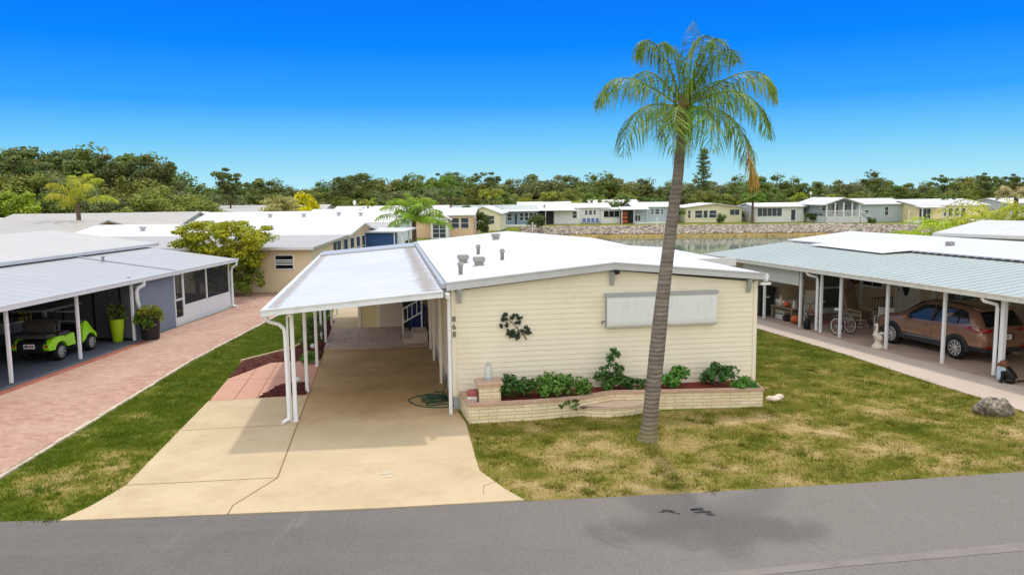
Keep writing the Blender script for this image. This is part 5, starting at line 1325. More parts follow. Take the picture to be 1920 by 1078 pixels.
# second and third rows on the left ---------------------------------
t = home('white roofed home with grey carport slope in the second row behind the tan home', (-27.5,62), rad(-2), 17.6, 8, 2.9, 3.75, wall_white, roof_white, y0=6, vents=[(6,8),(9,8),(12,8.4),(14,8.2)])
lean(t, 'carport_roof', -.3, 17.8, 0, 2.35, 5.8, 2.85, roof_dull); posts(t, [(1,.3),(5,.3),(9,.3),(13,.3),(17,.3)], 2.25)
for a0 in (1.5,6,11,14.5): window(t, 'f', a0, a0+1.3, 1.1, 2.2, 17.6, 'w', far_pane, 6.0)
t = home('pale beige home with small white gabled porch left of the lake', (-24.6,95.6), rad(-2.5), 20, 7.6, 2.75, 3.45, wall_tan, roof_white, [('f',17.5,18.35,1.15,2.35,'w'),('f',18.6,19.5,1.15,2.35,'w'),('f',3,4.4,1.2,2.3,'w'),('f',8,9.4,1.2,2.3,'w'),('r',1.2,2.2,.8,2.3,'s'),('r',4.6,5.8,1.0,2.3,'w')], vents=[(6,2),(11,2),(14,2.2)])
b = MB(); b.xprism([(15.2,0),(17.25,0),(17.25,2.4),(16.2,3.0),(15.2,2.4)], -1.7, -.01); b.build('porch_wall', wall_white, t)
b = MB(); b.slab((14.8,-2.0,2.25),(16.2,-2.0,3.08),(16.2,.2,3.08),(14.8,.2,2.25),.1); b.slab((16.2,-2.0,3.08),(17.65,-2.0,2.25),(17.65,.2,2.25),(16.2,.2,3.08),.1); b.build('porch_roof', roof_light, t)
window(t, 'f', 15.45, 16.95, .12, 2.2, 20, 'm', far_pane, -1.7)
t = home('long grey roofed home at far left below the tall pines', (-46.5,70), rad(-1), 17, 9, 2.7, 3.75, wall_pale, roof_dull, [('f',3,4.3,1.1,2.2,'w'),('f',9,10.3,1.1,2.2,'w')])
lean(t, 'carport_roof', -6, 17.3, -5.5, 2.2, -.3, 2.66, roof_green); posts(t, [(-5.5,-5.2),(0,-5.2),(6,-5.2),(12,-5.2),(17,-5.2)], 2.1)
t = home('low roofed home at the left edge of the park behind the blue home', (-72,74), rad(2), 24, 8, 2.5, 3.3, wall_pale, roof_light, [('f',18,19.2,1.1,2.1,'w')])
t = home('ochre gabled home with weathered grey roof behind the cream roof on the left', (-49,56.5), rad(-3), 18.3, 7.6, 2.75, 3.5, wall_ochre, roof_dull, [('r',2,3.2,1.1,2.2,'w'),('r',4.6,5.6,1.1,2.2,'w')])
t = home('pale blue gabled home peeking between white roofs on the left', (-44,86), rad(-4), 9.5, 7.5, 2.7, 3.5, wall_blue, roof_light, [('r',2,3.2,1.1,2.2,'w')])
t = home('weathered grey roofed home with beige gable in the fourth row on the left', (-58,97), rad(-4), 27, 8, 2.75, 3.65, wall_tan, roof_dull, [('r',3,4.4,1.1,2.2,'w')])
t = home('grey shingled home beside the olive tree in the back row', (-46,118), rad(-3), 18, 8, 2.75, 3.8, wall_pale, roof_dull, [('r',2,3.4,1.1,2.2,'w')])
t = home('white roofed home right of the lamp post in the back row', (-25.5,113), rad(-3), 16, 8, 2.7, 3.55, wall_pale, roof_white, [('f',10,11.2,1.1,2.2,'w')], vents=[(4,2),(7,2)])
t = home('cream home with two tiny porch gables beside the blue lake house', (-6.2,112), rad(-6), 4.6, 8, 2.5, 3.4, wall_cream, roof_white, [('f',.5,1.3,.2,2.1,'d'),('f',2.8,3.8,1.0,2.1,'w')], axis='y')
b = MB(); b.slab((-2.4,-1.0,2.4),(-1.2,-1.0,3.1),(-1.2,5,3.1),(-2.4,5,2.4),.1); b.slab((-1.2,-1.0,3.1),(.0,-1.0,2.4),(.0,5,2.4),(-1.2,5,3.1),.1); b.build('porch_roof', roof_white, t); posts(t, [(-2.2,-.8),(-.3,-.8)], 2.45)
# homes on the far bank ----------------------------------------------
t = home('slate blue home with row of white arched windows on the lake bank', (-9.5,126), rad(3), 13.6, 7.5, 2.55, 3.3, wall_blue, roof_green, [('f',8.9,9.6,.9,2.0,'w'),('f',10.9,11.5,.9,2.1,'w'),('f',11.65,12.25,.9,2.1,'w'),('f',12.4,13.0,.9,2.1,'w'),('f',13.1,13.55,.9,2.1,'w'),('f',10.0,10.5,.2,2.0,'d'),('r',1,2,.9,2.1,'w')])
lean(t, 'porch_roof', 3, 13.9, -1.6, 2.45, -.3, 2.6, roof_white); b = MB(); b.box(8.6,13.6,-1.8,-.05,0,.3); b.build('porch_deck', wall_white, t)
t = home('white home with dark carport bay and blue garden chairs on the lake bank', (6.2,134), rad(1), 10.4, 8, 2.7, 3.35, wall_white, roof_white, [('f',4.3,5.0,1.0,2.1,'w'),('f',6.3,6.7,1.5,2.2,'w'),('f',6.95,7.5,1.5,2.2,'w'),('f',7.75,8.1,1.5,2.2,'w')])
lean(t, 'carport_roof', -2.6, 4.4, -2.2, 2.35, .2, 2.75, roof_pan)
b = MB(); b.box(-2.2,.9,-.06,-.01,0,2.3); b.build('carport_shade_panel', dark_grey, t)  # flat dark sheet on the wall, paints the shade of the carport bay
b = MB(); b.box(1.0,5.4,-.9,-.02,0,2.45); b.build('bay_wall', wall_white, t); window(t, 'f', 4.1, 4.8, 1.0, 2.1, 10.4, 'w', far_pane, -.9)
posts(t, [(-2.4,-2),(-.5,-2)], 2.3)
b = MB(); b.box(9.0,12.3,-.6,5,0,2.3); b.build('sun_room', wall_white, t); window(t, 'f', 9.4, 12.0, 1.05, 2.1, 10.4, 's', glass_dark, -.6)
lean(t, 'sun_room_roof', 8.8, 12.5, -.9, 2.42, 5, 2.6, roof_white)
for k in range(4):
    ch = thing('garden_chair', ['first', 'second', 'third', 'fourth'][k]+' blue garden chair from the left in front of the white lake home', 'chair', (12.2+k*.75,132.2,0), .1*k, 'blue garden chairs by the lake')
    b = MB(); b.bbox(-.25,.25,-.25,.25,.3,.38,.02); b.build('seat', mk_once('chair_blue', S(90,112,150)), ch)
    b = MB(); b.obox((0,.26,.65),(.25,0,0),(0,.03,0),(0,.05,.3)); b.build('backrest', mk_once('chair_blue', S(90,112,150)), ch)
    for x in (-.22,.22):
        b = MB(); b.box(x-.03,x+.03,-.25,-.19,0,.3); b.box(x-.03,x+.03,.19,.25,0,.3); b.build('leg', mk_once('chair_blue', S(90,112,150)), ch)
t = home('grey blue home with open carport and long white eave on the lake bank', (20.6,133), rad(1.5), 6.8, 8, 2.75, 3.4, wall_grey, roof_white, [('f',2.9,3.3,1.5,2.3,'w'),('f',3.6,4.3,1.5,2.3,'w'),('f',4.6,4.95,1.5,2.3,'w'),('f',.2,1.1,.4,1.3,'s')])
lean(t, 'carport_roof', -2.6, 2.2, -2.4, 2.4, .2, 2.8, roof_pan); posts(t, [(-2.4,-2.2),(-.4,-2.2),(2.2,-.1)], 2.4)
b = MB(); b.box(-2.2,-.05,.5,.6,0,2.4); b.build('carport_shade_panel', dark_grey, t); b = MB(); b.box(-.2,6.6,-2.4,-.05,0,.2); b.build('patio', wall_white, t)  # dark back panel, carport shade put into its colour
rk = thing('storage_rack', 'orange red storage rack inside the open carport across the lake', 'rack', (18.9,132.3,0), 0)
for z in (.15,.8,1.45): b = MB(); b.box(-.5,.5,-.2,.2,z,z+.45); b.build('bin', mk_once('rack_orange', S(190,92,60)), rk)
b = MB(); [b.box(x-.03,x+.03,-.24,.24,0,2.0) for x in (-.54,.54)]; b.build('frame', dark_grey, rk)
t = home('cream gabled home with jalousie windows and palms on the lake bank', (29.2,133), rad(2), 9.6, 9, 2.55, 3.15, wall_cream, roof_white, [('f',.5,.9,.8,2.0,'w'),('f',1.7,2.9,.8,2.0,'w'),('f',3.1,3.8,.8,2.0,'d'),('f',4.1,5.3,.8,2.0,'w'),('f',7.6,9.2,1.2,2.1,'s')], axis='y', over=.5)
t = home('white home with glazed lanai and flat eave on the lake bank', (40.5,131), rad(3), 8.0, 8, 2.6, 3.1, wall_white, roof_white, [('f',.25,4.3,1.0,2.3,'s'),('f',5.9,6.6,.3,2.0,'d')], over=.5)
t = home('grey two gable home with raised columned porch and stairs on the lake bank', (55.2,127), rad(5), 8.2, 9, 2.9, 3.7, wall_grey, roof_light, [('f',1.5,2.2,1.2,1.9,'w'),('f',4.9,5.5,1.1,2.4,'w')], over=.4)
b = MB(); b.box(-5.6,-.02,-1.5,6,0,1.05); b.build('porch_deck', wall_pale, t)
b = MB(); b.box(-5.4,-.02,1.4,8,1.052,3.1); b.xprism([(-5.4,3.1),(-2.9,3.85),(-.1,3.1)][::-1], 1.4, 8); b.build('porch_wall', wall_grey, t)
b = MB(); b.slab((-6.2,-1.9,2.9),(-2.9,-1.9,4.0),(-2.9,9,4.0),(-6.2,9,2.9),.14); b.slab((-2.9,-1.9,4.0),(.3,-1.9,3.0),(.3,9,3.0),(-2.9,9,4.0),.14); b.build('porch_roof', roof_light, t)
posts(t, [(-5.5,-1.3),(-4.1,-1.3),(-2.7,-1.3),(-1.3,-1.3),(-.1,-1.3)], 3.2, None, .1)
b = MB(); b.box(-5.5,-.1,-1.36,-1.30,1.9,1.98)
for k in range(34): b.box(-5.45+k*.16,-5.41+k*.16,-1.35,-1.31,1.1,1.9)
b.build('porch_railing', white_paint, t)
window(t, 'f', -4.9, -4.1, 1.9, 2.8, 8, 'w', far_pane, 1.4); window(t, 'f', -3.2, -2.2, 1.3, 2.9, 8, 's', far_pane, 1.4); window(t, 'f', -1.5, -.7, 1.7, 2.8, 8, 'w', far_pane, 1.4)
b = MB()
for k in range(6): b.box(.1+k*.28,.4+k*.28,-1.5,-.6,0,1.05-k*.175)
b.build('stairs', wall_pale, t)
b = MB()
for y in (-1.5,-.6): b.tube([(.1,y,1.95),(1.8,y,.95)], .05, 5); b.tube([(1.8,y,0),(1.8,y,.95)], .05, 5); b.tube([(.1,y,1.0),(.1,y,1.95)], .05, 5)
b.build('stair_railing', white_paint, t)
t = home('cream yellow home with dark sliding doors behind bright palms on the lake bank', (63.6,124), rad(8), 12, 9, 2.6, 3.3, wall_yellow, roof_light, [('f',.3,2.2,.1,2.1,'s'),('f',4.3,4.9,.9,2.1,'w'),('f',5.3,6.0,.9,2.1,'w'),('f',6.4,7.1,.9,2.1,'w'),('f',7.5,8.2,.9,2.1,'w')])
b = MB(); b.box(-2,12,-2.2,-.05,0,.35); b.build('patio', wall_white, t); lean(t, 'patio_roof', -.8, 3.2, -2.2, 2.4, -.3, 2.55, roof_white); posts(t, [(-.6,-2.0),(3,-2.0)], 2.35)
t = home('long white roofed home at the right edge beyond the bright palms', (80,128), rad(10), 16, 8, 2.8, 3.5, wall_pale, roof_white, [('f',3,4.5,1.0,2.2,'w'),('f',9,10.5,1.0,2.2,'w')])
t = home('white roofed home half hidden behind the dry palm at the right edge', (99,150), rad(10), 14, 8, 3.4, 4.3, wall_pale, roof_white, [('f',3,4.5,1.0,2.2,'w')])
t = home('low white roofed home behind the grey porch home', (68,141), rad(8), 16, 7, 2.7, 3.3, wall_white, roof_white, [])
t = home('pale roofed home in the gap behind the white and grey lake homes', (13.5,146), rad(2), 10, 8, 2.9, 3.75, wall_pale, roof_light, [])
t = home('pale tan roofed home behind the blue lake house', (1.5,140), rad(2), 12, 8, 2.7, 3.6, wall_tan, roof_light, [])
# third lot on the right: light grey roof just past the green one ----
p0 = RF(12.6,13.5)
t = thing('manufactured_home', 'home with plain light grey roof and deep eave beyond the green carport roof', 'house', (p0.x,p0.y,0), RY+rad(17.6))
b = MB(); b.slab((0,-24,3.02),(4.7,-24,3.52),(4.7,0,3.52),(0,0,3.02),.07); b.slab((4.7,-24,3.52),(9.4,-24,3.02),(9.4,0,3.02),(4.7,0,3.52),.07); b.build('roof', roof_light, t)
b = MB(); b.box(-.1,-.01,-24,0,2.86,3.0); b.build('gutter', white_metal, t); b = MB(); b.box(.5,8.9,-24,-.4,0,2.95); b.build('wall', wall_pale, t)
b = MB(); b.box(.42,.497,-24,-.4,2.35,2.6); b.build('wall_band', dark_grey, t)
for v in (-1, -5, -9): b = MB(); b.box(-.06,.03,v-.05,v+.05,0,2.86); b.build('post', white_metal, t)
# lamp posts and small markers ----------------------------------------
lampm = mk('lamp_white', S(225,225,220), .4, .03)
def lamp_post(loc, label, h_=4.2):
    t = thing('lamp_post', label, 'lamp post', loc)
    b = MB(); b.tube([(0,0,0),(0,0,h_)], [.06,.045], 8); b.build('pole', lampm, t)
    b = MB(); b.lathe([(.05,h_),(.2,h_+.1),(.24,h_+.4),(.12,h_+.55),(.03,h_+.65),(0,h_+.65)], (0,0,0), 12); b.build('lantern', lampm, t)
lamp_post((-20.5,104,0), 'white lamp post rising behind the white roofs left of centre', 3.9)
lamp_post((53.2,141,0), 'white lamp post behind the white lanai home across the lake', 4.3)
lamp_post((97,150,0), 'white lamp post at the right edge behind the pale roofs', 4.6)
def marker(loc, label, h_):
    t = thing('marker_post', label, 'post', loc); b = MB(); b.box(-.07,.07,-.07,.07,0,h_); b.build('shaft', lampm, t); b = MB(); b.bbox(-.11,.11,-.11,.11,h_+.002,h_+.12,.04); b.build('cap', lampm, t)
marker((2.9,108,0), 'short white post on the grass bank beside the rock edge', 1.1)
marker((22.3,121,0), 'white post standing before the grey blue home on the lake bank', 1.2)
marker((59.5,118.5,0), 'tall white post on the bank before the grey porch home', 1.9)
b = MB(); b.lathe([(0,0),(.35,0),(.55,.3),(.5,.75),(.3,1.0),(0,1.05)], (0,0,0), 14); tag(b.build('covered_grill', mk('grill_cover', S(62,54,74), .8, .15), None, (-3.6,108,0)), 'dark covered grill on the lawn beside the tiny porch gables', 'grill')
# riprap along the bank ---------------------------------------------
rng = np.random.default_rng(5)
V = []; Fc = []; n0 = 0
cube = np.array([(-1,-1,-.6),(1,-1,-.7),(1.1,1,-.6),(-1,.9,-.7),(-.7,-.7,.7),(.8,-.6,.6),(.6,.8,.8),(-.8,.7,.6)])
cf = np.array([(3,2,1,0),(4,5,6,7),(0,1,5,4),(1,2,6,5),(2,3,7,6),(3,0,4,7)])
cnt = 0
while cnt < 5200:
    x = rng.uniform(1.5,70); y = rng.uniform(98,121.5)
    s_ = float(sdist(np.array([x]), np.array([y]), LAKE)[0])
    if -5.2 < s_ < -1.6:
        k = rng.uniform(.10,.40); z = -1.3*min(1, max(0,(s_+5)/5))+.04
        th = rng.uniform(0,6.28); P = cube*k*rng.uniform(.7,1.2,(8,1))*np.array([1.2,1,.75]); c_, s2 = math.cos(th), math.sin(th)
        P = np.stack([P[:,0]*c_-P[:,1]*s2+x, P[:,0]*s2+P[:,1]*c_+y, P[:,2]+z], -1)
        V.append(P); Fc.append(cf+n0); n0 += 8; cnt += 1
rr = NT('riprap'); p = rr.pos(); rr.color(rr.ramp(rr.noise(p, 2.6, 4, .7), [(.34, S(84,76,70)), (.48, S(150,140,128)), (.6, S(196,188,174)), (.75, S(226,220,208))])); rr.set(.95, 0, .1)
o = np_mesh('riprap_rocks', np.concatenate(V), np.concatenate(Fc), rr.mat); tag(o, 'broken grey and tan rocks lining the lake bank', kind='stuff')
# dry sedge at the water line
V = []; 
pts = LAKE[-1:]+LAKE[:8]
for a, c in zip(pts, pts[1:]):
    L_ = math.hypot(c[0]-a[0], c[1]-a[1])
    for i in range(int(L_*70)):
        t_ = rng.random(); x = a[0]+(c[0]-a[0])*t_; y = a[1]+(c[1]-a[1])*t_
        nx_, ny_ = -(c[1]-a[1])/L_, (c[0]-a[0])/L_; q = rng.uniform(-.2,1.5); x += nx_*q; y += ny_*q
        h_ = rng.uniform(.12,.36); w_ = .05; an = rng.uniform(0,6.28); z = -1.35+max(0,q)*.2
        V += [(x-w_*math.cos(an),y-w_*math.sin(an),z),(x+w_*math.cos(an),y+w_*math.sin(an),z),(x+rng.normal(0,.12),y+rng.normal(0,.12),z+h_)]
sg = NT('dry_sedge'); p = sg.pos(); sg.color(sg.ramp(sg.noise(p, .35, 5, .7), [(.3, S(122,116,62)), (.55, S(176,156,96)), (.75, S(196,174,122))])); sg.set(.9, 0, .1)
V = np.array(V); o = np_mesh('bank_sedge', V, np.arange(len(V)).reshape(-1,3), sg.mat); tag(o, 'dry tan sedge along the water line of the lake', kind='stuff')
# ------------------------------------------------------------------ vegetation
def leaf_cloud(rng, centres, radii, per, size, flat=1.0, up=.25):
    """leaf quads scattered in clumps -> vertices, faces"""
    C = np.repeat(np.asarray(centres, float), per, 0); R = np.repeat(np.asarray(radii, float), per)[:,None]
    n = len(C); d = rng.normal(size=(n,3)); d /= np.linalg.norm(d,axis=1)[:,None]; rr = rng.random((n,1))**.45
    P = C+d*R*rr*np.array([1,1,flat])
    nrm = d+rng.normal(0,.6,(n,3)); nrm[:,2] += up; nrm /= np.linalg.norm(nrm,axis=1)[:,None]
    a = np.cross(nrm, rng.normal(size=(n,3))); a /= np.linalg.norm(a,axis=1)[:,None]; b_ = np.cross(nrm,a)
    s_ = size*rng.uniform(.6,1.3,(n,1))
    V = np.stack([P-a*s_, P-b_*s_*.55, P+a*s_, P+b_*s_*.55], 1).reshape(-1,3)
    return V
def crown_mesh(seed, rx, h0, h1, ncl, per, size, shape='round', gaps=.0):
    rng = np.random.default_rng(seed); cs = []; rs = []
    while len(cs) < ncl:
        d = rng.normal(size=3); d /= np.linalg.norm(d)
        r_ = rng.uniform(.5,1.0) if shape == 'round' else rng.uniform(.3,1.0)
        k = np.array([rx,rx,(h1-h0)/2])
        wob = 1+.22*math.sin(3*math.atan2(d[1],d[0])+seed)+.15*math.sin(5*d[2]*3+seed*2)
        c = d*r_*k*np.array([wob,wob,1])+np.array([0,0,(h0+h1)/2])
        if shape == 'pine' and rng.random() < .35 and c[2] < (h0+h1)/2: continue
        if shape == 'round': c[2] -= .10*(h1-h0)*(np.hypot(c[0],c[1])/rx)**2*(c[2] > (h0+h1)/2)
        cs.append(c); rs.append(rng.uniform(.14,.36)*rx*(1.0 if shape == 'round' else 1.05))
    return leaf_cloud(rng, cs, rs, per, size, .7 if shape == 'round' else .5, .5), cs
def tree_parts(name, label, cat, seed, rx, h0, h1, ncl, per, size, mat, shape='round', trunk=.22, group=None):
    t = thing(name, label, cat, (0,0,0), 0, group)
    V, cs = crown_mesh(seed, rx, h0, h1, ncl, per, size, shape)
    np_mesh('crown', V, np.arange(len(V)).reshape(-1,4), mat, t)
    b = MB(); rnd = random.Random(seed)
    mid = (0.15*rx*rnd.uniform(-1,1), .15*rx*rnd.uniform(-1,1), h0*.9+.1*h1)
    b.tube([(0,0,-.2),(mid[0]*.4,mid[1]*.4,h0*.5),mid,(mid[0]*1.3,mid[1]*1.2,(h0+h1)/2)], [trunk*1.3,trunk,trunk*.8,trunk*.35], 7)
    for c in cs[:14 if shape == 'round' else 20]:
        c = Vector(c); m_ = Vector(mid); b.tube([m_, m_.lerp(c,.5)+Vector((0,0,-.08*rx)), c], [trunk*.45,trunk*.28,trunk*.1], 5, False)
    b.build('trunk', bark_mat, t)
    return t
lf_oak = leafmat('leaf_oak', S(50,62,26), S(80,92,38), .5, .2, .3, S(106,114,54), k=2.05)
lf_olive = leafmat('leaf_olive', S(62,72,28), S(100,106,44), .5, .2, .3, S(132,132,64), k=2.05)
lf_bright = leafmat('leaf_bright', S(70,92,26), S(118,138,40), .5, .15, .35, S(150,164,56), k=2.05)
lf_pine = leafmat('leaf_pine', S(56,66,34), S(86,96,50), .5, .2, .3, k=2.05)
lf_grey = leafmat('leaf_grey_green', S(68,76,46), S(102,108,66), .5, .2, .3, k=2.05)
TREES = {}
def template(key, *a, **k):
    t = tree_parts(*a, **k); TREES[key] = (t, kids(t), [False], t['label'], t.get('group')); return t
WG = 'trees of the wood behind the park'
template('oak1', 'oak_tree', 'dense dark green oak in the wood behind the park', 'tree', 1, 5.0, 1.5, 10, 84, 120, 0.25, lf_oak, group=WG)
template('oak2', 'oak_tree', 'dense dark green oak in the wood behind the park', 'tree', 2, 5.6, 1.2, 9, 90, 120, 0.25, lf_oak, group=WG)
template('olive1', 'broadleaf_tree', 'olive green rounded tree in the wood behind the park', 'tree', 3, 4.6, 1.0, 8.5, 80, 115, 0.23, lf_olive, group=WG)
template('olive2', 'broadleaf_tree', 'olive green rounded tree in the wood behind the park', 'tree', 4, 5.2, 1.2, 9.5, 84, 115, 0.24, lf_olive, group=WG)
template('grey1', 'broadleaf_tree', 'dull grey green tree in the wood behind the park', 'tree', 5, 4.8, 1.0, 8.8, 76, 115, 0.23, lf_grey, group=WG)
template('bright1', 'broadleaf_tree', 'bright green leafy tree at the front edge of the wood', 'tree', 6, 3.2, .8, 6.2, 56, 120, 0.19, lf_bright, group=WG)
template('pine1', 'pine_tree', 'tall thin crowned pine standing above the wood', 'tree', 7, 3.6, 5.0, 12, 30, 120, 0.22, lf_pine, shape='pine', trunk=.2, group=WG)
template('pine2', 'pine_tree', 'tall thin crowned pine standing above the wood', 'tree', 8, 3.0, 5.5, 11, 24, 130, 0.22, lf_pine, shape='pine', trunk=.18, group=WG)
def put(key, loc, s_=1.0, rz=0.0, label=None, sz=None):
    t, ks, used, lab, grp = TREES[key]
    if not used[0]: used[0] = True; c = t
    else:
        c = t.copy(); COL.objects.link(c)
        for k in ks:
            q = k.copy(); COL.objects.link(q); q.parent = c
    c.location = loc; c.rotation_euler = (0,0,rz); c.scale = (s_, s_, sz or s_)
    c['label'] = label or lab
    if label:
        if 'group' in c: del c['group']
    else: c['group'] = grp
    return c
TOPS = [(-140,285),(0,290),(60,284),(150,287),(250,288),(300,302),(330,330),(360,348),(400,338),(450,328),(500,343),(560,348),(600,342),(650,333),(700,330),(760,328),(830,325),(915,322),(960,338),(1000,328),(1080,329),(1150,327),(1210,337),(1300,333),(1400,327),(1500,337),(1560,331),(1640,328),(1690,347),(1740,337),(1800,331),(1860,333),(1920,331),(2080,331)]
def top_at(px):
    for a, c in zip(TOPS, TOPS[1:]):
        if a[0] <= px <= c[0]: return a[1]+(c[1]-a[1])*(px-a[0])/(c[0]-a[0])
    return 331
HT = dict(oak1=10.4, oak2=9.5, olive1=8.9, olive2=9.9, grey1=9.2, bright1=6.5, pine1=12.6, pine2=11.6)
rnd = random.Random(17)
def put_px(key, px, ytop, Y, rz=None, label=None, wide=1.0):
    P = dp(px, ytop, Y); s_ = 1.06*P.z/HT[key]
    return put(key, (P.x, Y, 0), s_*wide, rnd.uniform(0,6.28) if rz is None else rz, label, s_)
# back row gives the skyline, two more rows in front
px = -120
while px < 2060:
    near = px < 330
    Y = (rnd.uniform(112,122) if near else rnd.uniform(165,182) if px > 560 else rnd.uniform(150,165))
    k = rnd.choice(['oak1','oak2','olive2','oak1','grey1','olive2'])
    put_px(k, px, top_at(px)+rnd.uniform(-3,12), Y, wide=1.15); px += rnd.uniform(25,40)*(1.6 if near else 1)
px = -100
while px < 2050:
    near = px < 330
    Y = (rnd.uniform(98,108) if near else rnd.uniform(150,160) if px > 560 else rnd.uniform(136,146))
    k = rnd.choice(['oak2','olive1','olive2','grey1','oak1','olive1'])
    put_px(k, px, top_at(px)+(rnd.uniform(18,40) if not near else rnd.uniform(20,58)), Y, wide=1.1); px += rnd.uniform(36,56)*(1.4 if near else 1)
px = -60
while px < 2040:
    near = px < 420
    Y = (rnd.uniform(90,97) if near else rnd.uniform(140,148) if px > 560 else rnd.uniform(126,134))
    k = rnd.choice(['olive1','bright1','grey1','olive1','oak2','grey1'])
    put_px(k, px, max(top_at(px)+48, 352+rnd.uniform(0,14)) if not near else rnd.uniform(345,372), Y, wide=1.15); px += rnd.uniform(54,84)*(1.3 if near else 1)
for px, yt, Y in [(15,272,108),(100,275,112),(160,280,110),(205,282,108),(250,284,110),(285,283,106)]: put_px('pine1', px, yt, Y)
put_px('pine2', 425, 318, 118, label='lone pine with open flat crown against the sky left of centre')
for px, yt in [(840,318),(912,318),(648,328),(480,330)]: put_px('pine1', px, yt, 158)
put_px('pine2', 1770, 330, 160); put_px('pine2', 1850, 326, 158); put_px('pine2', 1905, 328, 150)
# two marked trees left of centre
t = tree_parts('broadleaf_tree', 'bright yellow flowering tree above the white roofs left of centre', 'tree', 31, 2.7, 1.5, 6.6, 34, 130, .22, leafmat('leaf_yellow', S(130,130,20), S(196,182,20), .8, .05), trunk=.15); t.location = (-27.6,106,0); t.scale = (.95,.95,.85)
t = tree_parts('broadleaf_tree', 'brownish olive twiggy tree beside the yellow tree over the white roofs', 'tree', 32, 2.4, 2.2, 5.6, 40, 70, .15, leafmat('leaf_brown_olive', S(110,112,62), S(156,150,96), .8, .05), shape='pine', trunk=.16); t.location = (-25.8,88,0)
# Norfolk pine: whorled tiers
t = thing('norfolk_pine', 'dark tiered norfolk pine rising above the wood right of the palm trunk', 'tree', (38.2,158,0))
rng = np.random.default_rng(9); cs = []; rs = []
for k in range(15):
    z = 2.5+k*.74; L_ = (2.3*(1-k/17)+.3)
    for j in range(7):
        a = j*2*math.pi/7+k*.5
        L2 = L_*rng.uniform(.6,1.15)
        for f in (.3,.6,1.0): cs.append((L2*f*math.cos(a)+rng.normal(0,.12), L2*f*math.sin(a)+rng.normal(0,.12), z+.3*f+rng.normal(0,.16))); rs.append(.42)
V = leaf_cloud(rng, cs, rs, 16, .16, .6); np_mesh('crown', V, np.arange(len(V)).reshape(-1,4), lf_pine, t)
b = MB(); b.tube([(0,0,-.2),(0,0,13)], [.22,.03], 7); b.build('trunk', bark_mat, t)

# ---- feather palms ----
def frond(b, pts, n, ll, w_, droop, rnd, up=0.0, mat_rach=None, rr=.018):
    """rachis along a Bezier through four control points, leaflets on both sides; b: leaf builder"""
    P0, P1, P2, P3 = map(Vector, pts)
    def bz(t): u = 1-t; return P0*u**3+P1*3*u*u*t+P2*3*u*t*t+P3*t**3
    def bd(t): u = 1-t; return ((P1-P0)*3*u*u+(P2-P1)*6*u*t+(P3-P2)*3*t*t).normalized()
    b.tube([bz(i/9) for i in range(10)], [rr*(1-.8*i/9) for i in range(10)], 5, False)
    for i in range(n):
        t = .12+.88*(i+rnd.random()*.6)/n; p = bz(t); d = bd(t)
        s_ = d.cross(Vector((0,0,1)))
        if s_.length < .05: s_ = Vector((1,0,0))
        s_.normalize(); u_ = s_.cross(d)
        env = (math.sin(math.pi*min(1,(t*.92+.1)))**.6)
        for sg in (-1, 1):
            L = ll*env*rnd.uniform(.75,1.15)
            o = (s_*sg*rnd.uniform(.55,.95)+d*rnd.uniform(.35,.65)+u_*(up+rnd.uniform(-.25,.35))).normalized()
            q1 = p+o*L*.42+Vector((0,0,-droop*L*.16)); q2 = q1+(o*.5+Vector((0,0,-droop*(.9+rnd.uniform(-.15,.25))))).normalized()*L*.58
            v_ = o.cross(Vector((rnd.uniform(-.6,.6),rnd.uniform(-.6,.6),1))).normalized()*w_
            b.add([p-v_*.5, p+v_*.5, q1+v_, q1-v_, q2], [(0,1,2,3),(3,2,4)])
queen_leaf = leafmat('queen_leaf', S(48,74,24), S(92,116,42), 2.2, .0, .3, S(150,154,84), k=1.85)
queen_dry = leafmat('queen_leaf_dry', S(150,130,50), S(200,172,84), 3, .0, .3, k=1.05)
qp = thing('queen_palm', 'tall queen palm with grey trunk leaning over the front lawn', 'palm tree', (2.84,16.2,0))
base = Vector((2.84,16.2,0))
TP = [(2.84,16.2,-.1),(2.845,16.2,.12),(2.88,16.2,.5),(2.97,16.2,1.44),(3.12,16.24,3.0),(3.30,16.34,4.45),(3.45,16.42,5.55),(3.53,16.5,6.45)]
pts = []; rs = []
def tr_r(z): return 0.155+.055*math.exp(-z/.32)+.05*math.exp(-max(z,0)/.07)+.018*math.exp(-((z-1.6)/1.2)**2)-.0125*max(0,z-2.5)
for a, c in zip(TP, TP[1:]):
    a, c = Vector(a)-base, Vector(c)-base; n = max(2, int((c-a).length/.05))
    for i in range(n):
        p = a.lerp(c, i/n); pts.append(p); rs.append(.93*tr_r(p.z)*(1+.018*math.sin(p.z*68)+.02*mnoise.noise((0,0,p.z*9))))
# smooth the kinks of the polyline
for it in range(12):
    pts = [pts[0]]+[(pts[i-1]+pts[i]*2+pts[i+1])/4 for i in range(1,len(pts)-1)]+[pts[-1]]
b = MB(); b.tube(pts, rs, 18)
tk = NT('palm_trunk'); p = tk.pos(); sx_ = tk.node('ShaderNodeSeparateXYZ'); tk.link(p, sx_.inputs[0])
mp_ = tk.node('ShaderNodeMapping'); mp_.inputs['Scale'].default_value = (1,1,8); tk.link(p, mp_.inputs[0])
c = tk.ramp(tk.noise(mp_.outputs[0], 2.2, 7, .7), [(.3, S(104,97,91)), (.5, S(128,120,113)), (.72, S(154,146,138))])
c = tk.mix(c, S(140,134,92), tk.ramp(tk.math('ADD', tk.math('MULTIPLY', sx_.outputs[2], -.45), tk.noise(p, 3, 4)), [(.15,(0,0,0,1)),(.5,(.6,.6,.6,1))]))
rg = tk.math('SINE', tk.math('ADD', tk.math('MULTIPLY', sx_.outputs[2], 68), tk.math('MULTIPLY', tk.noise(p, 8, 4), 3.0)))
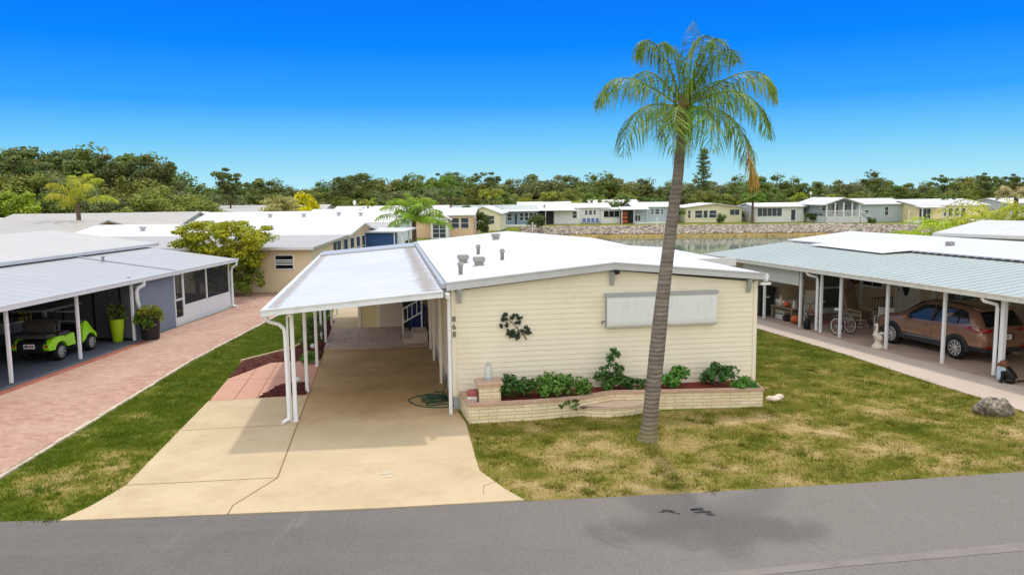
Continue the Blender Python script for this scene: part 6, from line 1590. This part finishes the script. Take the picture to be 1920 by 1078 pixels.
c = tk.mix(c, tk.ramp(rg, [(.0,(.82,.82,.82,1)),(.4,(1,1,1,1))]), .35, 'MULTIPLY')
c = tk.mix(c, tk.ramp(tk.noise(p, 40, 4, .75), [(.3,(.68,.68,.68,1)),(.7,(1.3,1.3,1.28,1))]), 1.0, 'MULTIPLY')
tk.color(c); tk.set(.95, 0, .1); tk.bump(tk.math('ADD', rg, tk.math('MULTIPLY', tk.noise(p, 25, 5), 2)), .5, .015)
b.build('trunk', tk.mat, qp)
C = Vector((3.55,16.5,6.85))-base
b = MB(); rnd = random.Random(4)
b.tube([C+Vector((-.02,0,-.45)), C+Vector((-.01,0,-.3)), C+Vector((0,0,-.1)), C+Vector((.01,0,.1)), C+Vector((.02,0,.32))], [.125,.15,.14,.10,.05], 14)
for k in range(12):
    a = k*2.4; d = Vector((math.cos(a), math.sin(a), 0)); z = -.5+.06*k
    b.tube([C+d*.12+Vector((0,0,z)), C+d*.17+Vector((0,0,z+.14)), C+d*(.20+.05*rnd.random())+Vector((0,0,z+.26))], [.04,.03,.008], 6)
b.build('boot', mk('palm_boot', S(118,98,62), .9, .3, 8, .6, 20), qp)
def PX(px, py, dy=0.0): return dp(px, py, 16.5+dy)-base
R0 = C+Vector((0,0,.02))
FR = [  # tip px, apex control px, control near base px, depth of the tip, dry
 ((1122,206),(1128,105),(1215,150),-.5,0), ((1168,300),(1165,185),(1232,185),-.9,0), ((1192,112),(1205,22),(1262,110),.4,0),
 ((1299,38),(1300,90),(1296,150),.1,0), ((1346,104),(1352,18),(1312,120),.5,0), ((1456,196),(1455,85),(1345,145),-.3,0),
 ((1446,268),(1432,140),(1345,160),-1.0,0), ((1412,330),(1398,190),(1330,195),-1.2,1), ((1330,292),(1352,205),(1312,190),-1.6,0),
 ((1232,262),(1222,190),(1258,190),1.3,0), ((1390,230),(1395,120),(1325,140),1.7,0), ((1175,190),(1190,95),(1245,135),1.7,0), ((1272,290),(1255,215),(1272,185),-1.7,0), ((1238,92),(1248,48),(1276,120),.8,0), ((1385,118),(1368,52),(1318,125),.6,0), ((1322,66),(1322,64),(1305,125),-.5,0)]
for tip, ap, nb, dy, dry in FR:
    b = MB(); P3 = PX(*tip, dy); P2 = PX(*ap, dy*.75); P1 = PX(*nb, dy*.25)
    frond(b, [R0, P1, P2, P3], 62, .80, .012, 1.6, rnd, -.05, rr=.022)
    b.build('frond', queen_leaf, qp)
    if dry:                                             # the tip of this old frond has turned yellow
        b = MB(); T1 = PX(1418,342, dy)
        frond(b, [P3+Vector((-.16,0,.62)), P3+Vector((-.06,0,.3)), P3+Vector((.02,0,.05)), T1], 26, .5, .011, 1.3, rnd, 0, rr=.012); b.build('dry_frond_tip', queen_dry, qp)
b = MB()
for k in range(26):
    a = rnd.uniform(0,6.28); d = Vector((math.cos(a),math.sin(a),0)); b.tube([C+d*.14+Vector((0,0,-.25)), C+d*.2+Vector((0,0,-.5)), C+d*.2+Vector((.0,0,-.9-rnd.random()*.3))], [.006,.004,.002], 4, False)
b.build('hanging_fibre', mk('fibre', S(120,110,70), .9, .2), qp)

def feather_palm(label, loc, h_, fl, nf, leaf, seed, tr=.11, lean=(0,0), droop=.8, nl=26, name='feather_palm', group=None, w_=.03, up0=.9):
    t = thing(name, label, 'palm tree', loc, 0, group); rnd = random.Random(seed)
    top = Vector((lean[0],lean[1],h_)); b = MB()
    b.tube([(0,0,-.1),(lean[0]*.3,lean[1]*.3,h_*.4),(lean[0]*.7,lean[1]*.7,h_*.75),top], [tr*1.3,tr,tr*.9,tr*.75], 9); b.build('trunk', bark_mat, t)
    for k in range(nf):
        a = k*2.39996+rnd.uniform(-.3,.3); e = up0*(1-k/nf)*1.1+.05; d = Vector((math.cos(a),math.sin(a),0)); L = fl*rnd.uniform(.85,1.1)
        P1 = top+(d*math.cos(e)+Vector((0,0,math.sin(e))))*L*.4; P2 = P1+(d*.8+Vector((0,0,.1+.5*e)))*L*.3; P3 = P2+(d*.5+Vector((0,0,-.75+.3*e)))*L*.4
        b = MB(); frond(b, [top,P1,P2,P3], nl, fl*.28, w_, droop, rnd, .15, rr=.02); b.build('frond', leaf, t)
    return t
palm_yel = leafmat('palm_yellow_green', S(98,112,32), S(158,162,56), 1.5, .1, .3, k=1.4)
palm_grn = leafmat('palm_green', S(66,96,28), S(118,146,42), 1.5, .15, .3, k=1.35)
palm_drk = leafmat('palm_dark', S(56,78,34), S(98,118,54), 1.5, .15, .25)
palm_gold = leafmat('palm_gold', S(150,140,24), S(206,190,40), 1.5, .1, .3)
p = dp(145,372,62); feather_palm('yellowish palm with drooping fronds among the grey roofs at far left', (p.x,62,0), 4.9, 3.7, 10, leafmat('palm_bright_yellow', S(116,126,30), S(176,174,52), 1.5, .05, .3, k=1.5), 3, .19, w_=.032, nl=44, up0=1.45, droop=1.2)
p = dp(776,412,62); feather_palm('bushy bright green palm at the end of the white roofs near centre', (p.x,62,0), 3.1, 3.5, 22, leafmat('palm_fresh', S(84,112,28), S(140,164,44), 1.5, .05, .3, k=1.6), 4, .2, w_=.03, nl=46, up0=1.55, droop=1.2)
p = dp(826,372,128); feather_palm('tall green palm in a pair behind the pale beige home', (p.x,128,0), 6.6, 3.6, 14, palm_grn, 5, .2, w_=.09)
p = dp(845,380,124); feather_palm('shorter darker palm of the pair behind the pale beige home', (p.x,124,0), 5.0, 3.0, 14, palm_drk, 6, .2, w_=.09)
p = dp(921,376,128); feather_palm('weeping pale green palm behind the blue lake house roof', (p.x,128,0), 4.9, 2.8, 16, palm_yel, 7, .2, w_=.1, droop=1.2)
p = dp(690,393,110); feather_palm('small yellow green palm above the white roof left of the bushy palm', (p.x,110,0), 3.9, 1.9, 12, palm_yel, 8, .14, w_=.07)
p = dp(1408,380,130); feather_palm('bright small palm in front of the glazed lanai home', (p.x,129,0), 3.8, 2.7, 16, palm_grn, 9, .2, w_=.08)
p = dp(1030,372,146); feather_palm('pale fan headed palm behind the white lake home', (p.x,146,0), 4.6, 2.1, 18, palm_yel, 10, .2, w_=.12, droop=1.0)
p = dp(1735,385,100); feather_palm('green palm standing among the bright areca clumps at right', (33.0,56-8,0), 3.5, 1.9, 14, palm_grn, 12, .09, w_=.05)
p = dp(1905,378,95); feather_palm('half dead palm with brown hanging fronds at the right edge', (p.x,95,0), 4.3, 3.0, 18, leafmat('palm_dead', S(110,104,62), S(160,146,104), 1.2, .1, .2), 13, .3, w_=.07, droop=1.3)
p = dp(1205,385,128); feather_palm('small dark palm between the grey blue home and the big palm trunk', (27.6,131,0), 1.6, 1.9, 12, palm_drk, 14, .15, w_=.07)
# sabal palms: round heads in front of the wood
def fan_palm(label, loc, h_, r_, leaf, seed, group=None):
    t = thing('cabbage_palm', label, 'palm tree', loc, 0, group); rnd = random.Random(seed)
    b = MB(); b.tube([(0,0,-.1),(0.05,0,h_*.5),(0,0,h_)], [.22,.17,.16], 8); b.build('trunk', bark_mat, t)
    b = MB()
    for k in range(34):
        u = rnd.uniform(-.75,1); a = rnd.uniform(0,6.28); s_ = math.sqrt(1-u*u); d = Vector((s_*math.cos(a), s_*math.sin(a), u)); c_ = Vector((0,0,h_))+d*r_*rnd.uniform(.5,.8)
        sd = d.orthogonal().normalized(); sd.rotate(Matrix.Rotation(rnd.uniform(0,6.28),3,d)); up_ = d.cross(sd)
        for j in range(11):
            th = -1.5+3.0*j/10; q = (d*math.cos(th)*.9+sd*math.sin(th)).normalized()*r_*.55; w2 = up_.cross(q).normalized()*r_*.05+up_*r_*.02
            b.add([c_, c_+q*.55+w2, c_+q+Vector((0,0,-.12*r_)), c_+q*.55-w2], [(0,1,2,3)])
    b.build('crown', leaf, t); return t
SG = 'cabbage palms before the wood'
fp1 = fan_palm('round headed cabbage palm before the wood', (0,0,0), 4.4, 1.7, palm_drk, 1, SG); fk1 = kids(fp1)
fp2 = fan_palm('yellowish round headed cabbage palm before the wood', (0,0,0), 4.0, 1.5, palm_yel, 2, SG); fk2 = kids(fp2)
used = {1: False, 2: False}
for px, yt, Y, wh in [(1110,362,143,1),(1165,365,142,1),(1210,370,140,1),(1470,372,146,1),(1500,362,148,2),(1540,375,145,1),(1560,365,148,2),(1585,368,147,1),(1660,372,140,2),(1490,380,140,2),(740,372,130,1),(760,378,126,2),(870,385,124,1),(985,372,148,2),(1240,372,145,1),(1780,368,142,1),(1830,372,140,1),(1080,378,140,2),(975,385,140,1),(1620,372,150,1),(1395,372,150,2),(1720,372,150,1)]:
    src, ks = ((fp1, fk1), (fp2, fk2))[wh-1]
    if not used[wh]: used[wh] = True; c = src
    else:
        c = src.copy(); COL.objects.link(c)
        for k in ks: q = k.copy(); COL.objects.link(q); q.parent = c
    P = dp(px, yt, Y); c.location = (P.x, Y, 0); c.rotation_euler.z = rnd.uniform(0,6.28); s_ = P.z/(5.9 if wh == 1 else 5.4); c.scale = (s_*1.15, s_*1.15, s_)
# areca clumps on the right shore
areca_leaf = leafmat('areca_leaf', S(96,116,22), S(158,168,42), 1.0, .08, .35, S(200,196,70), k=1.5)
def clump(label, loc, h_, r_, seed, n=70, leaf=None):
    t = thing('areca_palm', label, 'palm clump', loc); rnd = random.Random(seed)
    b = MB(); cn = MB()
    for k in range(n):
        a = rnd.uniform(0,6.28); q = rnd.random()**.5; d = Vector((math.cos(a),math.sin(a),0)); B = d*r_*.35*q; hh = h_*rnd.uniform(.45,1.0)*(1-.3*q)
        top = B+d*.25*q+Vector((0,0,hh*.55))
        if k < 26: cn.tube([B, top], [.05,.03], 5, False)
        L = h_*.5; P1 = top+d*L*.2*(.4+q)+Vector((0,0,hh*.3)); P2 = P1+d*L*.5*(.4+q)+Vector((0,0,hh*.08)); P3 = P2+d*L*.45+Vector((0,0,-hh*.22))
        frond(b, [top,P1,P2,P3], 16, .55, .045, .7, rnd, .2, rr=.02)
    b.build('fronds', leaf or areca_leaf, t); cn.build('canes', mk_once('cane', S(150,150,70)), t)
clump('largest bright areca clump behind the light grey roof at right', (29.6,48.0,0), 6.0, 2.3, 1, 130)
clump('weeping areca clump beside the cream yellow home at right', (27.0,48.5,0), 5.2, 1.2, 2, 60)
clump('low wide areca clump along the right edge roofs', (32.2,47.5,0), 5.2, 2.6, 3, 100)
clump('dark green low areca clump at the far right edge', (34.8,46.5,0), 4.7, 2.2, 4, 70)
# shrubs -------------------------------------------------------------
def shrub(name, label, loc, rx, ry, h_, n, size, leaf, seed, group=None, rot=0.0, cl=9):
    t = thing(name, label, 'shrub', loc, rot, group); rng = np.random.default_rng(seed); cs = []; rs = []
    for k in range(cl):
        a = rng.uniform(0,6.28); q = rng.random()**.5
        cs.append((rx*.75*q*math.cos(a), ry*.75*q*math.sin(a), h_*rng.uniform(.25,.8)*(1-.25*q))); rs.append(min(rx,ry,h_)*rng.uniform(.35,.55))
    V = leaf_cloud(rng, cs, rs, n//cl, size, .9, .5); V[:,2] = np.maximum(V[:,2], .02)
    np_mesh('foliage', V, np.arange(len(V)).reshape(-1,4), leaf, t)
    b = MB()
    for c_ in cs[:6]: b.tube([(0,0,-.02),(c_[0]*.5,c_[1]*.5,c_[2]*.5),c_], [.014,.01,.006], 4, False)
    b.build('stem', bark_mat, t); return t
glossy = leafmat('glossy_leaf', S(26,46,22), S(56,86,36), 9, .05, .15, S(96,124,56))
glossy2 = leafmat('glossy_leaf_bright', S(34,62,26), S(74,112,42), 9, .05, .15, S(120,150,66))
PB = .39
shrub('garden_shrub', 'dense shrub with pale tips next to the planter pillar', HF(1.40,-.60,PB), .62, .44, .66, 1300, .055, glossy, 1, rot=HY, cl=12)
shrub('garden_shrub', 'widest rounded shrub in the planter left of centre', HF(2.52,-.70,PB), .86, .48, .60, 1900, .055, glossy2, 2, rot=HY, cl=16)
t = shrub('garden_shrub', 'tallest pointed shrub in the planter', HF(3.85,-.36,PB), .52, .34, .6, 800, .06, glossy, 3, rot=HY, cl=9)
rng = np.random.default_rng(44); V = leaf_cloud(rng, [(0,0,.6),(-.05,0,.8),(.12,0,.88),(.02,0,.98),(-.22,0,.5),(.2,0,.55)], [.17,.13,.11,.09,.15,.15], 34, .06, .9, .5); np_mesh('foliage', V, np.arange(len(V)).reshape(-1,4), glossy, t)
shrub('garden_shrub', 'small sparse shrub left of the palm trunk', HF(4.45,-.42,PB), .34, .26, .34, 240, .055, glossy, 5, rot=HY)
shrub('garden_shrub', 'medium shrub just right of the palm trunk', HF(5.35,-.42,PB), .46, .34, .64, 700, .058, glossy2, 6, rot=HY, cl=10)
shrub('garden_shrub', 'spreading shrub near the right end of the planter', HF(6.5,-.5,PB), .58, .38, .72, 800, .058, glossy, 7, rot=HY, cl=10)
shrub('garden_shrub', 'trailing shrub spilling over the right end of the planter', HF(7.05,-.95,PB-.12), .46, .34, .5, 480, .058, glossy2, 8, rot=HY, cl=8)
b = MB(); rnd = random.Random(8); pot_leaves(b, 26, (0,0,0), .16, .22, .15, rnd); o = b.build('planter_vine', glossy, None, HF(2.55,-1.33,.24)); tag(o, 'few dark leaves hanging over the planter front', 'vine')
# mulch beds by the carport posts, with plants and lights
def mulch_bed(name, label, pts, z, seed, n):
    cx = sum(p.x for p in pts)/len(pts); cy = sum(p.y for p in pts)/len(pts)
    if sum((a.x*c_.y-c_.x*a.y) for a, c_ in zip(pts, pts[1:]+pts[:1])) < 0: pts = pts[::-1]
    b = MB(); b.prism([(p.x,p.y) for p in pts], -.02, z); rnd = random.Random(seed); P = [(p.x,p.y) for p in pts]
    xs_ = [p.x for p in pts]; ys_ = [p.y for p in pts]; k = 0
    while k < n:
        x, y = rnd.uniform(min(xs_),max(xs_)), rnd.uniform(min(ys_),max(ys_))
        if pip(np.array([x]),np.array([y]),P)[0]:
            a = rnd.uniform(0,6.28); L = rnd.uniform(.02,.06); d = Vector((math.cos(a),math.sin(a),rnd.uniform(-.2,.4)))*L; e = Vector((-math.sin(a),math.cos(a),rnd.uniform(-.5,.5)))*L*.3; c_ = Vector((x,y,z+.012))
            b.add([c_-d-e,c_+d-e,c_+d+e,c_-d+e], [(0,1,2,3)]); k += 1
    o = b.build(name, mulch); o['kind'] = 'structure'; return o
mulch_bed('mulch_bed', '', [HF(-4.9,2.08), HF(-4.55,3.25), HF(-4.25,3.5), HF(-3.76,3.5), HF(-3.72,2.16)], .045, 1, 900)
mulch_bed('mulch_bed', '', [HF(-6.08,4.55), HF(-6.1,6.75), HF(-5.4,7.6), HF(-4.75,8.4), HF(-4.35,9.6), HF(-4.35,14.5), HF(-3.72,14.5), HF(-3.72,6.62), HF(-5.2,6.52)], .045, 2, 2200)
stone = mk('edging_stone', S(196,170,140), .9, .15, 6, .3, 30)
b = MB(); epts = [HF(-6.12,6.78), HF(-5.45,7.68), HF(-4.8,8.5), HF(-4.42,9.7), HF(-4.42,14.5)]
for p_, q_ in zip(epts, epts[1:]):
    n = int((q_-p_).length/.22)
    for i in range(n):
        a, c_ = p_.lerp(q_, i/n), p_.lerp(q_, (i+.9)/n); d = (c_-a).normalized(); m_ = (a+c_)/2; b.obox((m_.x,m_.y,.05),d*(c_-a).length*.5,Vector((-d.y,d.x,0))*.045,(0,0,.05))
tag(b.build('bed_edging', stone), 'scalloped stone edging around the curved mulch bed', 'edging')
for i, (u, v, r_, h_, lf, lab) in enumerate([(-4.15,8.6,.34,.55,leaf_dark,'dark shrub nearest the patio behind the third carport post'),(-4.15,9.9,.40,.95,leaf_dark,'taller reddish dark shrub beside the carport posts'),(-4.15,11.2,.42,1.05,leaf_dark,'big dark shrub midway along the carport bed'),(-4.1,12.7,.36,.9,leaf_mid,'green shrub at the back of the carport bed'),(-4.05,14.0,.34,.8,leaf_mid,'last green shrub by the rear carport post'),(-4.0,6.1,.22,.42,leaf_mid,'small green plant beside the second carport post')]):
    shrub('bed_shrub', lab, HF(u,v,.04), r_, r_, h_, 420, .07, lf, 60+i, rot=HY, cl=9)
def bed_light(u, v, label):
    t = thing('garden_light', label, 'garden light', HF(u,v,.045), HY)
    b = MB(); b.tube([(0,0,0),(0,0,.22)], .02, 6); b.build('stake', dark_grey, t)
    b = MB(); b.ball((0,0,.30), .09,.09,.08, 12, 8); b.build('globe', mk_once('globe_glass', S(200,206,206), rough=.2), t)
bed_light(-3.95, 2.55, 'globe garden light in the small mulch patch by the front post'); bed_light(-3.95, 7.3, 'globe garden light in the long mulch bed behind the pink walk')
# yellow-green tree behind the left porch
t = thing('shrub_tree', 'yellow green spreading tree between the screened porch and the tan wall', 'tree', (-15.0,41.2,0)); rng = np.random.default_rng(12); cs = []; rs = []
for k in range(100):
    u = rng.uniform(-1,1); z = rng.uniform(1.9,4.0); w2 = 2.05 if z > 2.7 else 1.5
    cs.append((u*w2, rng.uniform(-1.2,1.2), z-.25*abs(u)+rng.normal(0,.12))); rs.append(rng.uniform(.36,.66))
V = leaf_cloud(rng, cs, rs, 150, .085, .4, .8); np_mesh('crown', V, np.arange(len(V)).reshape(-1,4), leaf_fresh, t)
cs2 = []; rs2 = []
for k in range(60): cs2.append((rng.normal(0,.7), rng.uniform(-.6,.6), rng.uniform(.4,2.3))); rs2.append(rng.uniform(.3,.5))
V = leaf_cloud(rng, cs2, rs2, 150, .085, .9, .5); np_mesh('lower_crown', V, np.arange(len(V)).reshape(-1,4), leafmat('leaf_under', S(58,76,26), S(112,124,40), 3, .05), t)
b = MB(); b.tube([(0,0,-.1),(.08,0,1.2),(-.05,0,2.4)], [.12,.09,.06], 7)
for c_ in cs[:16]: b.tube([(0,0,1.6),(c_[0]*.5,c_[1]*.5,1.6+(c_[2]-1.6)*.6),c_], [.05,.035,.012], 5, False)
b.build('trunk', bark_mat, t)
# plants round the far homes
p = dp(1012,415,118); shrub('garden_shrub', 'big round dark shrub beside the blue lake house', (4.1,118,0), 1.8, 1.5, 2.4, 1500, .16, leaf_dark, 80, cl=14)
shrub('garden_shrub', 'leafy dark shrub between beige home and tiny porch gables', (-3.8,100,0), 1.5, 1.2, 3.4, 1500, .16, leaf_dark, 81, cl=14)
shrub('garden_shrub', 'golden croton at the foot of the bushy bright palm', (-8.2,58.5,0), 1.3, 1.0, 2.3, 900, .12, leaf_gold, 82, cl=10)
shrub('garden_shrub', 'lime green fronded shrub right of the golden croton', (-7.3,57.5,0), .8, .8, 2.6, 600, .12, leaf_mid, 83, cl=8)
shrub('garden_shrub', 'dark shrub at the corner of the cream lake home', (34.5,130,0), 1.2, 1, 1.8, 600, .15, leaf_dark, 84)
shrub('garden_shrub', 'dark shrub between the white lanai home and the grey porch', (49.2,129,0), 1.8, 1.3, 2.4, 900, .16, leaf_dark, 85, cl=12)
shrub('garden_shrub', 'ball shaped dark shrub before the grey porch stairs', (54.6,120,0), .7, .7, 1.2, 500, .12, leaf_dark, 86)
shrub('garden_shrub', 'dark hedge shrub behind the cream home gable', (38.8,136,0), 1.8, 1.3, 2.2, 800, .16, leaf_dark, 87, cl=12)
shrub('garden_shrub', 'small yellowish shrub behind the lamp post across the lake', (55.5,141,0), 2.0, 1.3, 4.0, 1200, .18, lf_bright, 88, cl=14)
shrub('garden_shrub', 'low rough bank plants below the cream yellow home', (62,112.5,-.5), 4.5, 1.6, 1.5, 1800, .16, lf_olive, 89, cl=24)
